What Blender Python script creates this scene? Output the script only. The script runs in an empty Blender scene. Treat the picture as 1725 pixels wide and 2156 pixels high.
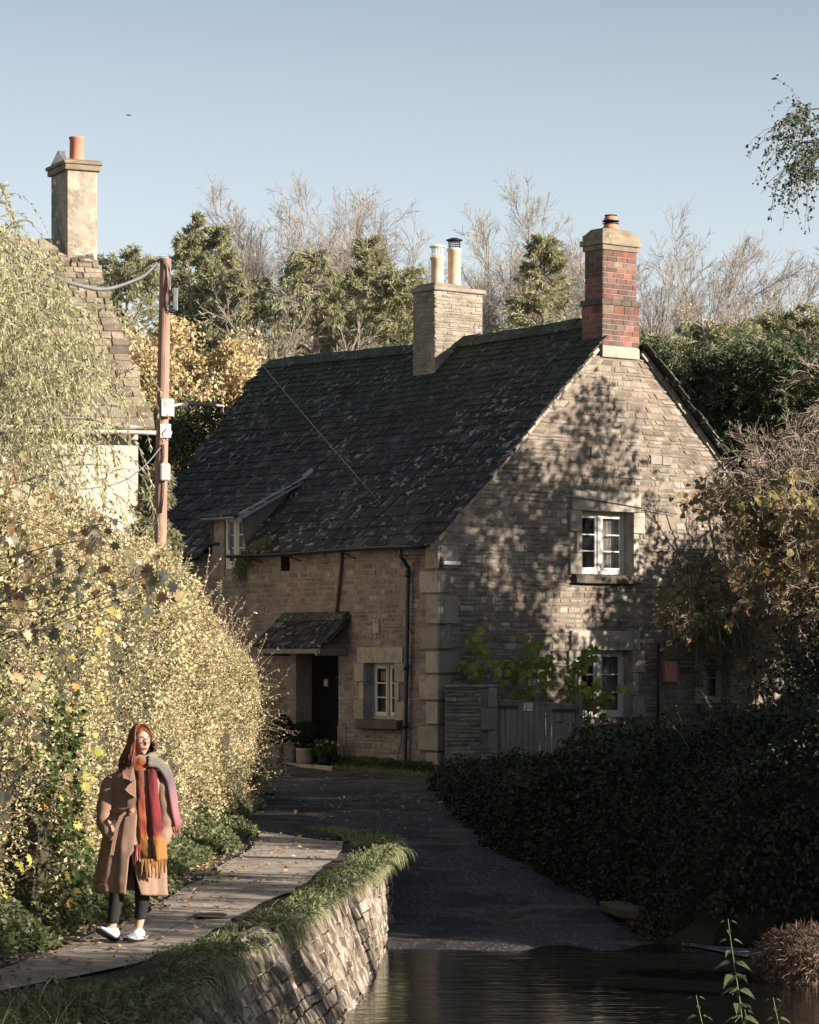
import bpy, math, random
import numpy as np
from mathutils import Vector, Matrix

scene = bpy.context.scene
COL = scene.collection
R = math.radians

# ------------------------------------------------------------------ camera, sky, sun
F, CX, HZ, ZC = 6325.0, 862.5, 1400.0, 2.2     # focal length, centre and horizon in photo pixels; camera height
cd = bpy.data.cameras.new('camera'); cam = bpy.data.objects.new('camera', cd); COL.objects.link(cam)
cam.location = (0, 0, ZC); cam.rotation_euler = (R(90), 0, 0)
cd.sensor_fit = 'VERTICAL'; cd.sensor_height = 30; cd.lens = F / 2156 * 30
cd.shift_y = (HZ - 1078) / 2156
cd.clip_start = 0.5; cd.clip_end = 6000
scene.camera = cam

AZ, EL = R(116), R(16)                          # azimuth clockwise from +Y, elevation
SD = Vector((math.sin(AZ) * math.cos(EL), math.cos(AZ) * math.cos(EL), math.sin(EL)))
w = bpy.data.worlds.new('World'); scene.world = w; w.use_nodes = True
nt = w.node_tree
sky = nt.nodes.new('ShaderNodeTexSky'); sky.sky_type = 'NISHITA'; sky.sun_disc = False
sky.sun_elevation = EL; sky.sun_rotation = AZ; sky.air_density = 1.0; sky.dust_density = 0.7; sky.ozone_density = 2.0
bg = nt.nodes['Background']; bg.inputs[1].default_value = 0.054
hs = nt.nodes.new('ShaderNodeHueSaturation'); hs.inputs['Saturation'].default_value = .62
nt.links.new(sky.outputs[0], hs.inputs['Color'])
wc = nt.nodes.new('ShaderNodeTexCoord'); wx = nt.nodes.new('ShaderNodeSeparateXYZ'); nt.links.new(wc.outputs['Generated'], wx.inputs[0])   # pale haze low in the sky
wr = nt.nodes.new('ShaderNodeValToRGB'); wr.color_ramp.elements[0].position = 0; wr.color_ramp.elements[0].color = (.8, .8, .8, 1); wr.color_ramp.elements[1].position = .22; wr.color_ramp.elements[1].color = (0, 0, 0, 1)
nt.links.new(wx.outputs['Z'], wr.inputs[0]); wm = nt.nodes.new('ShaderNodeMix'); wm.data_type = 'RGBA'; wm.inputs[7].default_value = (7.2, 7.6, 7.9, 1)
nt.links.new(wr.outputs[0], wm.inputs[0]); nt.links.new(hs.outputs[0], wm.inputs[6]); nt.links.new(wm.outputs[2], bg.inputs[0])
sl = bpy.data.lights.new('sun', 'SUN'); sl.energy = 5.0; sl.angle = R(0.6); sl.color = (1, .89, .76)
so = bpy.data.objects.new('sun', sl); COL.objects.link(so); so.location = (20, -10, 20)
so.rotation_euler = SD.to_track_quat('Z', 'Y').to_euler()
vs = scene.view_settings; vs.view_transform = 'Standard'; vs.look = 'None'; vs.exposure = 1.5; vs.gamma = 1

# ------------------------------------------------------------------ helpers
def A(*a): return np.array(a[0] if len(a) == 1 else a, float)
def nrm(v):
    v = np.asarray(v, float); l = np.linalg.norm(v, axis=-1, keepdims=True); return v / np.maximum(l, 1e-9)
def at(x, y, Y): return A((x - CX) / F * Y, Y, ZC + (HZ - y) / F * Y)
def atz(x, y, z):
    Y = F * (ZC - z) / (y - HZ); return A((x - CX) / F * Y, Y, z)

def _h(ix, iy, iz, s):
    n = (ix * 374761393 + iy * 668265263 + iz * 2147483647 + s * 1274126177) & 0xffffffff
    n = ((n ^ (n >> 13)) * 1274126177) & 0xffffffff
    return ((n ^ (n >> 16)) & 0xffff) / 32767.5 - 1
def vnoise(p, s=0):
    p = np.asarray(p, float); i = np.floor(p).astype(np.int64); f = p - i; f = f * f * (3 - 2 * f); o = 0
    for a in (0, 1):
        for b in (0, 1):
            for c in (0, 1):
                wt = (f[..., 0] if a else 1 - f[..., 0]) * (f[..., 1] if b else 1 - f[..., 1]) * (f[..., 2] if c else 1 - f[..., 2])
                o = o + wt * _h(i[..., 0] + a, i[..., 1] + b, i[..., 2] + c, s)
    return o
def fbm(p, o=4, s=0):
    p = np.asarray(p, float); r = 0; a = 1; t = 0
    for k in range(o): r = r + a * vnoise(p * 2 ** k, s + k); t += a; a *= .5
    return r / t

OFF = {}
class G:
    """collects faces; build() links them as ONE mesh object"""
    def __init__(s): s.V = []; s.F = []; s.n = 0; s.C = []
    def add(s, V, Fs, m=0, col=None):
        V = np.asarray(V, float).reshape(-1, 3)
        if isinstance(Fs, np.ndarray): Fs = [Fs]
        else:
            d = {}
            for f in Fs: d.setdefault(len(f), []).append(f)
            Fs = [np.array(v) for v in d.values()]
        for f in Fs:
            if len(f): s.F.append((f.astype(np.int64) + s.n, m))
        s.V.append(V); s.n += len(V)
        if col is not None: s.C.append(np.broadcast_to(np.asarray(col, float), (len(V), 3)))
        return s
    def hexa(s, P, m=0):    # 0-3 bottom loop, 4-7 top loop
        return s.add(P, [(3, 2, 1, 0), (4, 5, 6, 7), (0, 1, 5, 4), (1, 2, 6, 5), (2, 3, 7, 6), (3, 0, 4, 7)], m)
    def box(s, c, e1, e2, e3, m=0):   # centre and three full edge vectors
        c, e1, e2, e3 = map(lambda q: np.asarray(q, float), (c, e1, e2, e3)); P = []
        for k in (-.5, .5):
            for i, j in ((-.5, -.5), (.5, -.5), (.5, .5), (-.5, .5)): P.append(c + i * e1 + j * e2 + k * e3)
        return s.hexa(P, m)
    def bx(s, x0, x1, y0, y1, z0, z1, m=0):
        return s.box(((x0 + x1) / 2, (y0 + y1) / 2, (z0 + z1) / 2), (x1 - x0, 0, 0), (0, y1 - y0, 0), (0, 0, z1 - z0), m)
    def prism(s, pts, off, m=0):      # planar polygon pushed along off
        pts = np.asarray(pts, float); n = len(pts); V = np.vstack([pts, pts + np.asarray(off, float)])
        return s.add(V, [tuple(range(n - 1, -1, -1)), tuple(range(n, 2 * n))] + [(i, (i + 1) % n, n + (i + 1) % n, n + i) for i in range(n)], m)
    def tubes(s, P, Rr, n=3, m=0, cap=False):
        P = np.asarray(P, float); Rr = np.asarray(Rr, float); N, k, _ = P.shape
        T = np.gradient(P, axis=1); T = nrm(T)
        ref = np.where(np.abs(T[..., 2:3]) > .9, A(1, 0, 0), A(0, 0, 1)); ref = np.broadcast_to(ref[:, :1], T.shape)
        U = nrm(np.cross(T, ref)); W = np.cross(T, U)
        a = np.arange(n) * 2 * math.pi / n
        V = P[:, :, None] + Rr[:, :, None, None] * (np.cos(a)[:, None] * U[:, :, None] + np.sin(a)[:, None] * W[:, :, None])
        idx = np.arange(N * k * n).reshape(N, k, n); nx = np.roll(idx, -1, 2)
        Fq = np.stack([idx[:, :-1], nx[:, :-1], nx[:, 1:], idx[:, 1:]], -1).reshape(-1, 4)
        L = [Fq]
        if cap: L += [idx[:, 0, ::-1].reshape(-1, n), idx[:, -1].reshape(-1, n)]
        s.V.append(V.reshape(-1, 3))
        for f in L: s.F.append((f + s.n, m))
        s.n += N * k * n; return s
    def tube(s, pts, r, n=8, m=0, cap=True):
        pts = np.asarray(pts, float)
        r = np.broadcast_to(np.asarray(r, float), (len(pts),)); return s.tubes(pts[None], r[None], n, m, cap)
    def rings(s, Rg, m=0, closed=True, cap=True, col=None):   # list of equal-length loops
        Rg = np.asarray(Rg, float); k, n, _ = Rg.shape; idx = np.arange(k * n).reshape(k, n)
        if closed: nx = np.roll(idx, -1, 1); a, b = idx, nx
        else: a, b = idx[:, :-1], idx[:, 1:]
        Fq = np.stack([a[:-1], b[:-1], b[1:], a[1:]], -1).reshape(-1, 4); L = [Fq]
        if cap: L += [idx[:1, ::-1], idx[-1:]]
        s.V.append(Rg.reshape(-1, 3))
        if col is not None: s.C.append(np.asarray(col, float).reshape(-1, 3))
        for f in L: s.F.append((f + s.n, m))
        s.n += k * n; return s
    def leaves(s, P, D, N, L, W, m=0, fold=.18, droop=.0):
        P = np.asarray(P, float); D = nrm(D); S = nrm(np.cross(D, N)); U = np.cross(S, D); n = len(P)
        L = np.broadcast_to(L, (n,))[:, None]; W = np.broadcast_to(W, (n,))[:, None]
        mid = P + D * L * .45
        V = np.stack([P, mid + S * W * .5 + U * W * fold, P + D * L - A(0, 0, 1) * L * droop, mid - S * W * .5 + U * W * fold], 1).reshape(-1, 3)
        i = np.arange(n)[:, None] * 4
        Ft = np.concatenate([i + [0, 2, 1], i + [0, 3, 2]], 0)
        s.V.append(V); s.F.append((Ft + s.n, m)); s.n += 4 * n; return s
    def lobed(s, P, D, N, L, shape, m=0, curl=.15):   # many-lobed flat leaves; shape = (k,2) outline, first point is the stalk
        P = np.asarray(P, float); D = nrm(D); S = nrm(np.cross(D, N)); U = np.cross(S, D); n = len(P); sh = np.asarray(shape, float); k = len(sh)
        L = np.broadcast_to(L, (n,))[:, None, None]
        c = P + D * L[:, 0] * .42
        ring = P[:, None] + L * (sh[None, :, 0:1] * S[:, None] + sh[None, :, 1:2] * D[:, None] + curl * (np.abs(sh[None, :, 0:1]) - (sh[None, :, 1:2] - .4) ** 2) * U[:, None])
        V = np.concatenate([c[:, None], ring], 1).reshape(-1, 3); i = np.arange(n)[:, None] * (k + 1)
        Ft = np.concatenate([i + [0, 1 + j, 1 + (j + 1) % k] for j in range(k)], 0)
        s.V.append(V); s.F.append((Ft + s.n, m)); s.n += n * (k + 1); return s
    def build(s, name, mats, parent=None, smooth=False, bevel=0, subs=0, solid=0, origin=None):
        V = np.concatenate(s.V)
        if parent is not None: off = OFF[parent.name]
        else: off = A(*(origin if origin is not None else (0, 0, 0)))
        V = V - off
        me = bpy.data.meshes.new(name); me.vertices.add(len(V)); me.vertices.foreach_set('co', V.astype(np.float32).ravel())
        nl = sum(f.size for f, _ in s.F); nf = sum(len(f) for f, _ in s.F)
        me.loops.add(nl); me.polygons.add(nf)
        me.loops.foreach_set('vertex_index', np.concatenate([f.ravel() for f, _ in s.F]).astype(np.int32))
        tot = np.concatenate([np.full(len(f), f.shape[1]) for f, _ in s.F]).astype(np.int32)
        me.polygons.foreach_set('loop_start', np.concatenate([[0], np.cumsum(tot)[:-1]]).astype(np.int32))
        me.polygons.foreach_set('loop_total', tot)
        me.polygons.foreach_set('material_index', np.concatenate([np.full(len(f), m) for f, m in s.F]).astype(np.int32))
        me.polygons.foreach_set('use_smooth', np.full(nf, smooth))
        if s.C:
            c = np.concatenate(s.C); ca = me.color_attributes.new('tint', 'FLOAT_COLOR', 'POINT')
            ca.data.foreach_set('color', np.hstack([c, np.ones((len(c), 1))]).astype(np.float32).ravel())
        me.update(calc_edges=True); me.validate()
        for mt in (mats if isinstance(mats, (list, tuple)) else [mats]): me.materials.append(mt)
        o = bpy.data.objects.new(name, me); COL.objects.link(o)
        if parent is not None: o.parent = parent
        else: o.location = Vector(off)
        OFF[o.name] = off
        if solid: md = o.modifiers.new('solid', 'SOLIDIFY'); md.thickness = solid; md.offset = 0
        if bevel: md = o.modifiers.new('bevel', 'BEVEL'); md.width = bevel; md.segments = 2; md.limit_method = 'ANGLE'
        if subs: md = o.modifiers.new('sub', 'SUBSURF'); md.levels = subs; md.render_levels = subs
        return o

def tag(o, label=None, cat=None, group=None, kind=None):
    if label: o['label'] = label
    if cat: o['category'] = cat
    if group: o['group'] = group
    if kind: o['kind'] = kind
    return o
def empty(name, loc, label, cat, group=None):
    o = bpy.data.objects.new(name, None); COL.objects.link(o); o.location = Vector(loc); o.empty_display_size = .2
    OFF[o.name] = A(*loc); return tag(o, label, cat, group)

# ------------------------------------------------------------------ materials
def base_mat(name):
    m = bpy.data.materials.new(name); m.use_nodes = True; t = m.node_tree; b = t.nodes['Principled BSDF']
    return m, t, b
def ramp(t, stops, fac=None):
    r = t.nodes.new('ShaderNodeValToRGB'); e = r.color_ramp.elements
    n = len(stops)
    for i, st in enumerate(stops):
        p, c = (st[0], st[1]) if len(st) == 2 else (i / max(1, n - 1), st)
        if i < 2: el = e[i]; el.position = p
        else: el = e.new(p)
        el.color = (*c, 1)
    if fac is not None: t.links.new(fac, r.inputs[0])
    return r.outputs[0]
def noise(t, scale, detail=5, rough=.6, vec=None, dist=0):
    n = t.nodes.new('ShaderNodeTexNoise'); n.inputs['Scale'].default_value = scale; n.inputs['Detail'].default_value = detail
    n.inputs['Roughness'].default_value = rough; n.inputs['Distortion'].default_value = dist
    t.links.new(vec if vec is not None else coords(t), n.inputs['Vector']); return n.outputs[0]
def coords(t, sc=None):
    c = t.nodes.get('tc')
    if not c: c = t.nodes.new('ShaderNodeTexCoord'); c.name = 'tc'
    if sc is None: return c.outputs['Object']
    m = t.nodes.new('ShaderNodeMapping'); m.inputs['Scale'].default_value = sc; t.links.new(c.outputs['Object'], m.inputs[0]); return m.outputs[0]
def mix(t, fac, a, b, mode='MIX'):
    m = t.nodes.new('ShaderNodeMix'); m.data_type = 'RGBA'; m.blend_type = mode
    for inp, v in ((m.inputs[0], fac), (m.inputs[6], a), (m.inputs[7], b)):
        if hasattr(v, 'is_linked') or hasattr(v, 'links'): t.links.new(v, inp)
        elif isinstance(v, (int, float)): inp.default_value = v
        else: inp.default_value = (*v, 1)
    return m.outputs[2]
def bump(t, b, h, strength=.4, dist=.02, prev=None):
    n = t.nodes.new('ShaderNodeBump'); n.inputs['Strength'].default_value = strength; n.inputs['Distance'].default_value = dist
    t.links.new(h, n.inputs['Height'])
    if prev is not None: t.links.new(prev, n.inputs['Normal'])
    t.links.new(n.outputs[0], b.inputs['Normal']); return n.outputs[0]
def island(t):
    g = t.nodes.new('ShaderNodeNewGeometry'); return g.outputs['Random Per Island']
def wear(name, isl, spots=(), rough=.92, bsc=25, bst=.5, bd=.02, nsc=3, mott=.5, spec=.3):
    """island colour ramp, mottled by noise, with patches [(colour, scale, threshold, softness, amount)]"""
    m, t, b = base_mat(name)
    c = ramp(t, isl, island(t))
    mo = ramp(t, [(.25, (1 - mott,) * 3), (.75, (1 + mott * .4,) * 3)], noise(t, nsc, 8, .65)); c = mix(t, 1, c, mo, 'MULTIPLY')
    for i, (cc, sc, th, sf, am) in enumerate(spots):
        f = ramp(t, [(th, (0,) * 3), (min(1, th + sf), (am,) * 3)], noise(t, sc, 6, .62, coords(t, (1 + .01 * i,) * 3), .3))
        if sc > 4: f = mix(t, 1, f, ramp(t, [(.40, (.12,) * 3), (.58, (1,) * 3)], noise(t, .55, 4, .6)), 'MULTIPLY')
        c = mix(t, f, c, cc)
    t.links.new(c, b.inputs['Base Color']); b.inputs['Roughness'].default_value = rough; b.inputs['Specular IOR Level'].default_value = spec
    if bst: bump(t, b, noise(t, bsc, 8, .7), bst, bd)
    return m
def plain(name, col, rough=.6, metal=0, bst=0, bsc=40, var=.15, nsc=6, spec=.4, bd=.005):
    m, t, b = base_mat(name)
    mo = ramp(t, [(.3, tuple(c * (1 - var) for c in col)), (.7, tuple(min(1, c * (1 + var)) for c in col))], noise(t, nsc, 6))
    t.links.new(mo, b.inputs['Base Color']); b.inputs['Roughness'].default_value = rough; b.inputs['Metallic'].default_value = metal
    b.inputs['Specular IOR Level'].default_value = spec
    if bst: bump(t, b, noise(t, bsc, 6), bst, bd)
    return m
def leafm(name, stops, rough=.55, trans=.3, spec=.25, patch=None):
    m, t, b = base_mat(name)
    c = ramp(t, stops, island(t))
    if patch:
        f = ramp(t, [(patch[2], (0,) * 3), (patch[3], (1,) * 3)], noise(t, patch[1], 4)); c = mix(t, f, c, mix(t, 1, c, patch[0], 'MULTIPLY'))
    t.links.new(c, b.inputs['Base Color']); b.inputs['Roughness'].default_value = rough; b.inputs['Specular IOR Level'].default_value = spec
    tr = t.nodes.new('ShaderNodeBsdfTranslucent'); t.links.new(c, tr.inputs[0])
    mx = t.nodes.new('ShaderNodeMixShader'); mx.inputs[0].default_value = trans
    t.links.new(b.outputs[0], mx.inputs[1]); t.links.new(tr.outputs[0], mx.inputs[2])
    t.links.new(mx.outputs[0], t.nodes['Material Output'].inputs[0]); return m
def tinted(name, rough=.95, bst=.4, bsc=90, bd=.004, var=.25, nsc=30, sheen=0):
    m, t, b = base_mat(name); a = t.nodes.new('ShaderNodeAttribute'); a.attribute_name = 'tint'
    mo = ramp(t, [(.3, (1 - var,) * 3), (.7, (1 + var * .5,) * 3)], noise(t, nsc, 5)); c = mix(t, 1, a.outputs[0], mo, 'MULTIPLY')
    t.links.new(c, b.inputs['Base Color']); b.inputs['Roughness'].default_value = rough; b.inputs['Specular IOR Level'].default_value = .2
    b.inputs['Sheen Weight'].default_value = sheen
    if bst: bump(t, b, noise(t, bsc, 5), bst, bd)
    return m

M = {}
LICH = ((.46, .45, .40), 9, .63, .04, .7)
M['stone'] = wear('rubble_stone', [(.15, .122, .108), (.20, .168, .148), (.235, .20, .175), (.18, .14, .12), (.30, .265, .23), (.17, .148, .132)],
                  [((.07, .06, .055), .9, .55, .2, .5), ((.48, .44, .38), 8, .64, .05, .6)], bsc=22, bst=.9, bd=.03)
M['gablestone'] = wear('weathered_rubble_stone', [(.145, .118, .095), (.235, .19, .15), (.29, .235, .18), (.18, .14, .108), (.38, .33, .27), (.16, .132, .108)],
                  [((.05, .045, .042), 1.0, .47, .22, .75), ((.50, .47, .42), 7, .66, .04, .8)], bsc=22, bst=.9, bd=.03)
M['mortar'] = wear('lime_mortar', [(.205, .175, .14), (.23, .195, .16)], [((.07, .06, .05), 1.2, .47, .2, .7)], bsc=40, bst=.8)
M['render'] = wear('patchy_lime_render', [(.225, .195, .17), (.25, .215, .19)], [((.16, .12, .09), 3, .52, .1, .8), ((.40, .36, .30), 4, .6, .1, .5)], bsc=18, bst=.9, bd=.02)
M['greyashlar'] = wear('grey_weathered_dressed_stone', [(.20, .18, .155), (.27, .24, .20), (.17, .155, .14)], [((.08, .075, .07), 3, .52, .15, .7), ((.42, .40, .36), 8, .63, .05, .7)], bsc=30, bst=.6, bd=.015, mott=.4)
M['ashlar'] = wear('dressed_stone', [(.27, .235, .19), (.35, .305, .25), (.23, .20, .165)], [((.12, .11, .095), 3.5, .52, .14, .7)], bsc=30, bst=.4, bd=.01, mott=.35)
M['sill'] = wear('dark_sill_stone', [(.09, .075, .06), (.11, .09, .07)], [((.2, .18, .14), 14, .6, .08, .6)], bsc=30, bst=.7)
M['slate'] = wear('stone_roof_slate', [(.009, .008, .010), (.016, .014, .016), (.030, .026, .024), (.012, .011, .013), (.020, .018, .019), (.065, .057, .050)],
                  [((.30, .30, .30), 6.5, .57, .04, .8), ((.016, .023, .008), .8, .56, .12, .6)], bsc=18, bst=.8, bd=.02, rough=.75)
M['mossslate'] = wear('mossy_ridge_stone', [(.05, .05, .045), (.07, .07, .06)], [((.28, .29, .26), 8, .56, .05, .8), ((.030, .045, .014), 2.2, .47, .12, .85)], bsc=16, bst=1, bd=.03)
M['warmslate'] = wear('warm_roof_slate', [(.20, .16, .11), (.34, .28, .20), (.26, .21, .15), (.13, .10, .08), (.40, .34, .25)], [((.12, .12, .05), 2, .52, .12, .7), ((.48, .44, .36), 7, .60, .04, .7)], bsc=18, bst=.9, bd=.02)  # warm brown slate of the left cottage
M['chimstone'] = wear('chimney_stone', [(.21, .18, .14), (.29, .25, .20), (.17, .145, .115)], [((.16, .14, .11), 2.5, .52, .14, .7), ((.60, .56, .50), 5, .62, .05, .7)], bsc=16, bst=1, bd=.025)
M['cap'] = wear('lichened_cap_stone', [(.20, .165, .115), (.24, .20, .14)], [((.08, .07, .05), 5, .55, .1, .7)], bsc=25, bst=.9, bd=.02)
M['brick'] = wear('red_brick', [(.16, .07, .055), (.22, .10, .075), (.13, .065, .055), (.25, .13, .10), (.08, .055, .05), (.20, .15, .12)], [((.06, .05, .045), 2.5, .47, .15, .8), ((.30, .26, .2), 9, .64, .05, .5)], bsc=35, bst=.6, bd=.01)
M['bmortar'] = plain('brick_mortar', (.30, .24, .18), .95, bst=.5)
M['pot'] = plain('terracotta', (.45, .17, .11), .7, var=.12)
M['potpale'] = plain('pale_terracotta', (.48, .35, .25), .75, var=.18)
M['lead'] = plain('lead_flashing', (.16, .17, .19), .6, var=.3)
M['black'] = plain('black_painted_metal', (.014, .014, .016), .45, var=.3)
M['darkgreen'] = plain('dark_green_paint', (.012, .022, .024), .4, var=.3)
M['rust'] = plain('rusty_iron', (.09, .045, .035), .8, var=.4, bst=.4)
M['whitep'] = plain('white_window_paint', (.50, .485, .44), .5, var=.1, bst=.1)
M['greyp'] = plain('grey_green_paint', (.24, .25, .22), .6, var=.15)
M['whitebox'] = plain('white_plastic', (.74, .70, .62), .5, var=.06)
M['greybox'] = plain('grey_plastic', (.50, .48, .45), .5, var=.06)
M['cable'] = plain('cable_sheath', (.05, .05, .055), .5)
M['palecable'] = plain('pale_cable', (.12, .125, .135), .5)
M['door'] = plain('black_door_paint', (.005, .005, .006), .8, var=.3, spec=.1)
M['blind'] = plain('white_blind', (.30, .29, .26), .8)
M['curtain'] = plain('curtain_cloth', (.36, .35, .33), .9, var=.2)
M['room'] = plain('dark_room', (.02, .018, .016), .9)
M['fringetimber'] = plain('grey_oak', (.13, .12, .115), .8, bst=.6, bsc=20)
m, t, b = base_mat('window_glass'); b.inputs['Base Color'].default_value = (.02, .022, .025, 1); b.inputs['Roughness'].default_value = .04
tp = t.nodes.new('ShaderNodeBsdfTransparent'); mx = t.nodes.new('ShaderNodeMixShader'); mx.inputs[0].default_value = .55
bump(t, b, noise(t, 3, 2), .08, .02)
t.links.new(b.outputs[0], mx.inputs[1]); t.links.new(tp.outputs[0], mx.inputs[2]); t.links.new(mx.outputs[0], t.nodes['Material Output'].inputs[0]); M['glass'] = m
t = M['slate'].node_tree; bs = t.nodes['Principled BSDF']; src = bs.inputs['Base Color'].links[0].from_socket      # moss thickens towards the ridge
sx = t.nodes.new('ShaderNodeSeparateXYZ'); t.links.new(coords(t), sx.inputs[0])
mr = t.nodes.new('ShaderNodeMapRange'); mr.inputs[1].default_value = 6.6; mr.inputs[2].default_value = 9.3; t.links.new(sx.outputs['Z'], mr.inputs[0])
ff = mix(t, 1, mr.outputs[0], ramp(t, [(.36, (0,) * 3), (.56, (1,) * 3)], noise(t, 1.7, 8, .7)), 'MULTIPLY'); t.links.new(mix(t, ff, src, (.030, .042, .014)), bs.inputs['Base Color'])
# vertical grained wood: pole and gate
def wood(name, c0, c1, sc):
    m, t, b = base_mat(name); n = noise(t, 1, 8, .6, coords(t, sc)); c = ramp(t, [(.3, c0), (.7, c1)], n)
    c = mix(t, 1, c, ramp(t, [(.4, (.75,) * 3), (.6, (1.1,) * 3)], noise(t, .8, 3)), 'MULTIPLY')
    t.links.new(c, b.inputs['Base Color']); b.inputs['Roughness'].default_value = .85; bump(t, b, n, .5, .01); return m
M['pole'] = wood('brown_pole_timber', (.20, .105, .075), (.36, .215, .16), (30, 30, 1.2))
M['gate'] = wood('weathered_gate_planks', (.12, .105, .10), (.27, .235, .22), (22, 22, 1.0))
M['bark'] = plain('grey_brown_bark', (.12, .10, .08), .95, bst=.8, bsc=30, var=.35)
M['palebark'] = plain('pale_bark', (.25, .215, .18), .95, bst=.5, bsc=30, var=.25)  # light grey-brown bark colour
M['twig'] = plain('twig_bark', (.20, .155, .12), .9, var=.25)
M['redtwig'] = plain('reddish_twig_bark', (.22, .15, .11), .9, var=.25)
# ground
m, t, b = base_mat('ground_soil_and_turf')
c = ramp(t, [(.35, (.035, .028, .02)), (.5, (.05, .042, .026)), (.62, (.03, .045, .014))], noise(t, 1.2, 8, .6))
c = mix(t, ramp(t, [(.66, (0,) * 3), (.70, (1,) * 3)], noise(t, 14, 3)), c, (.13, .08, .045))
t.links.new(c, b.inputs['Base Color']); b.inputs['Roughness'].default_value = 1; bump(t, b, noise(t, 20, 8, .7), 1, .04); M['ground'] = m
# asphalt lane
m, t, b = base_mat('asphalt_lane')
c = ramp(t, [(.3, (.020, .020, .024)), (.7, (.045, .043, .044))], noise(t, .7, 8, .6))
c = mix(t, ramp(t, [(.55, (0,) * 3), (.62, (.9,) * 3)], noise(t, 1, 3, .6, coords(t, (26, 9, 20)))), c, (.11, .105, .10))
c = mix(t, ramp(t, [(.50, (0,) * 3), (.56, (.85,) * 3)], noise(t, 1, 5, .65, coords(t, (.9, .45, 1)))), c, (.014, .014, .016))
c = mix(t, ramp(t, [(.56, (0,) * 3), (.62, (.6,) * 3)], noise(t, 1, 6, .6, coords(t, (.5, 1.6, 1)))), c, (.12, .085, .06))
t.links.new(c, b.inputs['Base Color']); b.inputs['Roughness'].default_value = .85; b.inputs['Specular IOR Level'].default_value = .2
p1 = bump(t, b, noise(t, 60, 4), .7, .012); bump(t, b, noise(t, 3, 6), .5, .05, p1); M['road'] = m
# concrete path
m, t, b = base_mat('worn_concrete_path')
c = ramp(t, [(.3, (.17, .14, .115)), (.5, (.29, .245, .20)), (.75, (.40, .34, .285))], noise(t, 1.5, 8, .62))
c = mix(t, ramp(t, [(.55, (0,) * 3), (.64, (.8,) * 3)], noise(t, 4, 7, .75, coords(t, (1, .6, 1)))), c, (.10, .08, .065))
vo = t.nodes.new('ShaderNodeTexVoronoi'); vo.feature = 'DISTANCE_TO_EDGE'; vo.inputs['Scale'].default_value = .8; t.links.new(mix(t, .12, coords(t, (1, .7, 1)), noise(t, 3, 5)), vo.inputs['Vector'])
c = mix(t, ramp(t, [(.0, (.85,) * 3), (.012, (0,) * 3)], vo.outputs['Distance']), c, (.04, .032, .026))
t.links.new(c, b.inputs['Base Color']); b.inputs['Roughness'].default_value = .9; bump(t, b, noise(t, 30, 8), .6, .01); M['path'] = m
# retaining wall rubble
m, t, b = base_mat('retaining_wall_stone')
vc = coords(t, (3.2, 3.2, 2.2)); n0 = noise(t, 3, 8, .65)
c = ramp(t, [(.25, (.10, .08, .06)), (.42, (.20, .16, .12)), (.56, (.34, .28, .22)), (.75, (.46, .41, .34))], noise(t, 2.4, 9, .75, coords(t, (2.6, 2.6, .9))))
c = mix(t, ramp(t, [(.5, (0,) * 3), (.58, (.85,) * 3)], noise(t, 4, 6, .6, coords(t, (2.2, 2.2, .5)))), c, (.07, .052, .038))
c = mix(t, ramp(t, [(.62, (0,) * 3), (.67, (.8,) * 3)], noise(t, 11, 4)), c, (.60, .57, .51))
t.links.new(c, b.inputs['Base Color']); b.inputs['Roughness'].default_value = .95
vo = t.nodes.new('ShaderNodeTexVoronoi'); vo.feature = 'DISTANCE_TO_EDGE'; vo.inputs['Scale'].default_value = 2.4; t.links.new(vc, vo.inputs['Vector'])
p1 = bump(t, b, ramp(t, [(0, (0,) * 3), (.12, (1,) * 3)], vo.outputs['Distance']), .5, .04); bump(t, b, noise(t, 9, 10, .7), 1, .05, p1); M['rwall'] = m
# water
m, t, b = base_mat('river_water'); b.inputs['Base Color'].default_value = (.006, .007, .006, 1); b.inputs['Roughness'].default_value = .06
b.inputs['IOR'].default_value = 1.33
p1 = bump(t, b, noise(t, 1, 3, .5, coords(t, (1.6, 5.0, 1)), .4), .17, .05); bump(t, b, noise(t, 1, 3, .5, coords(t, (6, 18, 1))), .16, .010, p1); M['water'] = m
m, t, b = base_mat('white_water'); b.inputs['Roughness'].default_value = .5
t.links.new(ramp(t, [(.45, (.01, .012, .015)), (.68, (.30, .34, .38))], noise(t, 1, 8, .7, coords(t, (6, 14, 6)))), b.inputs['Base Color']); bump(t, b, noise(t, 14, 6), 1, .05); M['foam'] = m
# leaves
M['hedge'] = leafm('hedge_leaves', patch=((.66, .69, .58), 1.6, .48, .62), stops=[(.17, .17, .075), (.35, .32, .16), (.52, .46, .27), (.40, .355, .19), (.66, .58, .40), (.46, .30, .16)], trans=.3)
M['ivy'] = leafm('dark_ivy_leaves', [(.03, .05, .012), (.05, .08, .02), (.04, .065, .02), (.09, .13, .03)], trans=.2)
M['weed'] = leafm('green_weed_leaves', [(.065, .085, .035), (.12, .15, .07), (.09, .11, .045), (.19, .21, .11), (.15, .13, .07)], trans=.35)
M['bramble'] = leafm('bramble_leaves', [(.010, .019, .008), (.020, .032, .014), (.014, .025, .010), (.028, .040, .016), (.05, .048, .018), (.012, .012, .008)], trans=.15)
M['willow'] = leafm('willow_leaves', [(.28, .30, .13), (.42, .41, .22), (.52, .48, .30), (.32, .33, .14)], trans=.4)
M['conif'] = leafm('cypress_foliage', [(.20, .21, .11), (.29, .295, .16), (.38, .37, .22), (.24, .25, .13), (.40, .35, .25)], trans=.45)  # foliage colour lightened to stand in for distance haze
M['conifd'] = leafm('dark_cypress_foliage', [(.045, .062, .03), (.07, .09, .04), (.10, .12, .05)], trans=.12)
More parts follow.
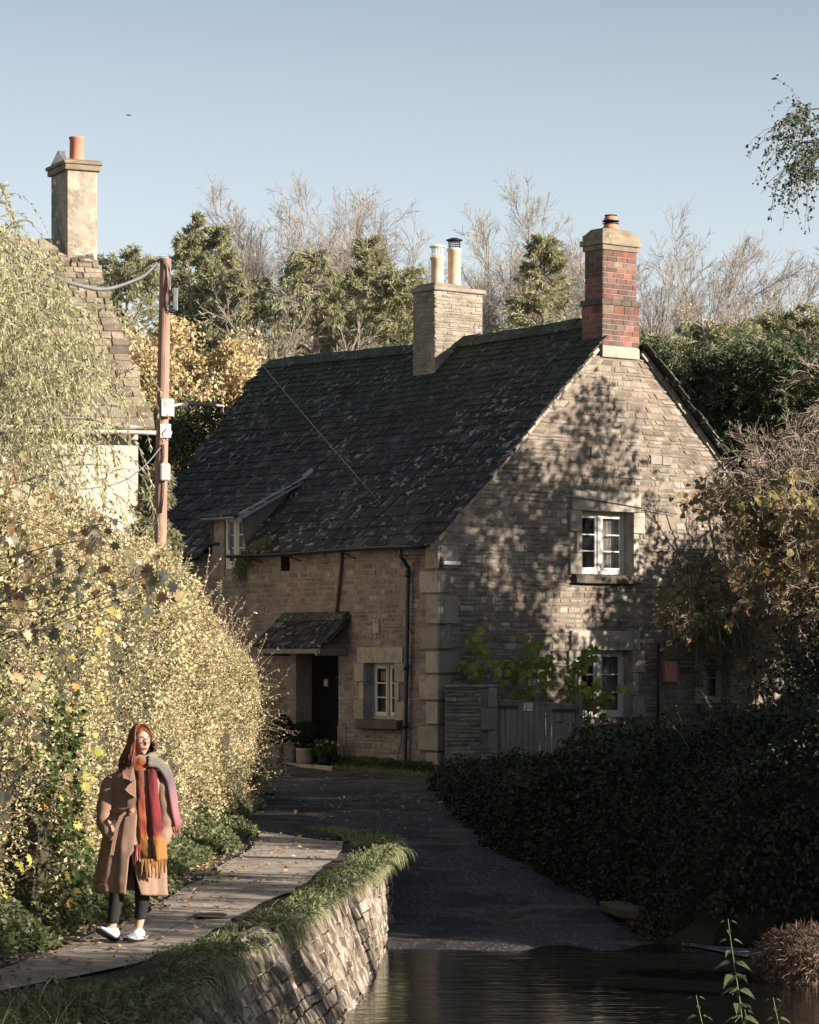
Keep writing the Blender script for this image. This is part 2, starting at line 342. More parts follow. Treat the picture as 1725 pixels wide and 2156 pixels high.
M['gold'] = leafm('golden_autumn_leaves', [(.42, .33, .16), (.56, .46, .26), (.34, .27, .13), (.60, .52, .32), (.45, .28, .13)], trans=.35)
M['fig'] = leafm('fig_leaves', [(.10, .15, .03), (.19, .22, .045), (.30, .28, .06), (.13, .18, .04)], trans=.35)
M['hazel'] = leafm('yellowing_hazel_leaves', [(.13, .14, .05), (.25, .20, .075), (.17, .155, .055), (.26, .16, .075), (.14, .09, .05)], trans=.4)
M['catkin'] = leafm('hazel_catkins', [(.36, .30, .20), (.45, .38, .26)], trans=.15)
M['maple'] = leafm('autumn_sycamore_leaves', [(.16, .17, .07), (.46, .43, .30), (.44, .29, .15), (.20, .12, .07), (.58, .54, .42), (.30, .29, .15)], trans=.4)
M['climber'] = leafm('climber_leaves', [(.06, .08, .02), (.12, .12, .035), (.16, .12, .05), (.05, .06, .02)], trans=.25)
M['grass'] = leafm('grass_blades', [(.08, .105, .035), (.17, .20, .075), (.28, .30, .14), (.12, .145, .055), (.42, .39, .26), (.30, .28, .16)], trans=.35)
M['nettle'] = leafm('nettle_leaves', [(.07, .095, .045), (.11, .135, .06)], trans=.4)
M['box'] = leafm('clipped_box_leaves', [(.015, .022, .008), (.03, .04, .014)], trans=.1)
M['litter'] = leafm('fallen_leaves', [(.30, .16, .07), (.40, .27, .14), (.18, .10, .06), (.46, .36, .22)], trans=.1)
M['birch'] = leafm('dark_birch_leaves', [(.03, .045, .02), (.05, .07, .03)], trans=.2)
M['yellowf'] = leafm('yellow_petals', [(.75, .50, .03), (.80, .58, .05)], trans=.2)
M['bluef'] = leafm('blue_petals', [(.04, .05, .30), (.06, .06, .36)], trans=.2)
M['strawroot'] = leafm('dry_roots', [(.10, .065, .045), (.16, .11, .075), (.07, .045, .03)], trans=.1)
M['rstone'] = wear('river_wall_stones', [(.12, .095, .072), (.22, .175, .135), (.32, .265, .205), (.17, .135, .10), (.42, .37, .30), (.26, .215, .165)], [((.045, .034, .026), 1.9, .47, .12, .88), ((.55, .52, .46), 7, .63, .04, .8), ((.06, .075, .025), 2.3, .62, .06, .7)], bsc=16, bst=1, bd=.035, mott=.5)

# ------------------------------------------------------------------ terrain
def sm(t): t = np.clip(t, 0, 1); return t * t * (3 - 2 * t)
def xw(Y): return np.interp(Y, [6, 18, 22.3, 26.4, 30, 34, 36, 37.5, 38.6, 39.6], [-2.1, -1.6, -1.32, -.84, -.52, -.24, -.22, -.32, -.52, -.9])
def xb(Y): return np.interp(Y, [6, 18, 25.1, 26.8, 30.6, 33, 35, 36.5, 37.6, 39.6], [-1.5, -.95, -.43, -.27, -.20, -.17, -.16, -.2, -.3, -.9])
def xr(Y): return np.interp(Y, [32, 34.8, 36.4, 37.6, 39.5, 40.2, 45.5, 51, 60], [2.6, 2.5, 2.07, 1.73, 1.32, 1.02, .61, .4, .4])
def roadp(Y): return -.8 * sm((46 - Y) / 14) - .5 * sm((32.5 - Y) / 4) + .0014 * np.clip(Y - 46, 0, 20) ** 2
def hgt(x, Y):
    x = np.asarray(x, float); Y = np.asarray(Y, float)
    land = .0014 * np.clip(Y - 46, 0, 20) ** 2
    rp = roadp(Y)
    bank = rp + (land + .25 - rp) * sm((x - xr(Y)) / 1.6)
    right = np.where(Y < 32.3, -1.3, bank); right = np.where(x < xr(Y), rp, right)
    right = np.where(Y < 13.5, -1.3 + 1.6 * sm((13.5 - Y) / 1.3), right)
    a = np.where(x < xw(Y) - .2, land, right)
    b = land + (right - land) * sm((x + 1.9) / 2.2)
    return a + (b - a) * sm((Y - 37.0) / 3.0)
def grid_sheet(name, xs, ys, zf, mat, kind='structure', parent=None):
    X, Yg = np.meshgrid(xs, ys); Z = zf(X, Yg); n, k = X.shape; idx = np.arange(n * k).reshape(n, k)
    Fq = np.stack([idx[:-1, :-1], idx[:-1, 1:], idx[1:, 1:], idx[1:, :-1]], -1).reshape(-1, 4)
    g = G(); g.add(np.stack([X, Yg, Z], -1), Fq); o = g.build(name, mat, parent, smooth=True)
    if kind: o['kind'] = kind
    return o
fx = np.concatenate([[-1500, -600, -200, -80, -40, -20, -12], np.arange(-9, 9, .12), [10, 12, 16, 24, 40, 80, 200, 600, 1500]])
fy = np.concatenate([[-300, -60, -10, 4, 8], np.arange(10, 64, .15), [66, 70, 80, 100, 140, 220, 500, 1200, 3000]])
grid_sheet('ground', fx, fy, lambda x, y: hgt(x, y) + .008 * vnoise(np.stack([x * 2, y * 2, x * 0], -1)) * (np.abs(x) < 9), M['ground'])
def strip(name, Ys, l, r, z, mat, n=24, seed=0, jit=.05):
    P = []
    for Y in Ys:
        a = l(Y) + jit * vnoise(A([Y * 1.7, seed, 0]), 3); b = r(Y) + jit * vnoise(A([Y * 1.9, seed + 9, 0]), 4)
        x = np.linspace(a, b, n); P.append(np.stack([x, np.full(n, Y), z(x, np.full(n, Y))], -1))
    g = G(); g.rings(P, closed=False, cap=False); return tag(g.build(name, mat, smooth=True), kind='structure')
def rl(Y): return np.interp(Y, [29, 34, 37.6, 39.3, 40.6, 41.6, 50, 51, 70], [-.3, -.25, -.35, -1.9, -2.2, -2.25, -2.25, -9, -12])
def rr(Y): return np.interp(Y, [29, 32, 34.8, 36.4, 37.6, 39.5, 40.2, 45.5, 51.3, 53.5, 55.3, 58.2, 62, 66, 70], [2.8, 2.65, 2.55, 2.12, 1.78, 1.37, 1.07, .66, .42, 0, -.54, -1.68, -4.7, -7.9, -11])
strip('road', np.arange(29, 69, .2), rl, rr, lambda x, Y: hgt(x, Y) + .035 + .05 * vnoise(np.stack([x * 1.9, Y * .6, x * 0], -1), 91) * (Y < 36) + .008 * vnoise(np.stack([x * 3, Y * 1.5, x * 0], -1), 92), M['road'], 60, 1)
def pl(Y): return np.interp(Y, [12, 19, 21.5, 23.7, 26.7, 30.7, 34.9, 38, 41.2, 44], [-5.4, -3.6, -2.93, -2.62, -2.30, -2.12, -1.9, -1.9, -2.1, -2.2])
def pr(Y): return np.interp(Y, [12, 18, 20.2, 22.1, 24, 27.8, 28.9, 32.7, 36.5, 40, 41.2], [-4.6, -3.4, -2.7, -1.95, -1.68, -1.30, -1.12, -.90, -.78, -.9, -1.0])
strip('path', np.arange(13, 43.6, .2), pl, pr, lambda x, Y: hgt(x, Y) + .022, M['path'], 14, 5, .04)
grid_sheet('river', np.linspace(-3, 40, 60), np.linspace(-10, 33.4, 60), lambda x, y: x * 0 - .8, M['water'])
# weir foam line where the stream comes in from the right
rg = np.random.default_rng(5)
xs = np.linspace(2.9, 6.5, 40); P = []
for j, q in enumerate(np.linspace(0, 1, 9)):
    P.append(np.stack([xs, 31.7 - 1.2 * q * sm((xs - 2.9) / .7) + .3 * np.cos((xs - 2.9) * 1.2) - .3 * (xs - 2.9), -.795 + .03 * np.sin(q * 3.1) + .012 * rg.random(40)], -1))
g = G(); g.rings(P, closed=False, cap=False); tag(g.build('white_water', M['foam'], smooth=True), kind='structure')

# ------------------------------------------------------------------ masonry and tile builders
def rubble(g, O, ea, en, spans, z0, z1, rh, sw, out, rng, breaks=(), gap=.012, ms=0, mm=1, jit=.012, back=0.0, stagger=True, inset=.018):
    O, ea, en = map(lambda q: np.asarray(q, float), (O, ea, en)); up = A(0, 0, 1)
    brk = sorted([b for b in breaks if z0 < b < z1] + [z1]); z = z0; row = 0
    while z < z1 - 1e-6:
        nb = [b for b in brk if b > z + 1e-6][0]; h = rng.uniform(*rh)
        zt = z + h
        if nb - zt < rh[0] * .6: zt = nb
        sa = spans(z + 1e-4); sb = spans(zt - 1e-4)
        for (a0, a1), (b0, b1) in zip(sa, sb):
            if a1 - a0 < .01 and b1 - b0 < .01: continue
            q = lambda a, zz, d: O + ea * a + up * zz + en * d
            g.add([q(a0, z, back), q(a1, z, back), q(b1, zt, back), q(b0, zt, back)], [(0, 1, 2, 3)], mm)
            W = max(a1 - a0, 1e-6); cuts = [0.0]
            if stagger and row % 2: cuts.append(min(1, rng.uniform(.3, .7) * sw[0] / W))
            while cuts[-1] < 1:
                cuts.append(cuts[-1] + rng.uniform(*sw) / W)
            cuts[-1] = 1.0
            if len(cuts) > 2 and (1 - cuts[-2]) * W < sw[0] * .4: cuts.pop(-2)
            for c0, c1 in zip(cuts[:-1], cuts[1:]):
                lo0, lo1 = a0 + (a1 - a0) * c0, a0 + (a1 - a0) * c1; hi0, hi1 = b0 + (b1 - b0) * c0, b0 + (b1 - b0) * c1
                j = rng.uniform(-jit, jit, 8) if jit else np.zeros(8); d = rng.uniform(*out); gp = gap / 2
                cr = [(lo0 + gp, z + gp + abs(j[1])), (lo1 - gp, z + gp + abs(j[3])), (hi1 - gp + j[4] * .4, zt - gp - abs(j[5])), (hi0 + gp + j[6] * .4, zt - gp - abs(j[7]))]
                i = inset; cx = sum(p[0] for p in cr) / 4; cz = sum(p[1] for p in cr) / 4
                inn = [(p[0] + (i if p[0] < cx else -i), p[1] + (i * .8 if p[1] < cz else -i * .8)) for p in cr]
                V = [q(p[0], p[1], back) for p in cr] + [q(p[0], p[1], back + d * .75) for p in cr] + [q(p[0], p[1], back + d) for p in inn]
                Fc = [(8, 9, 10, 11)] + [(k, (k + 1) % 4, 4 + (k + 1) % 4, 4 + k) for k in range(4)] + [(4 + k, 4 + (k + 1) % 4, 8 + (k + 1) % 4, 8 + k) for k in range(4)]
                g.add(V, Fc, ms)
        z = zt; row += 1
def holes(lo, hi, ops):      # span function for a wall lo..hi with rectangular openings (a0,a1,z0,z1)
    def f(z):
        L, H = (lo(z) if callable(lo) else lo), (hi(z) if callable(hi) else hi); r = []; c = L
        for a0, a1, q0, q1 in sorted(ops):
            if q0 <= z < q1: r.append((c, max(c, a0))); c = max(c, a1)
        r.append((c, max(c, H))); return r
    return f
def tiles(g, P0, es, ed, length, lohi, rng, ex=(.32, .15), wd=(.18, .46), th=.034, m=0, skip=None, sag=None, d0=0):
    es, ed = nrm(es), nrm(ed); en = np.cross(es, ed)
    if en[2] < 0: en = -en
    d = d0
    while d < length:
        t = d / length; e = ex[0] + (ex[1] - ex[0]) * t; e *= rng.uniform(.93, 1.07)
        s0, s1 = lohi(t); s = s0 - rng.uniform(0, .1)
        while s < s1:
            wv = rng.uniform(*wd) * (1 - .3 * t); sc = s + wv / 2
            if not (skip and skip(sc, t)):
                j = rng.normal(0, .013, 10); wob = .035 * float(vnoise(A([sc * .45, d * .7, 3.3]), 17)); L = e * 1.55; lift = rng.uniform(.0, .014)
                P = lambda a, dd, h: P0 + es * a + ed * min(dd + wob, length) + en * (h + (sag(a, dd / length) if sag else 0))
                a0, a1 = s + .006, s + wv - .004; low = th * 1.15 + lift; dd0, dd1 = d - .03 + j[0], d - .03 + j[1]; cm = rng.uniform(.3, .7)
                V = [P(a0, dd0, low - th), P(a1, dd1, low - th + j[8] * .5), P(a1 + j[2], d + L, -.012), P(a0 + j[3], d + L, -.012),
                     P(a0 + .012, dd0 + .006, low), P(a1 - .012, dd1 + .006, low + j[8] * .5), P(a1 + j[2], d + L, .008), P(a0 + j[3], d + L, .008)]
                g.hexa(V, m)
            s += wv
        d += e

# ------------------------------------------------------------------ the stone cottage
U = A(-.62, .7846, 0); V_ = A(.7846, .62, 0); O = A(.53, 56, 0)
def fs(x): k = (x - CX) / F; return (k * 56 - .53) / (-.62 - .7846 * k)          # along the front wall
def fz(x, y): return ZC + (HZ - y) * (56 + .7846 * fs(x)) / F
def gv(x): k = (x - CX) / F; return (k * 56 - .53) / (.7846 - .62 * k)           # along the gable wall
def gz(x, y): return ZC + (HZ - y) * (56 + .62 * gv(x)) / F
def frame_to(Oa, ea, en):
    return lambda a, d, z: Oa + ea * a + en * d + A(0, 0, z)
PF = frame_to(O, U, -V_); PG = frame_to(O, V_, -U)
rng = np.random.default_rng(11)
house = empty('stone_cottage', O, 'large rubble stone cottage with a dark slate roof and a red brick gable chimney', 'cottage')

door_o = (fs(713), fs(626), -.5, fz(680, 1374))
win_o = (fs(833), fs(768), fz(800, 1516), fz(800, 1396))
dor_o = (fs(516), fs(474), fz(495, 1197), 5.22)
up_o = (gv(1222), gv(1330), gz(1275, 1211), gz(1275, 1077))
lo_o = (gv(1220), gv(1328), gz(1275, 1512), gz(1275, 1369))
sm_o = (gv(1484), gv(1533), gz(1508, 1482), gz(1508, 1376))

LEN = 11.2; WD = 9.1
g = G()
ops = [door_o, win_o, dor_o]; br = [o[2] for o in ops] + [o[3] for o in ops]
rubble(g, O, U, -V_, holes(0, LEN, ops), -.4, 4.5, (.055, .13), (.08, .34), (.001, .016), rng, br, jit=.018)
g.build('front_wall', [M['stone'], M['render']], house)
g = G()
slopel = lambda z: max(0.0, (z - 4.32) / .954 - .25 + .05); ops = [up_o, lo_o, sm_o]
br = [o[2] for o in ops] + [o[3] for o in ops] + [4.56]
rubble(g, O, V_, -U, holes(slopel, lambda z: WD - slopel(z), ops), -.4, 8.22, (.05, .14), (.07, .36), (.001, .024), rng, br, jit=.021, gap=.016)
g.build('gable_wall', [M['gablestone'], M['mortar']], house)
g = G()   # rear and far walls, plain
rubble(g, O + U * LEN, V_, U, holes(slopel, lambda z: WD - slopel(z), []), -.4, 8.9, (.2, .3), (.4, .8), (.01, .03), rng, [4.56])
rubble(g, O + V_ * WD, U, V_, holes(0, LEN, []), -.4, 4.5, (.2, .3), (.4, .8), (.01, .03), rng)
g.build('rear_wall', [M['stone'], M['mortar']], house)

# quoins
g = G()
qz = [(-.4, .55), (.6, 1.05), (1.1, 1.5), (1.55, 2.0), (2.05, 2.45), (2.5, 2.92), (2.97, 3.5), (3.55, 3.95), (4.0, 4.42)]
for i, (a, b) in enumerate(qz):
    wf = (.50 if i % 2 else .30) * rng.uniform(.9, 1.1); wg_ = (.26 if i % 2 else .48) * rng.uniform(.85, 1.1); e = .045 + rng.uniform(0, .01)
    g.hexa([PF(-e, e, a), PF(wf, e, a), PF(wf, -.02, a), PF(-e, -.02, a), PF(-e, e, b), PF(wf, e, b), PF(wf, -.02, b), PF(-e, -.02, b)])
    g.hexa([PG(.021, e + .002, a), PG(wg_, e + .002, a), PG(wg_, -.02, a), PG(.021, -.02, a), PG(.021, e + .002, b), PG(wg_, e + .002, b), PG(wg_, -.02, b), PG(.021, -.02, b)], 1)
g.build('quoins', [M['ashlar'], M['greyashlar']], house, bevel=.012)

def surround(PW, op, win, jw=.2, lint=.32, blocks=3, sill=True, e=.05, mat=None, lx=(.25, .2)):
    a0, a1, z0, z1 = op; g = G()
    def blk(x0, x1, q0, q1, e2=e): g.hexa([PW(x0, e2, q0), PW(x1, e2, q0), PW(x1, -.1, q0), PW(x0, -.1, q0), PW(x0, e2, q1), PW(x1, e2, q1), PW(x1, -.1, q1), PW(x0, -.1, q1)])
    blk(a0 - lx[0], a1 + lx[1], z1 + .002, z1 + lint)
    hh = (z1 - z0) / blocks
    for i in range(blocks):
        w2 = jw if i % 2 else jw + .16
        blk(a0 - w2, a0 - .002, z0 + i * hh + .006, z0 + (i + 1) * hh - .006); blk(a1 + .002, a1 + w2, z0 + i * hh + .006, z0 + (i + 1) * hh - .006)
    g.build('surround', mat or M['ashlar'], win, bevel=.01)
    if sill:
        g = G(); g.hexa([PW(a0 - .22, .16, z0 - .17), PW(a1 + .12, .16, z0 - .17), PW(a1 + .12, -.05, z0 - .17), PW(a0 - .22, -.05, z0 - .17),
                         PW(a0 - .22, .14, z0 - .01), PW(a1 + .12, .14, z0 - .01), PW(a1 + .12, -.05, z0 + .02), PW(a0 - .22, -.05, z0 + .02)])
        g.build('sill', M['sill'], win, bevel=.02)
def casement(PW, op, dep, lights=2, rows=3, cols=1, mull=.1, inner='curtain', revm=None, jamb=.05, sideskip=0):
    a0, a1, z0, z1 = op
    def bar(g, x0, x1, q0, q1, d0, d1): g.hexa([PW(x0, d0, q0), PW(x1, d0, q0), PW(x1, d1, q0), PW(x0, d1, q0), PW(x0, d0, q1), PW(x1, d0, q1), PW(x1, d1, q1), PW(x0, d1, q1)])
    g = G(); b = jamb                      # painted outer frame
    bar(g, a0 + .001, a0 + b, z0, z1, -dep, -dep - .09); bar(g, a1 - b, a1 - .001, z0, z1, -dep, -dep - .09)
    bar(g, a0 + b, a1 - b, z1 - b, z1 - .001, -dep, -dep - .09); bar(g, a0 + b, a1 - b, z0 + .001, z0 + .08, -dep, -dep - .09)
    wl = (a1 - a0 - 2 * b - mull * (lights - 1)) / lights
    for i in range(1, lights): x = a0 + b + i * wl + (i - 1) * mull; bar(g, x, x + mull, z0 + .08, z1 - b, -dep + .012, -dep - .09)
    win = g.build('window', M['greyp'] if inner == 'blind' else M['whitep'], house, bevel=.006)
    for i in range(lights):
        x0 = a0 + b + i * (wl + mull); x1 = x0 + wl; q0, q1 = z0 + .08, z1 - b; s = .055; g = G()
        bar(g, x0, x0 + s, q0, q1, -dep - .015, -dep - .06); bar(g, x1 - s, x1, q0, q1, -dep - .015, -dep - .06)
        bar(g, x0 + s, x1 - s, q0, q0 + s * 1.3, -dep - .015, -dep - .06); bar(g, x0 + s, x1 - s, q1 - s, q1, -dep - .015, -dep - .06)
        hh = (q1 - q0 - 2.3 * s) / rows
        for r in range(1, rows): zc = q0 + 1.3 * s + r * hh; bar(g, x0 + s, x1 - s, zc - .012, zc + .012, -dep - .02, -dep - .055)
        for c in range(1, cols): xc = x0 + (x1 - x0) * c / cols; bar(g, xc - .01, xc + .01, q0 + s, q1 - s, -dep - .022, -dep - .053)
        g.build('casement', M['whitep'], win, bevel=.004)
        g = G(); g.add([PW(x0 + s * .5, -dep - .04, q0 + s * .5), PW(x1 - s * .5, -dep - .04, q0 + s * .5), PW(x1 - s * .5, -dep - .04, q1 - s * .5), PW(x0 + s * .5, -dep - .04, q1 - s * .5)], [(0, 1, 2, 3)])
        g.build('pane', M['glass'], win)
    g = G()                                # reveals: four faces of the opening, then the dark room behind
    q = [(a0, z0), (a1, z0), (a1, z1), (a0, z1)]
    for (xa, za), (xb_, zb) in zip(q, q[1:] + q[:1]): g.add([PW(xa, 0.0, za), PW(xb_, 0.0, zb), PW(xb_, -dep - .1, zb), PW(xa, -dep - .1, za)], [(0, 1, 2, 3)], 0)
    for (xa, za), (xb_, zb) in zip(q, q[1:] + q[:1]): g.add([PW(xa, -dep - .1, za), PW(xb_, -dep - .1, zb), PW(xb_, -dep - 1.2, zb), PW(xa, -dep - 1.2, za)], [(0, 1, 2, 3)], 1)
    g.add([PW(x, -dep - 1.2, z) for x, z in q], [(0, 1, 2, 3)], 1)
    g.build('reveal', [revm or M['ashlar'], M['room']], win)
    if inner == 'blind':
        g = G(); n = 26
        for i in range(n):
            zc = z0 + .1 + (z1 - z0 - .2) * i / n
            bar(g, a0 + .08, a1 - .08, zc, zc + .018, -dep - .13, -dep - .15)
        g.build('blind', M['blind'], win)
    elif inner == 'curtain':
        for xa, xb_ in ((a0 + .06, a0 + .06 + (a1 - a0) * .2), (a1 - .06 - (a1 - a0) * .38, a1 - .06)):
            xs = np.linspace(xa, xb_, 26); g = G()
            g.rings([[PW(x, -dep - .16 + .02 * math.sin(k * 1.3), z) for k, x in enumerate(xs)] for z in (z0 + .05, z1 - .05)], closed=False, cap=False); g.build('curtain', M['curtain'], win, smooth=True)
    return win
w1 = casement(PF, win_o, .2, 2, 3, inner='blind', jamb=.05, mull=.08); surround(PF, win_o, w1, jw=.14, lint=.30, e=.035); w1['label'] = 'ground-floor window beside the front door with a slatted blind'
w2 = casement(PG, up_o, .2, 2, 3, jamb=.07); surround(PG, up_o, w2, jw=.14, lint=.38, e=.065); w2['label'] = 'upper gable window of two white casements'
w3 = casement(PG, lo_o, .2, 2, 3, jamb=.07); surround(PG, lo_o, w3, jw=.16, lint=.38, e=.065); w3['label'] = 'lower gable window half hidden by fig leaves'
w4 = casement(PG, sm_o, .2, 1, 2, jamb=.06); surround(PG, sm_o, w4, jw=.14, lint=.34, e=.06); w4['label'] = 'small window at the right end of the gable wall behind branches'
g = G(); xn = win_o[0] + .66; g.add([PF(xn, -.33, z) if False else PF(x, -.265, z) for x, z in ((1.93, 1.9), (2.08, 1.9), (2.08, 2.07), (1.93, 2.07))], [(0, 1, 2, 3)]); g.build('notice_card', M['potpale'], w1)

# doorway
a0, a1, z0, z1 = door_o; dp = .36
g = G()
for xa in (a0, a1): g.add([PF(xa, 0, -.4), PF(xa, -dp, -.4), PF(xa, -dp, z1), PF(xa, 0, z1)], [(0, 1, 2, 3)])
g.add([PF(a0, 0, z1), PF(a1, 0, z1), PF(a1, -dp, z1), PF(a0, -dp, z1)], [(0, 1, 2, 3)])
for i, (qa, qb) in enumerate([(.1, .62), (.64, 1.02), (1.04, 1.5), (1.52, 1.98), (2.0, 2.4)]):      # dressed jambs, broad on the far side
    wj = .30 if i % 2 else .2
    for x0, x1 in ((a1 + .002, a1 + wj), (a0 - wj * .9, a0 - .002)):
        if x0 < a0 and i > 1: continue
        g.hexa([PF(x0, .03, qa), PF(x1, .03, qa), PF(x1, -.05, qa), PF(x0, -.05, qa), PF(x0, .03, qb), PF(x1, .03, qb), PF(x1, -.05, qb), PF(x0, -.05, qb)])
g.build('door_reveal', M['render'], house)
g = G()
n = 6
for i in range(n):
    x0 = a0 + (a1 - a0) * i / n + .004; x1 = a0 + (a1 - a0) * (i + 1) / n - .004
    g.hexa([PF(x0, -dp, .1), PF(x1, -dp, .1), PF(x1, -dp - .05, .1), PF(x0, -dp - .05, .1), PF(x0, -dp, z1), PF(x1, -dp, z1), PF(x1, -dp - .05, z1), PF(x0, -dp - .05, z1)])
door = g.build('door', M['door'], house, bevel=.006)
g = G(); x0 = a1 - .42; g.hexa([PF(x0, -dp + .015, 1.78), PF(x0 - .12, -dp + .015, 1.78), PF(x0 - .12, -dp, 1.78), PF(x0, -dp, 1.78), PF(x0, -dp + .015, 1.92), PF(x0 - .12, -dp + .015, 1.92), PF(x0 - .12, -dp, 1.92), PF(x0, -dp, 1.92)]); g.build('number_plate', M['ashlar'], door)
g = G(); g.tube([PF(a0 + .5, -dp, 1.95), PF(a0 + .5, -dp + .04, 1.95)], .02, 10); g.build('knocker', M['cable'], door)
g = G(); g.hexa([PF(a0 - .1, .3, -.1), PF(a1 + .9, .3, -.1), PF(a1 + .9, .0, -.1), PF(a0 - .1, .0, -.1), PF(a0 - .1, .3, .2), PF(a1 + .9, .3, .21), PF(a1 + .9, .0, .23), PF(a0 - .1, .0, .22)]); g.build('doorstep', M['ashlar'], house, bevel=.02)

# main roof
RZ0, RV0, RV1 = 4.42, -.27, 4.55; RZ1 = 9.02
def sag(a, t): return -.07 * math.sin(math.pi * min(max(a / 11.5, 0), 1)) * t + .018 * float(vnoise(A([a * .9, t * 5, 1.5]), 7))
ed = nrm(V_ * (RV1 - RV0) + A(0, 0, RZ1 - RZ0)); RL = float(np.linalg.norm(A(RV1 - RV0, RZ1 - RZ0)))
dA, dB = fs(516) - .12, fs(455)
def skipf(s, t): return (dA < s < dB and t < .11) or (s < .62 and t > .87)
g = G(); P0 = O + V_ * RV0 + A(0, 0, RZ0)
tiles(g, P0, U, ed, RL, lambda t: (-.14, 10.4 + 1.4 * t), rng, skip=skipf, sag=sag)
P0b = O + V_ * (WD - RV0) + A(0, 0, RZ0); edb = nrm(-V_ * (RV1 - RV0) + A(0, 0, RZ1 - RZ0))
tiles(g, P0b, U, edb, RL, lambda t: (-.22, 10.4 + 1.4 * t), rng, sag=sag, skip=lambda s, t: s < .62 and t > .87, wd=(.3, .5), th=.035)
for Pz, e in ((P0, ed), (P0b, edb)):       # roof deck under the slates
    nn = np.cross(U, e); nn = nn if nn[2] > 0 else -nn
    K = 24
    for i in range(K):
        for j in range(6):
            c = []
            for (ii, jj) in ((i, j), (i + 1, j), (i + 1, j + 1), (i, j + 1)):
                t = jj / 6; s = -.02 + (10.3 + 1.4 * t) * ii / K; c.append(Pz + U * s + e * RL * t + nn * (sag(s, t) - .02))
            sm_ = sum(-.02 + (10.3 + 1.4 * (jj / 6)) * ii / K for ii, jj in ((i, j), (i + 1, j + 1))) / 2
            if Pz is P0 and j == 0 and dA - .4 < sm_ < dB + .4: continue
            g.add(c, [(0, 1, 2, 3)])
roof = g.build('roof', M['slate'], house)
g = G(); s = .56
while s < 11.75:       # ridge stones
    l = rng.uniform(.35, .6); e2 = min(s + l, 11.8); c = O + V_ * RV1 + U * s; c2 = O + V_ * RV1 + U * e2; zt = RZ1 + .03; o1, o2 = sag(s, 1), sag(e2, 1); r = rng.uniform(-.015, .015)
    for sgn in (-1, 1):
        g.hexa([c + V_ * sgn * .22 + A(0, 0, zt - .19 + o1), c2 + V_ * sgn * .22 + A(0, 0, zt - .19 + o2), c2 + A(0, 0, zt + o2 + .01), c + A(0, 0, zt + o1 + .01),
                c + V_ * sgn * .24 + A(0, 0, zt - .14 + o1 + r), c2 + V_ * sgn * .24 + A(0, 0, zt - .14 + o2 + r), c2 + A(0, 0, zt + .07 + o2 + r), c + A(0, 0, zt + .07 + o1 + r)])
    s = e2 + .008
g.build('ridge_stones', M['mossslate'], roof, bevel=.02)
for vs_, sg in ((RV0, 1), (WD - RV0, -1)):     # pale mortar fillet under the verge slates
    g = G()
    tt = np.linspace(0, .87, 24)
    for i in range(23):
        c = []
        for dn, du in ((-.12, -.055), (-.02, -.055), (-.02, .05), (-.12, .05)):
            for t in (tt[i], tt[i + 1] - .003):
                e = ed if sg > 0 else edb; nn = np.cross(U, e); nn = nn if nn[2] > 0 else -nn
                c.append(O + V_ * vs_ + A(0, 0, RZ0) + e * RL * t + nn * (dn + sag(0, t) + .012 * float(vnoise(A([t * 22, sg, 0])))) + U * (du * 1.2))
        g.hexa([c[0], c[1], c[7], c[6], c[2], c[3], c[5], c[4]])
    g.build('verge_fillet', M['ashlar'], roof)

# dormer
dz = 5.24; s0, s1 = fs(516) - .05, fs(455) + .1
dorm = G()
for a, b in ((s0, dor_o[0]), (dor_o[1], s1)):
    dorm.hexa([PF(a, .02, 4.0), PF(b, .02, 4.0), PF(b, -.12, 4.0), PF(a, -.12, 4.0), PF(a, .02, dz), PF(b, .02, dz), PF(b, -.12, dz), PF(a, -.12, dz)])
dm = dorm.build('dormer', M['render'], house)
g = G()
for s in (s0, s1 - .05): g.prism([PF(s, .0, 4.5), PF(s, -.2, 4.5), PF(s, -1.5, 6.04), PF(s, .1, 5.22)], U * .05)
g.build('cheek', plain('weathered_dark_lead', (.06, .062, .068), .8, var=.3), dm)
g = G(); e3 = nrm(V_ * 1.75 + A(0, 0, .86)); Pd = O - V_ * .24 + A(0, 0, 5.2)
tiles(g, Pd, U, e3, 1.95, lambda t: (s0 - .08, s1 + .06), rng, ex=(.26, .24))
g.prism([Pd + U * (s0 - .1) - A(0, 0, .03), Pd + U * (s1 + .06) - A(0, 0, .03), Pd + U * (s1 + .06) + e3 * 1.95 - A(0, 0, .03), Pd + U * (s0 - .1) + e3 * 1.95 - A(0, 0, .03)], A(0, 0, .025))
g.build('dormer_roof', M['slate'], dm)
g = G(); q = Pd + U * (s0 - .14)
g.hexa([q + A(0, 0, -.08), q + U * .1 + A(0, 0, -.08), q + U * .1 + e3 * 1.9 + A(0, 0, -.04), q + e3 * 1.9 + A(0, 0, -.04), q + A(0, 0, .06), q + U * .1 + A(0, 0, .06), q + U * .1 + e3 * 1.9 + A(0, 0, .05), q + e3 * 1.9 + A(0, 0, .05)])
q2 = q + e3 * 1.88; g.hexa([q2 + A(0, 0, -.03), q2 + U * .2 + A(0, 0, -.03), q2 + U * .16 + e3 * .4 + A(0, 0, .10), q2 + e3 * .4 + A(0, 0, .10), q2 + A(0, 0, .08), q2 + U * .2 + A(0, 0, .08), q2 + U * .16 + e3 * .4 + A(0, 0, .16), q2 + e3 * .4 + A(0, 0, .16)])
g.build('flashing', M['lead'], dm)
w5 = casement(PF, dor_o, .02, 2, 3, mull=.06, inner='curtain', jamb=.05); w5['label'] = 'white two-light dormer window breaking through the eaves'

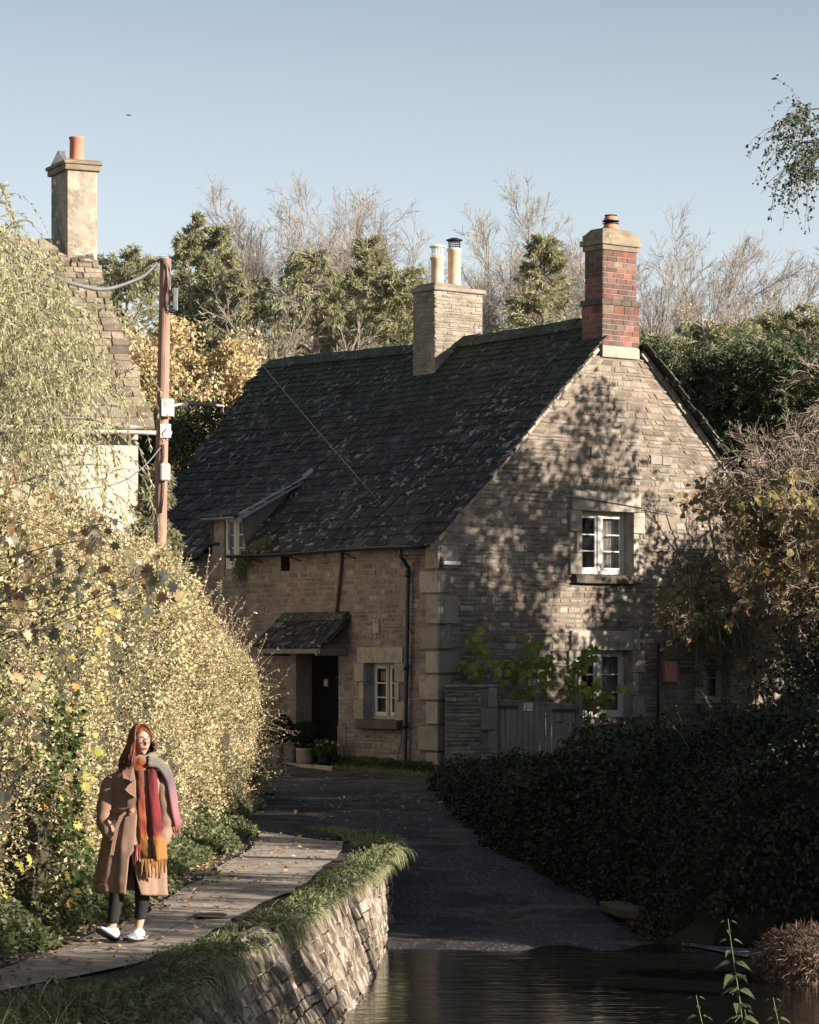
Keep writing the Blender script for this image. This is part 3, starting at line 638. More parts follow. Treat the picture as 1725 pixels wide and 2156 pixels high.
# gutters and pipes
def halfpipe(g, pts, r, n=8):
    Rg = []
    for p, d in pts:
        d = nrm(d); sd = np.cross(d, A(0, 0, 1)); c = []
        for k in range(n + 1): th = math.pi * k / n; c.append(p + sd * r * math.cos(th) - A(0, 0, 1) * r * math.sin(th))
        for k in range(n, -1, -1): th = math.pi * k / n; c.append(p + sd * (r - .008) * math.cos(th) - A(0, 0, 1) * (r - .008) * math.sin(th))
        Rg.append(c)
    g.rings(Rg)
gb = PF(0, .33, 4.42)
g = G(); halfpipe(g, [(PF(s, .33, 4.43 + .02 * math.sin(s)), U) for s in np.linspace(-.02, s0 - .12 + .3, 12)], .075)
for s in (.9, 2.5, 4.3, 5.6): g.tube([PF(s, .33, 4.35), PF(s, .02, 4.25)], .012, 6)
gut = g.build('gutter', M['black'], house, smooth=True)
g = G(); halfpipe(g, [(PF(s, .27, 5.2), U) for s in np.linspace(s0 + .02, s1, 4)], .05); sd = s0 + .3
g.tube([PF(sd, .27, 5.15), PF(sd + .02, .2, 5.0), PF(sd + .1, .12, 4.55)], .035, 8); g.build('dormer_gutter', M['lead'], dm, smooth=True)
g = G(); halfpipe(g, [(PF(s, .33, 4.42), U) for s in np.linspace(s1 + .05, 10.4, 6)], .07); g.build('gutter', M['black'], house, smooth=True)
sp = fs(868)
g = G(); g.tube([PF(sp - .06, .33, 4.38), PF(sp - .06, .33, 4.25), PF(sp - .02, .1, 4.02), PF(sp, .1, 3.8), PF(fs(861), .1, .28), PF(fs(861), .2, .16)], .042, 12)
for z in (3.85, 2.1, 1.0): s_ = fs(868) + (fs(861) - fs(868)) * (3.8 - z) / 3.6; g.tube([PF(s_, .1, z), PF(s_, .1, z + .12)], .056, 12); g.bx(0, 0, 0, 0, 0, 0) if False else None
g.build('downpipe', M['darkgreen'], house, smooth=True)
g = G(); g.tube([PF(fs(725), .05, fz(725, 1155)), PF(fs(722), .05, fz(722, 1200)), PF(fs(712), .05, fz(712, 1295))], .03, 8); g.build('waste_pipe', M['rust'], house, smooth=True)
g = G(); g.tube([PF(fs(x), .04, fz(x, y)) for x, y in ((728, 1158), (780, 1160), (860, 1157), (905, 1150), (918, 1160))], .012, 6); g.build('wall_cable', M['cable'], house)
g = G(); g.tube([PF(fs(x), .03, fz(x, y)) for x, y in ((846, 1535), (848, 1560), (840, 1590), (841, 1618))], .008, 6); g.build('wall_cable', M['cable'], house)
g = G()
a, b, c, d = fs(610), fs(596), fz(600, 1202), fz(600, 1166)
g.hexa([PF(a, .05, c), PF(b, .05, c), PF(b, -.02, c), PF(a, -.02, c), PF(a, .05, d), PF(b, .05, d), PF(b, -.02, d), PF(a, -.02, d)]); g.build('dark_lintel_board', M['door'], house)
def face_block(PW, fx_, fz_, x0, x1, y0, y1, e, nm, mt, par=house):
    a, b, c, d = fx_(x0), fx_(x1), fz_((x0 + x1) / 2, y1), fz_((x0 + x1) / 2, y0); g = G()
    g.hexa([PW(a, e, c), PW(b, e, c), PW(b, -.02, c), PW(a, -.02, c), PW(a, e, d), PW(b, e, d), PW(b, -.02, d), PW(a, -.02, d)]); return g.build(nm, mt, par, bevel=.01)
face_block(PF, fs, fz, 801, 788, 1304, 1333, .04, 'pale_wall_stone', M['ashlar'])
face_block(PG, gv, gz, 927, 962, 1182, 1190, .12, 'shelf_bracket', M['whitebox'])
for x0, x1, y0, y1 in ((1243, 1269, 944, 962), (1368, 1392, 960, 978), (1393, 1413, 962, 980), (1303, 1350, 1000, 1008), (1132, 1160, 1051, 1057)): face_block(PG, gv, gz, x0, x1, y0, y1, .04, 'pale_wall_stone', M['greyashlar'])
face_block(PG, gv, gz, 1393, 1418, 1393, 1436, .12, 'terracotta_meter_box', M['pot'])
g = G(); g.tube([PG(gv(1383), .07, gz(1383, 1352)), PG(gv(1380), .07, gz(1380, 1540))], .025, 8); g.build('drain_pipe', M['black'], house, smooth=True)
g = G(); g.tube([PG(gv(x), .09, gz(x, y)) for x, y in ((1120, 1035), (1200, 1047), (1300, 1062), (1420, 1084))], .008, 5); g.build('wall_cable', M['cable'], house)
g = G(); ps = [PG(gv(x), .05, gz(x, y)) for x, y in ((928, 1172), (925, 1195))]; g.tube(ps, .035, 8)
for q in (.25, .5, .75): g.tube([ps[0] + (ps[1] - ps[0]) * q, ps[0] + (ps[1] - ps[0]) * (q + .1)], .05, 8)
g.build('insulator', M['rust'], house, smooth=True)

# porch canopy
s0p, s1p = fs(736), fs(600); zt, zb, q = 3.16, 2.56, .68
can = G(); e4 = nrm(V_ * q + A(0, 0, zt - zb)); Pc = O - V_ * q + A(0, 0, zb); Lc = float(np.hypot(q, zt - zb))
tiles(can, Pc, U, e4, Lc, lambda t: (s0p, s1p), rng, ex=(.17, .13), wd=(.16, .3), th=.022)
can.hexa([Pc + U * s0p - A(0, 0, .04), Pc + U * s1p - A(0, 0, .04), Pc + U * s1p + e4 * Lc - A(0, 0, .04), Pc + U * s0p + e4 * Lc - A(0, 0, .04), Pc + U * s0p, Pc + U * s1p, Pc + U * s1p + e4 * Lc, Pc + U * s0p + e4 * Lc])
cn = can.build('porch_canopy', M['slate'], house)
g = G()
for s in (s0p + .06, s1p - .15):
    g.hexa([PF(s, q + .05, zb - .18), PF(s + .09, q + .05, zb - .18), PF(s + .09, 0, zb - .18), PF(s, 0, zb - .18), PF(s, q + .05, zb - .06), PF(s + .09, q + .05, zb - .06), PF(s + .09, 0, zb - .06), PF(s, 0, zb - .06)])
    g.hexa([PF(s, q - .04, zb - .06), PF(s + .07, q - .04, zb - .06), PF(s + .07, .0, zt - .16), PF(s, .0, zt - .16), PF(s, q - .04, zb + .02), PF(s + .07, q - .04, zb + .02), PF(s + .07, .0, zt - .05), PF(s, .0, zt - .05)])
g.hexa([PF(s0p, q + .03, zb - .14), PF(s1p, q + .03, zb - .14), PF(s1p, q - .05, zb - .14), PF(s0p, q - .05, zb - .14), PF(s0p, q + .03, zb - .05), PF(s1p, q + .03, zb - .05), PF(s1p, q - .05, zb - .05), PF(s0p, q - .05, zb - .05)])
g.build('bracket', M['fringetimber'], cn, bevel=.008)
g = G()
for i in range(9):
    a = s0p + (s1p - s0p) * i / 9; b = s0p + (s1p - s0p) * (i + 1) / 9 - .01
    g.hexa([PF(a, .16, zt - .1), PF(b, .16, zt - .1), PF(b, 0, zt - .05), PF(a, 0, zt - .05), PF(a, .16, zt + .0), PF(b, .16, zt + .01), PF(b, 0, zt + .09), PF(a, 0, zt + .09)])
g.build('canopy_ridge', M['mossslate'], cn, bevel=.015)

# chimneys
def shaft(g, s0, s1, v0, v1, z0, z1, rh, sw, out, gap=.01, jit=0.0, inset=.008):
    c = lambda s, v: O + U * s + V_ * v
    rubble(g, c(s0, v0), V_, -U, lambda z: [(0, v1 - v0)], z0, z1, rh, sw, out, rng, gap=gap, jit=jit, inset=inset)
    rubble(g, c(s1, v0), V_, U, lambda z: [(0, v1 - v0)], z0, z1, rh, sw, out, rng, gap=gap, jit=jit, inset=inset)
    rubble(g, c(s0, v0), U, -V_, lambda z: [(0, s1 - s0)], z0, z1, rh, sw, out, rng, gap=gap, jit=jit, inset=inset)
    rubble(g, c(s0, v1), U, V_, lambda z: [(0, s1 - s0)], z0, z1, rh, sw, out, rng, gap=gap, jit=jit, inset=inset)
def slab(g, s0, s1, v0, v1, z0, z1, t=0.0):
    c = lambda s, v, z: O + U * s + V_ * v + A(0, 0, z)
    g.hexa([c(s0, v0, z0), c(s1, v0, z0), c(s1, v1, z0), c(s0, v1, z0), c(s0 + t, v0 + t, z1), c(s1 - t, v0 + t, z1), c(s1 - t, v1 - t, z1), c(s0 + t, v1 - t, z1)])
def lathe(g, c, prof, n=20, m=0):
    th = np.arange(n) * 2 * math.pi / n
    g.rings([[c + A(r * math.cos(a), r * math.sin(a), z) for a in th] for r, z in prof], m)
g = G(); shaft(g, -.05, .55, 4.08, 5.04, 8.43, 9.22, (.104, .106), (.24, .29), (.008, .014)); shaft(g, -.01, .51, 4.12, 5.0, 9.34, 10.3, (.104, .106), (.24, .29), (.008, .014))
bc = g.build('brick_chimney', [M['brick'], M['bmortar']], house); bc['label'] = 'red brick chimney at the gable end'
g = G(); slab(g, -.06, .56, 4.07, 5.05, 8.2, 8.43); g.build('plinth', M['ashlar'], bc, bevel=.015)
g = G()
for i in range(4): a = 4.04 + i * .26; slab(g, -.08, -.05 + .3, a, a + .255, 9.225, 9.335)
slab(g, .25, .58, 4.04, 5.08, 9.225, 9.335); g.build('string_course', M['sill'], bc, bevel=.012)
g = G(); slab(g, -.05, .55, 4.08, 5.04, 10.3, 10.40); slab(g, -.09, .59, 4.04, 5.08, 10.402, 10.51); slab(g, -.05, .55, 4.08, 5.04, 10.512, 10.62); slab(g, -.03, .53, 4.10, 5.02, 10.622, 10.74, .1); g.build('cap', M['cap'], bc, bevel=.012)
g = G(); cc = O + U * .25 + V_ * 4.56 + A(0, 0, 10.72)
lathe(g, cc, [(.13, 0), (.155, .04), (.155, .08), (.13, .12), (.13, .14)]); lathe(g, cc, [(.13, .20), (.14, .23), (.11, .29), (.02, .31)])
pt = g.build('chimney_pot', M['pot'], bc, smooth=True)
g = G(); lathe(g, cc, [(.14, .135), (.17, .15), (.14, .16)]); lathe(g, cc, [(.15, .185), (.18, .20), (.12, .22)]); lathe(g, cc, [(.12, .30), (.13, .315), (.02, .33)]); g.build('cowl', M['black'], pt, smooth=True)
sA = None
k = (916 - CX) / F; v0 = 3.78; sA = (k * (56 + .62 * v0) - .53 - .7846 * v0) / (-.62 - .7846 * k)
g = G(); shaft(g, sA, sA + .72, v0, v0 + 1.27, 7.7, 9.95, (.035, .10), (.08, .34), (.002, .022), jit=.016, inset=.010)
mc = g.build('stone_chimney', [M['chimstone'], M['chimstone']], house); mc['label'] = 'pale rubble chimney astride the middle of the ridge'
g = G(); slab(g, sA - .07, sA + .79, v0 - .07, v0 + 1.36, 9.95, 10.05, .02); slab(g, sA + .02, sA + .70, v0 + .02, v0 + 1.0, 10.052, 10.13, .03); g.build('cap', M['chimstone'], mc, bevel=.03)
for (x, yb, yt, ct, lab) in ((921.5, 575, 541, 519, 'short pot with white mesh cowl'), (957, 573, 523, 505, 'tall pot with black mesh cowl')):
    vv = v0 + (.3 if x < 940 else .66); k = (x - CX) / F; s_ = (k * (56 + .62 * vv) - .53 - .7846 * vv) / (-.62 - .7846 * k); c = O + U * s_ + V_ * vv; Yp = c[1]
    zz = lambda y: ZC + (HZ - y) * Yp / F
    h = zz(yt) - 10.1; c = c + A(0, 0, 10.1); g = G(); lathe(g, c, [(.145, 0), (.13, .05), (.135, h - .08), (.155, h - .06), (.155, h - .01), (.13, h), (.10, h), (.10, h - .3)])
    p = g.build('chimney_pot', M['potpale'], mc, smooth=True); p['label'] = lab
    g = G(); hh = zz(ct) - zz(yt)
    for i in range(14):
        a = i * 2 * math.pi / 14; g.tube([c + A(.115 * math.cos(a), .115 * math.sin(a), h), c + A(.125 * math.cos(a), .125 * math.sin(a), h + hh - .02)], .006, 4)
    for j in range(4): th = np.arange(17) * 2 * math.pi / 16; g.tube([c + A(.125 * math.cos(a), .125 * math.sin(a), h + hh * (j + .5) / 4.4) for a in th], .005, 4)
    lathe(g, c, [(.17, h + hh - .02), (.175, h + hh), (.06, h + hh + .04), (.01, h + hh + .045)])
    g.build('cowl', M['whitebox'] if x < 940 else M['black'], p)

# ------------------------------------------------------------------ cottage on the left
Ol = A(-4.88, 54, 0); ul = nrm(A(-.93, -.22, 0)); nl = nrm(A(.22, -.93, 0))
left = empty('stone_cottage', Ol, 'sunlit plastered cottage behind the willow at the left with one tall chimney', 'cottage')
PL = frame_to(Ol, ul, nl)
g = G(); L2 = 9
g.hexa([PL(0, 0, -.2), PL(L2, 0, -.2), PL(L2, -6.5, -.2), PL(0, -6.5, -.2), PL(0, 0, 6.45), PL(L2, 0, 6.45), PL(L2, -6.5, 6.45), PL(0, -6.5, 6.45)])
g.prism([PL(.1, -.1, 6.45), PL(.1, -6.4, 6.45), PL(.85, -3.25, 9.95)], ul * .3); g.prism([PL(L2 - .3, 0, 6.45), PL(L2 - .3, -6.5, 6.45), PL(L2 - .3, -3.25, 10.1)], ul * .28)
M['leftwall'] = wear('pale_lime_plaster', [(.50, .44, .36), (.50, .44, .36)], [((.34, .28, .21), .9, .54, .1, .7), ((.26, .24, .22), 1.8, .58, .12, .7)], bsc=12, bst=.6, nsc=1.2, mott=.25)
g.build('wall', M['leftwall'], left)
rngl = np.random.default_rng(4)
g = G(); e5 = nrm(-nl * 3.5 + A(0, 0, 3.75)); Pq = PL(-.22, .28, 6.42); Ll = float(np.hypot(3.53, 3.75))
tiles(g, Pq, ul, e5, Ll, lambda t: (.70 * t, L2 + .3), rngl, ex=(.27, .14), wd=(.16, .5), th=.045)
g.prism([Pq, Pq + ul * (L2 + .3), Pq + ul * (L2 + .3) + e5 * Ll, Pq + e5 * Ll + ul * .75], A(0, 0, -.05))
Pq2 = PL(-.22, -6.78, 6.42); e6 = nrm(nl * 3.5 + A(0, 0, 3.75)); tiles(g, Pq2, ul, e6, Ll, lambda t: (.75 * t, L2 + .3), rngl, ex=(.5, .4), wd=(.5, .8), th=.04)
g.prism([Pq2, Pq2 + ul * (L2 + .3), Pq2 + ul * (L2 + .3) + e6 * Ll, Pq2 + e6 * Ll + ul * .8], A(0, 0, -.05))
lr = g.build('roof', M['warmslate'], left)
g = G(); s = .5
while s < L2:
    l = rngl.uniform(.4, .6); c = PL(s, -3.25, 10.2); c2 = PL(s + l - .01, -3.25, 10.2)
    for sg in (-1, 1): g.hexa([c + nl * sg * .2 - A(0, 0, .2), c2 + nl * sg * .2 - A(0, 0, .2), c2, c, c + nl * sg * .23 - A(0, 0, .14), c2 + nl * sg * .23 - A(0, 0, .14), c2 + A(0, 0, .08), c + A(0, 0, .08)])
    s += l
g.build('ridge_stones', M['warmslate'], lr, bevel=.02)
g = G(); halfpipe(g, [(PL(s, .36, 6.38), ul) for s in (-.55, 0, 4, L2)], .07); g.build('gutter', M['greybox'], left, smooth=True)
# chimney: front face 142..200 px, side face 105..142
Yc = 56.6; pc = at(142, 560, Yc); ulc = nrm(A(-.90, -.43, 0)); nlc = nrm(A(.43, -.90, 0))
def Lc_(a, d, z): return A(pc[0], pc[1], 0) - ulc * a - nlc * d + A(0, 0, z)
zc = lambda y: ZC + (HZ - y) * Yc / F
g = G()
def lslab(g, a0, a1, d0, d1, z0, z1, t=0.):
    g.hexa([Lc_(a0, d0, z0), Lc_(a1, d0, z0), Lc_(a1, d1, z0), Lc_(a0, d1, z0), Lc_(a0 + t, d0 + t, z1), Lc_(a1 - t, d0 + t, z1), Lc_(a1 - t, d1 - t, z1), Lc_(a0 + t, d1 - t, z1)])
lslab(g, 0, .60, 0, .95, zc(570) - 1.2, zc(357))
M['plaster'] = wear('weathered_chimney_render', [(.34, .29, .225), (.34, .29, .225)], [((.17, .145, .11), 2.2, .46, .12, .85), ((.68, .64, .57), 6, .58, .06, .9), ((.07, .06, .05), 5, .66, .03, .8)], bsc=14, bst=.8, bd=.02)
lc = g.build('chimney', M['plaster'], left, bevel=.02)
g = G(); lslab(g, -.06, .66, -.06, 1.01, zc(357), zc(345)); lslab(g, -.09, .69, -.09, 1.04, zc(345) + .002, zc(337)); lslab(g, -.08, .68, -.08, 1.03, zc(337) + .002, zc(333), .1); g.build('cap', M['cap'], lc, bevel=.02)
g = G(); lslab(g, -.08, .68, -.1, 1.0, zc(583), zc(572), .03); lslab(g, -.03, .63, -.03, .97, zc(600), zc(583) - .002); g.build('shoulder', M['warmslate'], lc, bevel=.02)
g = G(); cpt = at(162, 333, Yc + .35); lathe(g, A(cpt[0], cpt[1], zc(335)), [(.145, 0), (.14, .05), (.135, .42), (.15, .44), (.15, .47), (.11, .47), (.11, .3)]); g.build('chimney_pot', M['pot'], lc, smooth=True)
g = G(); c = at(124, 335, Yc + .75); g.prism([A(c[0] - .17, c[1], zc(338)), A(c[0] + .2, c[1] - .1, zc(338)), A(c[0] + .12, c[1], zc(304)), A(c[0] - .02, c[1], zc(302))], A(.05, .16, 0)); g.build('slate_cowl', M['lead'], lc, bevel=.01)

# ------------------------------------------------------------------ river wall
rng = np.random.default_rng(21)
Yw = np.concatenate([np.arange(12, 36, .045), np.arange(36, 39.6, .04)]); NH = 40
P = []
for Y in Yw:
    kb_ = float(np.interp(Y, [35.5, 39], [1, .1])); tz = max(float(hgt(xw(Y) - .35, Y)), -.5); tp = A([float(xw(Y)), Y, .05 + tz]); bt = A([float(xb(Y)), Y, -1.15]); nx = nrm(A(1, -.15 if Y < 36 else .4, .15))
    q = np.linspace(0, 1, NH)[:, None]; c = bt + (tp - bt) * q
    P.append(np.vstack([c, tp + A([-.08 * kb_, 0, .04]), tp + A([-.18 * kb_, 0, .03]), tp + A([-.3 * kb_, 0, -.05]), tp + A([-.3 * kb_, 0, -.5])]))
P = np.array(P); W = P[:, :, :].copy()
Q = np.stack([W[..., 1] * 1.0, W[..., 2] * 1.0, W[..., 0] * .3], -1)
cell = vnoise(Q * A(3.2, 5.5, 1), 3); cell2 = vnoise(Q * A(9, 7, 1), 8)
big = fbm(Q * A(1.2, .5, 1), 3, 5); fine = fbm(Q * A(14, 9, 1), 3, 6)
d = .045 * big + .018 * np.tanh(cell * 4) + .010 * np.tanh(cell2 * 4) + .022 * fine
d[:, NH:] *= .3; W[..., 0] += d; W[..., 1] -= d * .3
W[:, :NH, 0] -= .03; g = G(); g.rings(W, closed=False, cap=False)
h = G(); rubble(h, A(0, 0, 0), A(1, 0, 0), A(0, 1, 0), lambda z: [(0, 27.5)], -1.12, .03, (.06, .14), (.10, .36), (.0, .016), rng, gap=.007, jit=.009, inset=.010)
for i, V in enumerate(h.V):
    Yq = 12 + V[:, 0]; f = (V[:, 2] + 1.15) / 1.2; V[:, 2] = np.where(V[:, 2] > -1.0, V[:, 2] + np.clip(hgt(xw(Yq) - .35, Yq), -.5, 0) * f, V[:, 2]); n_ = fbm(np.stack([Yq * 1.2, V[:, 2] * 1.5, V[:, 0] * 0], -1), 3, 5); h.V[i] = np.stack([xb(Yq) + (xw(Yq) - xb(Yq)) * f + V[:, 1] + .07 * n_ + .02 * vnoise(np.stack([Yq * 7, V[:, 2] * 8, V[:, 0] * 0], -1), 15) - .02, Yq - .3 * V[:, 1], V[:, 2]], -1)
g.F += [(f + g.n, 1 if m == 0 else 0) for f, m in h.F]; g.V += h.V; g.n += h.n
tag(g.build('river_wall', [M['rwall'], M['rstone']], smooth=False), 'rough stone retaining wall with grass along its top beside the ford', 'wall')
for nm in ():
    pass

# ------------------------------------------------------------------ grass blades
def blades(g, P, D0, L, Wd, bend, n=4, m=0):      # arching strips
    N = len(P); D0 = nrm(D0); side = nrm(np.cross(D0, A(0, 0, 1)) + rng.normal(0, .3, (N, 3))); pts = [P]; d = D0.copy()
    for i in range(n): d = nrm(d + A(0, 0, -1) * bend[:, None] / n); pts.append(pts[-1] + d * (L / n)[:, None])
    V = []
    for i, p in enumerate(pts): wv = (Wd * (1 - i / n) + .0006)[:, None]; V += [p - side * wv / 2, p + side * wv / 2]
    V = np.stack(V, 1); k = 2 * (n + 1); b = np.arange(N)[:, None] * k
    Fq = np.concatenate([b + [2 * i, 2 * i + 1, 2 * i + 3, 2 * i + 2] for i in range(n)], 0); g.V.append(V.reshape(-1, 3)); g.F.append((Fq + g.n, m)); g.n += N * k
g = G()
N = 32000; Y = 13.5 + 26.3 * rng.random(N) ** 1.0; top = np.clip((Y - 12) / 8, .35, 1)
cl = vnoise(np.stack([Y * 1.6, Y * 0, Y * 0 + 3], -1), 2); cl2 = vnoise(np.stack([Y * 5, Y * 0, Y * 0 + 9], -1), 4)
off = rng.random(N); keep = rng.random(N) < .5 + .8 * cl2 + .25 * (Y > 30); Y, off, cl = Y[keep], off[keep], cl[keep]; N = len(Y)
wid = np.interp(Y, [14, 20, 22, 24, 28, 34, 38], [1.0, 1.0, .62, .5, .46, .50, .55])
x = xw(Y) + .06 - off * wid; z = np.maximum(hgt(x - .3, Y), -.4) + .04 + .05 * cl; P = np.stack([x, Y, z], -1)
out = np.clip(1 - off * 1.6, 0, 1)
D = np.stack([rng.normal(.1, .45, N) + out * .9, rng.normal(-.1, .5, N), np.full(N, .9)], -1)
L = (.09 + .09 * rng.random(N) + .07 * np.clip(cl, 0, 1)) * (1 + .5 * out * (rng.random(N) < .25)) * np.clip(1.25 - off * 1.0, .3, 1) * np.interp(Y, [20, 33, 37], [.8, .9, 1.1])
blades(g, P, D, L, .006 + .006 * rng.random(N), 1.1 + 1.6 * out + .6 * rng.random(N))
# hanging tufts
for (yy, n_, l_) in ((19.5, 500, .28), (21.2, 600, .32), (24.9, 550, .32), (34.6, 500, .28), (35.8, 500, .28), (36.8, 400, .26)):
    Yc_ = yy + rng.normal(0, .22, n_); P = np.stack([xw(Yc_) + rng.normal(-.05, .08, n_), Yc_, np.full(n_, .1)], -1)
    D = np.stack([rng.normal(.7, .4, n_), rng.normal(-.25, .5, n_), rng.normal(.7, .2, n_)], -1)
    blades(g, P, D, l_ * (.6 + .6 * rng.random(n_)), .007 + .005 * rng.random(n_), 2.4 + rng.random(n_) * 1.6)
tag(g.build('verge_grass', M['grass']), 'long tufted grass spilling over the top of the river wall', 'grass', kind='stuff')
# dark foreground sedge at the lower left
g = G(); N = 5000; c = rng.normal(0, 1, (N, 2)); P = np.stack([-2.35 + .38 * c[:, 0], 17.7 + .4 * c[:, 1], np.full(N, .05)], -1)
blades(g, P, np.stack([rng.normal(0, .6, N), rng.normal(-.2, .6, N), np.full(N, 1)], -1), .18 + .2 * rng.random(N), .007 + .004 * rng.random(N), 1.2 + rng.random(N))
tag(g.build('verge_grass', M['grass']), 'dark clump of grass at the lower left corner beside the path', 'grass', kind='stuff')
def rdir(N, up=0., out=None, k=1.):
    v = rng.normal(0, 1, (N, 3)); v[:, 2] += up
    if out is not None: v = v + np.asarray(out) * k
    return nrm(v)
# leafy weeds
g = G(); N = 16000; Y = 15 + 24 * rng.random(N); keep = rng.random(N) < .45 + .6 * vnoise(np.stack([Y * .9, Y * 0, Y * 0 + 7], -1), 12); Y = Y[keep]; N = len(Y)
of = rng.random(N); P = np.stack([xw(Y) + .1 - .38 * of, Y, np.clip(hgt(xw(Y) - .35, Y), -.4, 0) + .05 + .12 * rng.random(N) * (1 - .3 * of)], -1)
g.leaves(P, rdir(N, .3, A(.4, -.3, 0)), rdir(N, 1.5), .03 + .03 * rng.random(N), .018 + .02 * rng.random(N))
N = 5000; c = rng.normal(0, 1, (N, 3)); P = A(-2.0, 18.0, .06) + c * A(.28, .35, .07); P[:, 2] = np.abs(P[:, 2])
g.leaves(P, rdir(N, .2), rdir(N, 1.5), .04 + .03 * rng.random(N), .03 + .02 * rng.random(N))
tag(g.build('verge_weeds', M['weed']), 'small leafy weeds mixed into the grass on the river wall', 'weeds', kind='stuff')

# ------------------------------------------------------------------ hedge on the left
def hx(Y): return np.interp(Y, [10, 14, 20, 26, 32, 36, 42, 48, 50.5, 51.5], [-3.7, -3.6, -3.35, -2.95, -2.62, -2.5, -2.42, -2.42, -2.6, -3.6])
def hH(Y): return np.interp(Y, [10, 32, 36, 40, 44, 48, 51.5], [3.55, 3.55, 3.35, 3.0, 2.55, 2.0, 1.3]) + .22 * vnoise(np.stack([Y * .8, Y * 0, Y * 0], -1), 31) + .12 * vnoise(np.stack([Y * 2.5, Y * 0, Y * 0], -1), 32)
def hsurf(Y, q):      # q 0..1 face, 1..2 over the shoulder and top
    H = hH(Y); r = .75
    zf = np.minimum(q, 1) * (H - r); th = np.clip(q - 1, 0, 1) * math.pi / 2
    x = hx(Y) - r * (1 - np.cos(th)) - np.clip(q - 2, 0, 9) * 1.0; z = zf + r * np.sin(th)
    nx = np.cos(th); nz = np.sin(th)
    s = np.stack([Y * .9, z * .9, x * 0], -1); b = .38 * fbm(s, 3, 41) + .12 * vnoise(s * 3.3, 45) - .12 * np.clip(1 - z, 0, 1)
    return x + nx * b, z + nz * b, nx, nz
hedge = empty('hedge', (-3.4, 33, 0), 'tall sunlit mixed hedge running beside the footpath behind the walking woman', 'hedge')
N = 420000; Y = 13 + 38 * rng.random(N) ** .92; q = rng.random(N) * 2.5; x, z, nx, nz = hsurf(Y, q)
dep = rng.exponential(.075, N) - .05; P = np.stack([x - nx * dep, Y, z - nz * dep], -1) + rng.normal(0, .02, (N, 3))
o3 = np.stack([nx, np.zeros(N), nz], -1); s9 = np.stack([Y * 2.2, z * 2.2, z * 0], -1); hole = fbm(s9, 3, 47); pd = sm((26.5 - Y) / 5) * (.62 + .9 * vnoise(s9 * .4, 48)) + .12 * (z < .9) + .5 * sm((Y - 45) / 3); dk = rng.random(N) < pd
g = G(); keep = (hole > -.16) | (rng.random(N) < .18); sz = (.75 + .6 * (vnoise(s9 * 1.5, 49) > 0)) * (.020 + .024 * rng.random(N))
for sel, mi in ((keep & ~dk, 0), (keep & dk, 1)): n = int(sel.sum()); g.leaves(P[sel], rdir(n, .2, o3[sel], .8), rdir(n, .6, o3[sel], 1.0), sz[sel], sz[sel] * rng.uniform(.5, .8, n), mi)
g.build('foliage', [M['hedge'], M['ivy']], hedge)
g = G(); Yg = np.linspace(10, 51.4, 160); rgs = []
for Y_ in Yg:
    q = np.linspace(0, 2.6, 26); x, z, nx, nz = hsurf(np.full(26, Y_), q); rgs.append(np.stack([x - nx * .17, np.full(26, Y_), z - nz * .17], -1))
g.rings(rgs, closed=False, cap=False); g.build('dark_core', plain('dark_hedge_core', (.035, .03, .016), .95, bst=1, bsc=30, var=.6, nsc=25), hedge)  # solid dark sheet added inside the hedge to block light, not modelled twigs
# shoots above and beside
def shoots(g, gl, N, base, dirs, L, k=6, wig=.12, grav=0., r=.005, lp=9, ll=.035, lw=.02):
    P = [base]; d = nrm(dirs); D = [d]
    for i in range(k): d = nrm(d + rng.normal(0, wig, (N, 3)) + A(0, 0, grav)); P.append(P[-1] + d * (L / k)[:, None]); D.append(d)
    P = np.stack(P, 1); D = np.stack(D, 1); g.tubes(P, np.linspace(1, .3, k + 1)[None] * np.full((N, 1), r), 3)
    t = rng.random((N, lp)) ** .8 * k; i = np.minimum(t.astype(int), k - 1); f = (t - i)[..., None]; a = np.arange(N)[:, None]
    p = (P[a, i] * (1 - f) + P[a, i + 1] * f).reshape(-1, 3); dd = D[a, i].reshape(-1, 3); n = len(p)
    if gl is not None: gl.leaves(p, nrm(dd * .5 + rdir(n)), rdir(n, .8), ll * (.6 + .8 * rng.random(n)), lw * (.6 + .8 * rng.random(n)))
    return P
g, gl = G(), G(); N = 1500; Y = 16 + 34 * rng.random(N); x, z, nx, nz = hsurf(Y, 1.2 + 1.2 * rng.random(N))
shoots(g, gl, N, np.stack([x, Y, z - .1], -1), np.stack([rng.normal(.12, .25, N), rng.normal(0, .25, N), np.ones(N)], -1), .15 + .35 * rng.random(N) ** 2, lp=12)
N = 70; Y = 36 + 13 * rng.random(N); x, z, nx, nz = hsurf(Y, 1.1 + .8 * rng.random(N))
shoots(g, gl, N, np.stack([x, Y, z - .1], -1), np.stack([rng.normal(.35, .2, N), rng.normal(0, .2, N), np.ones(N)], -1), .45 + .4 * rng.random(N), lp=22, r=.006)
N = 1700; Y = 16 + 34.5 * rng.random(N); x, z, nx, nz = hsurf(Y, .15 + .95 * rng.random(N))
shoots(g, gl, N, np.stack([x - .05, Y, z], -1), np.stack([np.ones(N), rng.normal(-.2, .5, N), rng.normal(.35, .4, N)], -1), .18 + .28 * rng.random(N) ** 2, lp=10)
N = 90; Y = 44 + 6.5 * rng.random(N); x, z, nx, nz = hsurf(Y, .35 + .75 * rng.random(N))
shoots(g, gl, N, np.stack([x - .05, Y, z], -1), np.stack([np.ones(N), rng.normal(-.2, .5, N), rng.normal(.15, .4, N)], -1), .4 + .5 * rng.random(N), lp=24, r=.006)
g.build('shoots', M['redtwig'], hedge); gl.build('shoot_leaves', M['hedge'], hedge)
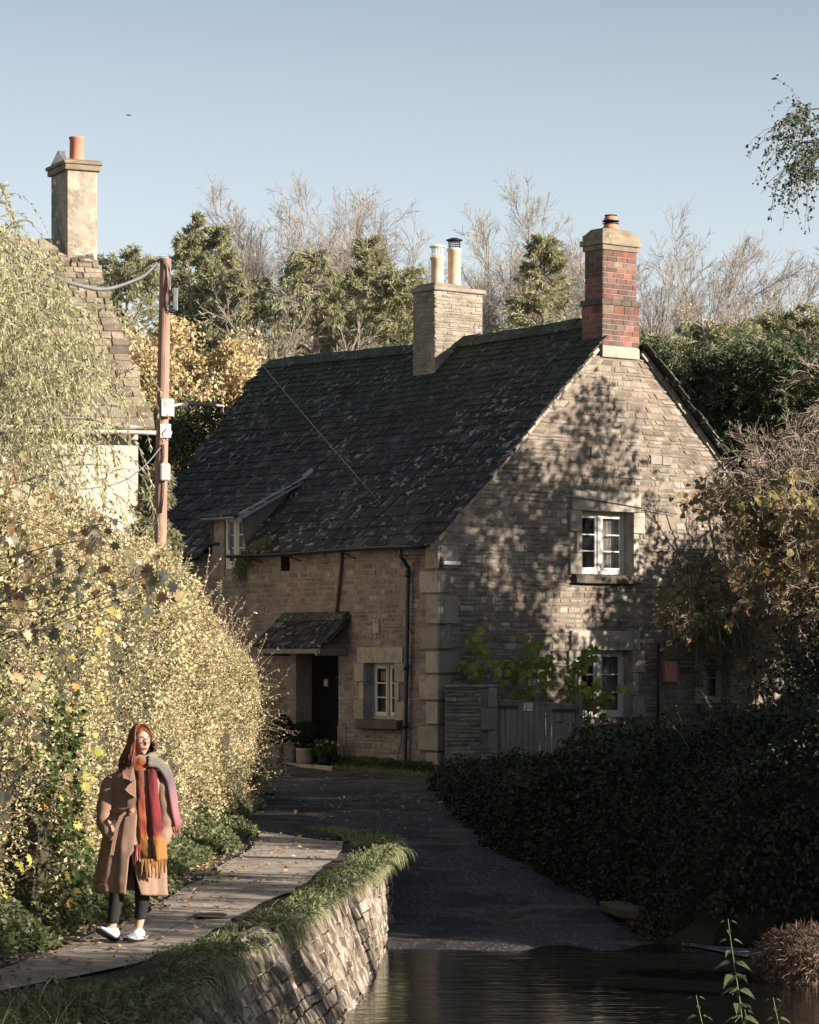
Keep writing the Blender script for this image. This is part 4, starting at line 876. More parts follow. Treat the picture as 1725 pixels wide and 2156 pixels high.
# ivy and weeds along the hedge foot
g = G(); N = 42000; Y = 14 + 30 * rng.random(N); u = rng.random(N); edge = pl(Y) - .12 - .18 * (vnoise(np.stack([Y * 1.3, Y * 0, Y * 0], -1), 51) + .3)
edge = np.maximum(edge, hx(Y) + .1); x = hx(Y) - .15 + (edge - hx(Y) + .15) * u; hh = (.40 - .32 * u) * (1 + .5 * vnoise(np.stack([Y * 1.5, x * 2, Y * 0], -1), 52))
z = hh * (1 - rng.random(N) ** 2 * .8); P = np.stack([x, Y, z], -1)
g.leaves(P, rdir(N, 0, A(.7, -.4, -.2)), rdir(N, 1.2, A(.5, -.3, 0)), .035 + .04 * rng.random(N), .03 + .03 * rng.random(N))
tag(g.build('hedge_foot_weeds', M['weed']), 'low green ivy and weeds growing along the foot of the hedge', 'ground cover', kind='stuff')
g = G(); N = 15000; Y = 14 + 12 * rng.random(N); q = rng.random(N) * 1.0; x, z, nx, nz = hsurf(Y, q); k = rng.random(N) < .5 + vnoise(np.stack([Y * .8, z * .8, Y * 0], -1), 61); Y, x, z = Y[k], x[k], z[k]; N = len(Y)
P = np.stack([x + .04 + .05 * rng.random(N), Y, z], -1); g.leaves(P, rdir(N, -.3, A(.7, -.4, -.2)), rdir(N, .6, A(1, -.5, 0)), .05 + .03 * rng.random(N), .045 + .02 * rng.random(N))
tag(g.build('ivy', M['ivy']), 'dark ivy climbing through the near end of the hedge at the left edge', 'ivy', kind='stuff')
SY = A([(0, 0), (.10, .16), (.36, .08), (.30, .30), (.56, .42), (.34, .54), (.40, .78), (.14, .70), (0, 1.0), (-.14, .70), (-.40, .78), (-.34, .54), (-.56, .42), (-.30, .30), (-.36, .08), (-.10, .16)])
FG = A([(0, 0), (.16, .08), (.42, .16), (.38, .36), (.50, .62), (.26, .60), (.20, .84), (0, 1), (-.20, .84), (-.26, .60), (-.50, .62), (-.38, .36), (-.42, .16), (-.16, .08)])
RD = A([(0, 0), (.3, .05), (.46, .28), (.47, .55), (.32, .8), (.1, .93), (0, 1.02), (-.1, .93), (-.32, .8), (-.47, .55), (-.46, .28), (-.3, .05)])

# sycamore branches reaching in from the left
syc = empty('sycamore_sapling', (-4.6, 19.5, 0), 'young sycamore with big pale autumn leaves in front of the hedge at the left', 'tree')
g, gl = G(), G()
tr = [A(-4.6, 19.6, 0), A(-4.5, 19.5, 1.6), A(-4.2, 19.3, 2.6), A(-3.9, 19.2, 3.6)]; g.tube(tr, [.05, .04, .03, .015], 7)
tips = [(30, 980), (110, 1160), (60, 1200), (190, 1110), (215, 1130), (160, 1180), (280, 1215), (320, 1250), (300, 1190), (60, 1330), (20, 1260), (90, 1290), (20, 1090), (100, 1000), (140, 1240), (330, 1205), (210, 1220), (40, 1400), (60, 1520), (20, 1600)]
for x_, y_ in tips:
    e = at(x_, y_, 19 + rng.uniform(-.6, .5)); s_ = tr[1 + int(rng.integers(0, 3))] + A(0, 0, rng.uniform(-.5, 0)); m_ = (s_ + e) / 2 + A(0, 0, rng.uniform(.1, .3))
    pts = [(1 - t) ** 2 * s_ + 2 * t * (1 - t) * m_ + t * t * e for t in np.linspace(0, 1, 8)]; g.tube(pts, np.linspace(.008, .003, 8), 5)
    n = int(rng.integers(7, 13)); p = e + rng.normal(0, .085, (n, 3)); p[:, 2] -= .03
    for q_ in p: g.tube([e, (e + q_) / 2 + A(0, 0, .02), q_], .0025, 3)
    gl.lobed(p, nrm(rng.normal(0, .55, (n, 3)) + A(.25, -.2, -.9)), nrm(rng.normal(0, .5, (n, 3)) + A(.6, -.7, .1)), .05 + .05 * rng.random(n), SY, curl=.35)
g.build('trunk', M['redtwig'], syc); gl.build('crown', M['maple'], syc)
g = G(); N = 420; Y = 15 + 14 * rng.random(N); x, z, nx, nz = hsurf(Y, rng.random(N)); k = vnoise(np.stack([Y * .7, z, Y * 0], -1), 71) > .05; Y, x, z = Y[k], x[k], z[k]; N = len(Y)
g.lobed(np.stack([x + .1, Y, z], -1), nrm(rng.normal(0, .5, (N, 3)) + A(.2, -.2, -.8)), nrm(rng.normal(0, .4, (N, 3)) + A(.8, -.6, .2)), .06 + .05 * rng.random(N), SY)
g.build('maple_leaves', leafm('field_maple_leaves', [(.28, .30, .07), (.42, .36, .10), (.36, .22, .06)], trans=.4), hedge)

# ------------------------------------------------------------------ branching
def grow(S, D, L, r0, r1, k, wig, grav=0.):
    N = len(S); P = [S]; d = nrm(D); Ds = [d]
    for i in range(k): d = nrm(d + rng.normal(0, wig, (N, 3)) + A(0, 0, grav)); P.append(P[-1] + d * (L / k)[:, None]); Ds.append(d)
    return np.stack(P, 1), np.stack(Ds, 1), np.linspace(0, 1, k + 1)[None] * (r1 - r0)[:, None] + r0[:, None]
def spawn(P, D, Rr, L, per, t0, t1, a0, a1, lr, rr=.6, up=0.):
    N, k1, _ = P.shape; i0 = np.repeat(np.arange(N), per); n = len(i0); t = (t0 + (t1 - t0) * rng.random(n)) * (k1 - 1); j = np.minimum(t.astype(int), k1 - 2); f = (t - j)[:, None]
    S = P[i0, j] * (1 - f) + P[i0, j + 1] * f; d = D[i0, j]; side = nrm(np.cross(d, rng.normal(0, 1, (n, 3)))); an = (a0 + (a1 - a0) * rng.random(n))[:, None]
    nd = nrm(d * np.cos(an) + side * np.sin(an) + A(0, 0, up)); l = L[i0] * lr * (1 - .55 * t / (k1 - 1)) * (.7 + .6 * rng.random(n)); r = Rr[i0, j] * rr
    return S, nd, l, r
def bare_tree(base, H, spread, label, group, lean=(0, 0), stems=3, mat='palebark', leaf=None, nl=0, dens=(17, 9, 7, 4), tw=.0055, name='bare_tree'):
    t = empty(name, base, label, 'tree', group); base = A(*base)
    S = base + rng.normal(0, .12, (stems, 3)) * A(1, 1, 0); D = A(lean[0], lean[1], 1) + rng.normal(0, .17, (stems, 3)) * A(1, 1, 0)
    L = H * (.86 + .12 * rng.random(stems)); P, Dd, Rr = grow(S, D, L, np.full(stems, H * .011), np.full(stems, .012), 12, .045, .02)
    g = G(); gt = G(); T0 = (P, Rr)
    S, D, l, r = spawn(P, Dd, Rr, L, dens[0], .25, .97, .35, .85, spread, .6, .25); P1, D1, R1 = grow(S, D, l, np.maximum(r, .015), np.full(len(l), .009), 6, .09, .05); T1 = (P1, R1)
    S, D, l, r = spawn(P1, D1, R1, l, dens[1], .15, 1, .3, .8, .55, .7, .15); P2, D2, R2 = grow(S, D, l, np.maximum(r * .8, .010), np.full(len(l), tw), 5, .1, .04)
    S, D, l, r = spawn(P2, D2, R2, l, dens[2], .1, 1, .3, .9, .62, .7, .1); P3, D3, R3 = grow(S, D, l, np.full(len(l), tw), np.full(len(l), tw * .6), 3, .1, .03)
    if dens[3]: S, D, l, r = spawn(P3, D3, R3, l, dens[3], .1, 1, .3, .9, .6, .7, .1); P4, D4, R4 = grow(S, D, l, np.full(len(l), tw * .8), np.full(len(l), tw * .5), 2, .1)
    zt_ = np.percentile(P3[..., 2], 99.8) - base[2]; kf = H / zt_; fit = lambda q: base + (q - base) * A(min(1, kf) ** .4, min(1, kf) ** .4, kf)
    P, P1, P2, P3, P4 = map(fit, (P, P1, P2, P3, P4)); g.tubes(P, Rr, 7); g.tubes(P1, R1, 5); gt.tubes(P2, R2, 3); gt.tubes(P3, R3, 3); gt.tubes(P4, R4, 3)
    g.build('trunk', M[mat], t)
    if leaf:
        q = P3.reshape(-1, 3); q = q[rng.integers(0, len(q), nl)] + rng.normal(0, .04, (nl, 3)); gt2 = G(); gt2.leaves(q, rdir(nl, -.5), rdir(nl, .5), .07 + .05 * rng.random(nl), .04 + .03 * rng.random(nl)); c = gt2.build('crown', M[leaf], t); gt.build('twigs', M['twig'] if mat != 'palebark' else M['palebark'], c)
    else: gt.build('crown', M['palebark'] if mat == 'palebark' else M[mat], t)
    return t
def conifer(base, H, Rw, label, group, mat='conif', lean=0., n=1.0, bot=.12, name='conifer', droopy=.5, ls=1.0, tipr=.0):
    t = empty(name, base, label, 'tree', group); base = A(*base)
    k = 14; tp = [base + A(lean * H * (q ** 3), 0, H * q) + rng.normal(0, .04, 3) * q for q in np.linspace(0, 1, k)]
    g = G(); g.tube(tp, np.linspace(H * .014, .012, k), 7); T = np.array(tp)
    NB = int(270 * n); h = bot + (.985 - bot) * rng.random(NB) ** .85; i = np.minimum((h * (k - 1)).astype(int), k - 2); f = (h * (k - 1) - i)[:, None]; S = T[i] * (1 - f) + T[i + 1] * f
    az = rng.random(NB) * 2 * math.pi; lobe = 1 + .35 * np.sin(az * 2 + 5 * h + rng.random()) * rng.random() + .3 * vnoise(np.stack([h * 6, az * .8, h * 0 + H], -1), 5)
    L = (tipr + Rw * (1 - h) ** .75) * lobe * (.7 + .55 * rng.random(NB)) + .15
    D = np.stack([np.cos(az), np.sin(az), .45 - .35 * rng.random(NB) + .5 * h], -1); P1, D1, R1 = grow(S, D, L, np.full(NB, .03), np.full(NB, .008), 6, .06, -droopy * .16); g.tubes(P1, R1, 4)
    S, D, l, r = spawn(P1, D1, R1, L, 9, .12, 1, .3, .9, .42, .6); P2, D2, R2 = grow(S, D, l, np.full(len(l), .008), np.full(len(l), .004), 4, .1, -droopy * .22)
    g.build('trunk', M['palebark'] if mat == 'conif' else M['bark'], t)
    per = 15; M2 = len(l); tt = rng.random((M2, per)) * 4; jj = np.minimum(tt.astype(int), 3); ff = (tt - jj)[..., None]; a = np.arange(M2)[:, None]
    p = (P2[a, jj] * (1 - ff) + P2[a, jj + 1] * ff).reshape(-1, 3); dd = D2[a, jj].reshape(-1, 3); N = len(p)
    gl = G(); gl.leaves(p + rng.normal(0, .02, (N, 3)), nrm(dd + rng.normal(0, .5, (N, 3)) - A(0, 0, droopy * .9)), rdir(N, .8), ls * (.10 + .12 * rng.random(N)), ls * (.022 + .026 * rng.random(N)), fold=.1)
    gl.build('crown', M[mat], t); return t
def gz0(x, y, Y): p = at(x, y, Y); return p
GC, GB = 'conifers behind the cottages', 'bare trees on the skyline'
for (x, y, Y, Rw, lean, lab, kw) in (
    (393, 442, 88, 2.6, .01, 'tallest feathery conifer just right of the utility pole', dict(bot=.25)),
    (457, 466, 86, 2.8, .0, 'pointed conifer with a bare pale stem near its tip right of the utility pole', dict(bot=.25)),
    (515, 585, 84, 3.15, .0, 'broad yellow-green conifer above the left end of the slate roof', dict(bot=.2, tipr=.5)),
    (256, 552, 80, 2.55, .02, 'rounded conifer showing between the left cottage and the utility pole', dict(bot=.2, tipr=.7)),
    (655, 520, 84, 2.25, .0, 'blunt-topped weeping conifer behind the mossy ridge', dict(droopy=1.1, tipr=.5, bot=.2)),
    (772, 492, 88, 3.15, .0, 'dark pointed conifer midway between blunt conifer and stone chimney', dict(bot=.2)),
    (846, 560, 84, 2.70, .0, 'conifer directly behind the left side of the stone chimney', dict(bot=.2, tipr=.4)),
    (1138, 492, 84, 3.45, .01, 'leaning-tipped conifer between the stone chimney and the brick chimney', dict(bot=.2)),
    (1478, 655, 80, 2.85, .0, 'weeping conifer nearest the right of the brick chimney', dict(droopy=1.1, tipr=.4, bot=.1)),
    (1545, 690, 78, 2.85, .0, 'bushy conifer over the lower right roof verge', dict(bot=.1, tipr=.5)),
    (1385, 720, 77, 2.25, .0, 'short conifer close against the right roof verge', dict(bot=.1, tipr=.4)),
    (1632, 660, 82, 2.85, .0, 'narrow conifer among the golden saplings at the right', dict(bot=.1, tipr=.3)),
    (1722, 640, 82, 3.15, .0, 'conifer cut by the right edge of the picture', dict(bot=.1, tipr=.3))):
    p = at(x, y, Y); conifer((p[0], Y, .6), p[2] - .6, Rw, lab, GC, lean=lean, **kw)
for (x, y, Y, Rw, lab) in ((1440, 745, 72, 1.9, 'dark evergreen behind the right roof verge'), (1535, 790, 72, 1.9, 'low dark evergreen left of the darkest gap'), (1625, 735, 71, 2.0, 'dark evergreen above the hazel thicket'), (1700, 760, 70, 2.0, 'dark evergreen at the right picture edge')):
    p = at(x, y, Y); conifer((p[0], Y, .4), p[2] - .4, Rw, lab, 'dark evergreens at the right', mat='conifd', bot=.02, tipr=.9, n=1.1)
for (x, y, Y, sp, st, ln, lab, kw) in (
    (612, 438, 100, .36, 3, -.03, 'leftmost tall bare tree with a few brown leaves', dict(leaf='litter', nl=900)),
    (722, 392, 102, .34, 3, 0, 'tallest bare tree left of the stone chimney', {}),
    (838, 400, 102, .33, 3, .0, 'bare tree rising behind the chimney pots', {}),
    (930, 432, 100, .34, 3, .04, 'bare tree spreading right above the chimney pots', {}),
    (668, 420, 103, .40, 4, .0, 'broad bare tree between the leftmost and the tallest bare trees', {}),
    (782, 415, 104, .40, 4, .0, 'bare tree filling the gap left of the stone chimney', {}),
    (985, 480, 99, .40, 4, .02, 'low spreading bare tree right of the stone chimney', {}),
    (1350, 500, 99, .40, 4, -.02, 'bare tree right behind the brick chimney', {}),
    (1485, 510, 99, .42, 4, .03, 'bare tree at the right side of the wide fan-shaped crown', {}),
    (1052, 545, 96, .36, 3, .0, 'small bare tree left of the leaning-tipped conifer', {}),
    (1198, 540, 94, .33, 3, .0, 'reddish bare tree touching the left of the brick chimney', dict(mat='redtwig')),
    (1410, 470, 98, .40, 4, .02, 'wide fan-shaped bare tree right of the brick chimney', {}),
    (1618, 612, 90, .33, 3, .0, 'sapling with sparse golden leaves at the right', dict(leaf='gold', nl=1500)),
    (1562, 625, 92, .33, 2, .0, 'slim sapling with a few golden leaves beside the gap in the trees', dict(leaf='gold', nl=700)),
    (1700, 602, 90, .33, 3, .0, 'bare tree with golden lower leaves at the right picture edge', dict(leaf='gold', nl=1600))):
    p = at(x, y, Y); bare_tree((p[0], Y, .5), p[2] - .5, sp, lab, GB, lean=(ln, 0), stems=st, **kw)

def leaf_bush(name, c, rad, N, mat, label, cat, group=None, ls=.1, lw=.06, clumps=60, twig='bark', base=None, core=True, sd=0, shell=.55, corem=(.03, .028, .015)):
    c = A(*c); rad = A(*rad); b = A(*(base if base is not None else (c[0], c[1], 0))); t = empty(name, b, label, cat, group)
    d = rdir(clumps); cc = c + d * rad * (shell + (1 - shell) * rng.random((clumps, 1))); g = G(); n = len(cc)
    S = b + (c - b) * rng.uniform(.2, .7, (n, 1)); mid = (S + cc) / 2 + A(0, 0, .1 * rad[2]); tt = np.linspace(0, 1, 7)[None, :, None]
    P = (1 - tt) ** 2 * S[:, None] + 2 * tt * (1 - tt) * mid[:, None] + tt ** 2 * cc[:, None]; g.tubes(P, np.linspace(.03, .008, 7)[None] * np.ones((n, 1)), 4)
    g.tube([b, (b + c) / 2, c], [.09, .07, .03], 7); g.build('trunk', M[twig], t)
    i = rng.integers(0, clumps, N); cr = float(np.mean(rad)) * .30; off = rdir(N) * (rng.random((N, 1)) ** .45) * cr * (.6 + .8 * rng.random((clumps, 1)))[i]; p = cc[i] + off
    p[:, 2] = np.maximum(p[:, 2], .05)
    g = G(); g.leaves(p, rdir(N, -.3), nrm(off + rdir(N) * cr), ls * (.6 + .7 * rng.random(N)), lw * (.6 + .7 * rng.random(N))); g.build('crown', M[mat], t)
    return t
leaf_bush('autumn_tree', at(400, 850, 75), (1.9, 1.6, 2.0), 42000, 'gold', 'rounded tree in pale golden leaf behind the utility pole', 'tree', ls=.12, lw=.085, clumps=110, base=(-5.6, 75, .4), twig='palebark', shell=.4)
leaf_bush('autumn_tree', at(498, 850, 73), (1.3, 1.3, 1.5), 16000, 'gold', 'golden shrub below the pointed conifer beside the roof verge', 'tree', ls=.11, lw=.08, clumps=60, base=(-4.4, 73, .4), twig='palebark', shell=.4)
leaf_bush('autumn_tree', at(300, 900, 70), (1.5, 1.3, 2.3), 20000, 'gold', 'golden tree between the left cottage wall and the utility pole', 'tree', ls=.11, lw=.08, clumps=70, base=(-6.2, 70, .4), twig='palebark', shell=.4)
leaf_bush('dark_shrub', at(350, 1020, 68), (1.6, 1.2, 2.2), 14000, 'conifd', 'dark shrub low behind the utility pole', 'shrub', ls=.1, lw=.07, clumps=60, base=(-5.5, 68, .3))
p = at(640, 700, 76); bare_tree((p[0], 76, .5), p[2] + .2, .35, 'low tangled pale shrub just above the left part of the ridge', None, stems=5, dens=(10, 7, 5, 3), name='twiggy_shrub')
p = at(345, 1000, 69); bare_tree((-5.4, 69, .4), 4.6, .4, 'pale twiggy shrub beside the slate roof verge and the pole', None, stems=6, dens=(9, 7, 5, 3), name='twiggy_shrub')
conifer(tuple(at(332, 1400, 51.5) * A(1, 1, 0)), 5.6, .85, 'small bright green cypress around the foot of the utility pole', None, mat='conif', bot=.1, n=.7, name='young_cypress', ls=.7)

# ------------------------------------------------------------------ willow over the left cottage
wil = empty('willow', (-9.5, 45, 0), 'willow with hanging yellow-green strands in front of the left cottage', 'tree')
g, gl, gt = G(), G(), G()
g.tube([A(-9.5, 45, 0), A(-9.3, 45, 3), A(-8.9, 45, 6), A(-8.3, 45, 9)], [.28, .24, .18, .1], 10)
limbs = []
for (x0, y0, x1, y1, x2, y2) in ((-120, 700, 20, 420, 70, 470), (-120, 800, 60, 560, 150, 640), (-100, 900, 90, 700, 200, 780), (-140, 1000, 80, 830, 250, 900), (-100, 1100, 60, 960, 230, 980), (-130, 560, -20, 380, 20, 390), (-100, 1000, 100, 900, 170, 1040)):
    Yq = 45 + rng.uniform(-1.5, 1.5); pts = [(1 - t) ** 2 * at(x0, y0, Yq) + 2 * t * (1 - t) * at(x1, y1, Yq) + t * t * at(x2, y2, Yq) for t in np.linspace(0, 1, 10)]; g.tube(pts, np.linspace(.06, .012, 10), 6); limbs.append(np.array(pts))
    g.tube([A(-9.0, 45, 5.2), (A(-9.0, 45, 5.2) + pts[0]) / 2, pts[0]], [.1, .08, .06], 6)
g.build('trunk', M['palebark'], wil)
N = 1450; xs = -70 + 320 * rng.random(N) ** 1.15; y0 = 400 + np.maximum(0, xs) * 1.45 + 620 * rng.random(N) ** .75; k = (y0 < 1120) & ~((xs > 95) & (y0 > 830) & (rng.random(N) < .8)); xs, y0 = xs[k], y0[k]; N = len(xs); Yq = 45 + rng.normal(0, 1.3, N)
S = np.stack([(xs - CX) / F * Yq, Yq, ZC + (HZ - y0) / F * Yq], -1); D = np.stack([rng.normal(.25, .8, N), rng.normal(0, .6, N), rng.normal(.3, .4, N)], -1)
P, Dd, Rr = grow(S, D, .5 + 1.0 * rng.random(N), np.full(N, .006), np.full(N, .003), 9, .12, -.33); gt.tubes(P, Rr, 3)
per = 34; tt = rng.random((N, per)) * 9; j = np.minimum(tt.astype(int), 8); f = (tt - j)[..., None]; a = np.arange(N)[:, None]; p = (P[a, j] * (1 - f) + P[a, j + 1] * f).reshape(-1, 3); dd = Dd[a, j].reshape(-1, 3); n = len(p)
gl.leaves(p, nrm(dd + rng.normal(0, .45, (n, 3)) - A(0, 0, .5)), rdir(n), .07 + .05 * rng.random(n), .017 + .012 * rng.random(n), fold=.1)
cr = gl.build('crown', M['willow'], wil); gt.build('twigs', M['palebark'], cr)

# ------------------------------------------------------------------ brambles and shrubs on the right bank
def T(x, Y):
    e = x - xr(Y) - .02; h = .95 * sm(e / .9) + .75 * sm((e - 1.2) / 1.8)
    cap = np.clip(.12 + .50 * (x - 1.0), .12, 1.5); h = np.where(Y > 47, h + (np.minimum(h, cap) - h) * sm((Y - 47) / 4), h)
    h = h * sm((Y - 31.9) / .8)
    px_ = CX + F * x / Y; lim = ZC - (np.interp(px_, [940, 1006, 1115, 1200, 1228, 1330, 1400, 1500, 1725], [1636, 1618, 1610, 1592, 1545, 1525, 1545, 1525, 1480]) - HZ) * Y / F - hgt(x, Y) - .14
    h = np.minimum(h, np.maximum(lim * .92, .1))
    return np.maximum(0, h * (1 + .30 * fbm(np.stack([x * .8, Y * .6, x * 0], -1), 3, 81)) + .05 * vnoise(np.stack([x * 4, Y * 3, x * 0], -1), 82) * (e > 0))
g = G(); N = 320000; Y = 32.0 + 22.5 * rng.random(N); x = xr(Y) - .1 + 6.4 * rng.random(N) ** 1.1; t_ = T(x, Y); k = (t_ > .03) & (rng.random(N) < .9); x, Y, t_ = x[k], Y[k], t_[k]; N = len(x)
P = np.stack([x - .15 * rng.random(N), Y, hgt(x, Y) + t_ - .0 + .05 * rng.normal(0, 1, N) - rng.exponential(.05, N)], -1)
pn = fbm(np.stack([x * .9, Y * .7, x * 0], -1), 3, 95) + rng.normal(0, .16, N); P[:, 2] += np.clip(fbm(np.stack([x * 2.2, Y * 1.6, x * 0], -1), 2, 97), 0, 1) * .35 * rng.random(N)
for sel, mi, s0 in ((pn < .05, 0, 1.0), ((pn >= .05) & (pn < .25), 1, .7), (pn >= .25, 2, 1.35)): n = int(sel.sum()); q = s0 * (.04 + .045 * rng.random(n)); g.leaves(P[sel] + rng.normal(0, .03, (n, 3)), rdir(n, -.2, A(-.4, -.5, 0)), rdir(n, 1.0, A(-.3, -.5, 0)), q, q * rng.uniform(.5, .9, n), mi)
N = 16000; x = 2.75 + 4.5 * rng.random(N); P = np.stack([x, 32.35 + .25 * rng.normal(0, 1, N), -.75 + 1.5 * rng.random(N) * sm((x - 2.6) / 1.5)], -1); P = P[(P[:, 2] > -.45) | (P[:, 0] > 3.9)]; n = len(P); g.leaves(P, rdir(n, -.8, A(-.2, -.6, 0)), rdir(n, .4, A(0, -1, 0)), .05 + .04 * rng.random(n), .035 + .03 * rng.random(n))
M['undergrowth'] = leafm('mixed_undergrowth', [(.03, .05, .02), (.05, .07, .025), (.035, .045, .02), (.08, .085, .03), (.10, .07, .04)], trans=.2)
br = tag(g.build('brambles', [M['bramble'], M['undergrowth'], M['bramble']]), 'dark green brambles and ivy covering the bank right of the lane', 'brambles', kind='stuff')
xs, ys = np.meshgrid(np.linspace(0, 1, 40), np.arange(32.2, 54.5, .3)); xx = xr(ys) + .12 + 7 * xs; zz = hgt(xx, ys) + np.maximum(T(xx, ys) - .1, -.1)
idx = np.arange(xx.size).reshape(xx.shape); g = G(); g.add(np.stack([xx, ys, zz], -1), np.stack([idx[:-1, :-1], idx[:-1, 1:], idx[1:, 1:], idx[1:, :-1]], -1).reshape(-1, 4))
g.build('dark_core', plain('dark_bramble_core', (.012, .014, .008), .95, bst=1, bsc=30, var=.6, nsc=25), br)  # solid dark core sheet added under the bramble leaves, not separate stems
g = G(); N = 9000; Y = 33 + 20 * rng.random(N); x = xr(Y) + .05 + 4.8 * rng.random(N); k_ = (T(x, Y) > .05) & (vnoise(np.stack([x * .8, Y * .6, x * 0], -1), 99) > .0); x, Y = x[k_], Y[k_]; N = len(x)
blades(g, np.stack([x, Y, hgt(x, Y) + T(x, Y) - .15], -1), np.stack([rng.normal(-.2, .6, N), rng.normal(-.2, .6, N), np.ones(N)], -1), .25 + .35 * rng.random(N), .008 + .008 * rng.random(N), 1.5 + 1.5 * rng.random(N))
tag(g.build('bank_grass', leafm('rank_dead_grass', [(.03, .04, .015), (.07, .06, .03), (.12, .09, .05), (.04, .045, .02)], trans=.2)), 'rank grass and dead stems poking out of the brambles', 'grass', kind='stuff')
# pale shoots over the brambles
g = G(); gl = G(); N = 150; Y = 36 + 17 * rng.random(N); x = xr(Y) + .6 + 3.5 * rng.random(N); k_ = (CX + F * x / Y > 1225) | (Y < 40); x, Y = x[k_], Y[k_]; N = len(x); shoots(g, gl, N, np.stack([x, Y, hgt(x, Y) + T(x, Y) - .1], -1), np.stack([rng.normal(-.4, .5, N), rng.normal(-.3, .4, N), np.ones(N)], -1), .35 + .5 * rng.random(N), grav=-.12, lp=14, ll=.06, lw=.04)
N = 900; Y = 33.5 + 20 * rng.random(N); x = xr(Y) + .1 + 4.5 * rng.random(N); k_ = T(x, Y) > .1; x, Y = x[k_], Y[k_]; N = len(x); shoots(g, gl, N, np.stack([x, Y, hgt(x, Y) + T(x, Y) - .12], -1), np.stack([rng.normal(-.3, .5, N), rng.normal(-.3, .4, N), np.ones(N)], -1), .15 + .3 * rng.random(N), grav=-.12, lp=10, ll=.06, lw=.035)
c_ = tag(gl.build('bramble_shoots', M['bramble']), 'arching bramble shoots standing up out of the dark bank', 'brambles', kind='stuff'); g.build('stems', M['twig'], c_)

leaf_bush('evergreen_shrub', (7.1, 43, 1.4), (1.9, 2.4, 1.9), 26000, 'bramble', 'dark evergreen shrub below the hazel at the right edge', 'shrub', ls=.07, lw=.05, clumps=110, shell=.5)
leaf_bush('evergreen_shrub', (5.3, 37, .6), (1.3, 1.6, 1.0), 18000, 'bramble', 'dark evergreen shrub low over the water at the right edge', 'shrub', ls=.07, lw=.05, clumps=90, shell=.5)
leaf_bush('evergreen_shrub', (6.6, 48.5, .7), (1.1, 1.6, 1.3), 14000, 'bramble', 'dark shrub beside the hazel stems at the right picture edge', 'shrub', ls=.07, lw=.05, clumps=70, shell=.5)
# hazel
hz = empty('hazel', (7.0, 46, 0), 'large hazel with bare twigs, catkins and yellowing round leaves at the right edge', 'tree')
g, gt, gl, gc = G(), G(), G(), G()
NS = 18; tg = np.stack([rng.uniform(3.7, 6.6, NS), 44 + rng.normal(0, 1.2, NS), rng.uniform(3.4, 5.4, NS)], -1); tg[:, 2] += (tg[:, 0] - 4.2) * .55; S = A(7.0, 46, 0) + rng.normal(0, .25, (NS, 3)) * A(1, 1, 0)
tt = np.linspace(0, 1, 12)[None, :, None]; md = np.stack([S[:, 0] * .8 + tg[:, 0] * .2, S[:, 1], tg[:, 2] * 1.05], -1)
P = (1 - tt) ** 2 * S[:, None] + 2 * tt * (1 - tt) * md[:, None] + tt ** 2 * tg[:, None]; D = nrm(np.gradient(P, axis=1)); Rr = np.linspace(.045, .012, 12)[None] * np.ones((NS, 1)); g.tubes(P, Rr, 6)
L = np.full(NS, 4.2)
S, D_, l, r = spawn(P, D, Rr, L, 14, .3, 1, .3, 1.0, .40, .5); P1, D1, R1 = grow(S, D_, l, np.full(len(l), .014), np.full(len(l), .006), 7, .14, -.10); g.tubes(P1, R1, 4)
S, D_, l, r = spawn(P1, D1, R1, l, 10, .1, 1, .3, 1.1, .52, .5); P2, D2, R2 = grow(S, D_, l, np.full(len(l), .007), np.full(len(l), .004), 5, .14, -.08); gt.tubes(P2, R2, 3)
S, D_, l, r = spawn(P2, D2, R2, l, 4, .1, 1, .3, 1.1, .6, .5); P3, D3, R3 = grow(S, D_, l, np.full(len(l), .005), np.full(len(l), .003), 3, .14, -.05); gt.tubes(P3, R3, 3)
g.build('trunk', M['bark'], hz)
q = P2.reshape(-1, 3); low = q[(q[:, 2] < 5.0)]; n = 3400; p = low[rng.integers(0, len(low), n)] + rng.normal(0, .05, (n, 3))
gl.lobed(p, nrm(rng.normal(0, .5, (n, 3)) + A(-.2, -.3, -.8)), nrm(rng.normal(0, .5, (n, 3)) + A(-.2, -.8, .3)), .07 + .07 * rng.random(n), RD, curl=.2)
cr = gl.build('crown', M['hazel'], hz); gt.build('twigs', M['twig'], cr)
n = 5200; hi = q[q[:, 2] > 2.6]; p = hi[rng.integers(0, len(hi), n)]; gc.leaves(p, nrm(rng.normal(0, .15, (n, 3)) - A(0, 0, 1)), rdir(n), .05 + .04 * rng.random(n), np.full(n, .014), fold=.4); gc.build('catkins', M['catkin'], cr)
# bare reddish scrub at far right behind the hazel
for i, (x_, Yb, h_) in enumerate(((8.2, 52, 5.6), (7.9, 55.5, 4.8), (8.8, 60, 7.0), (8.6, 64, 7.2))):
    bare_tree((x_, Yb, .2), h_, .34, ['tangled bare shrub behind the hazel at the right edge', 'bare shrub touching the right end of the gable', 'bare brown shrub beyond the right end of the cottage', 'farthest brown shrub right of the cottage below the conifers'][i], 'bare shrubs right of the cottage', stems=5, mat='twig', dens=(9, 7, 5, 3), name='bare_shrub', leaf='gold', nl=260)
leaf_bush('dark_shrub', (8.4, 66, 3.0), (2.6, 2, 3.2), 20000, 'conifd', 'dark shrub filling the gap right of the cottage', 'shrub', ls=.12, lw=.07, clumps=90)
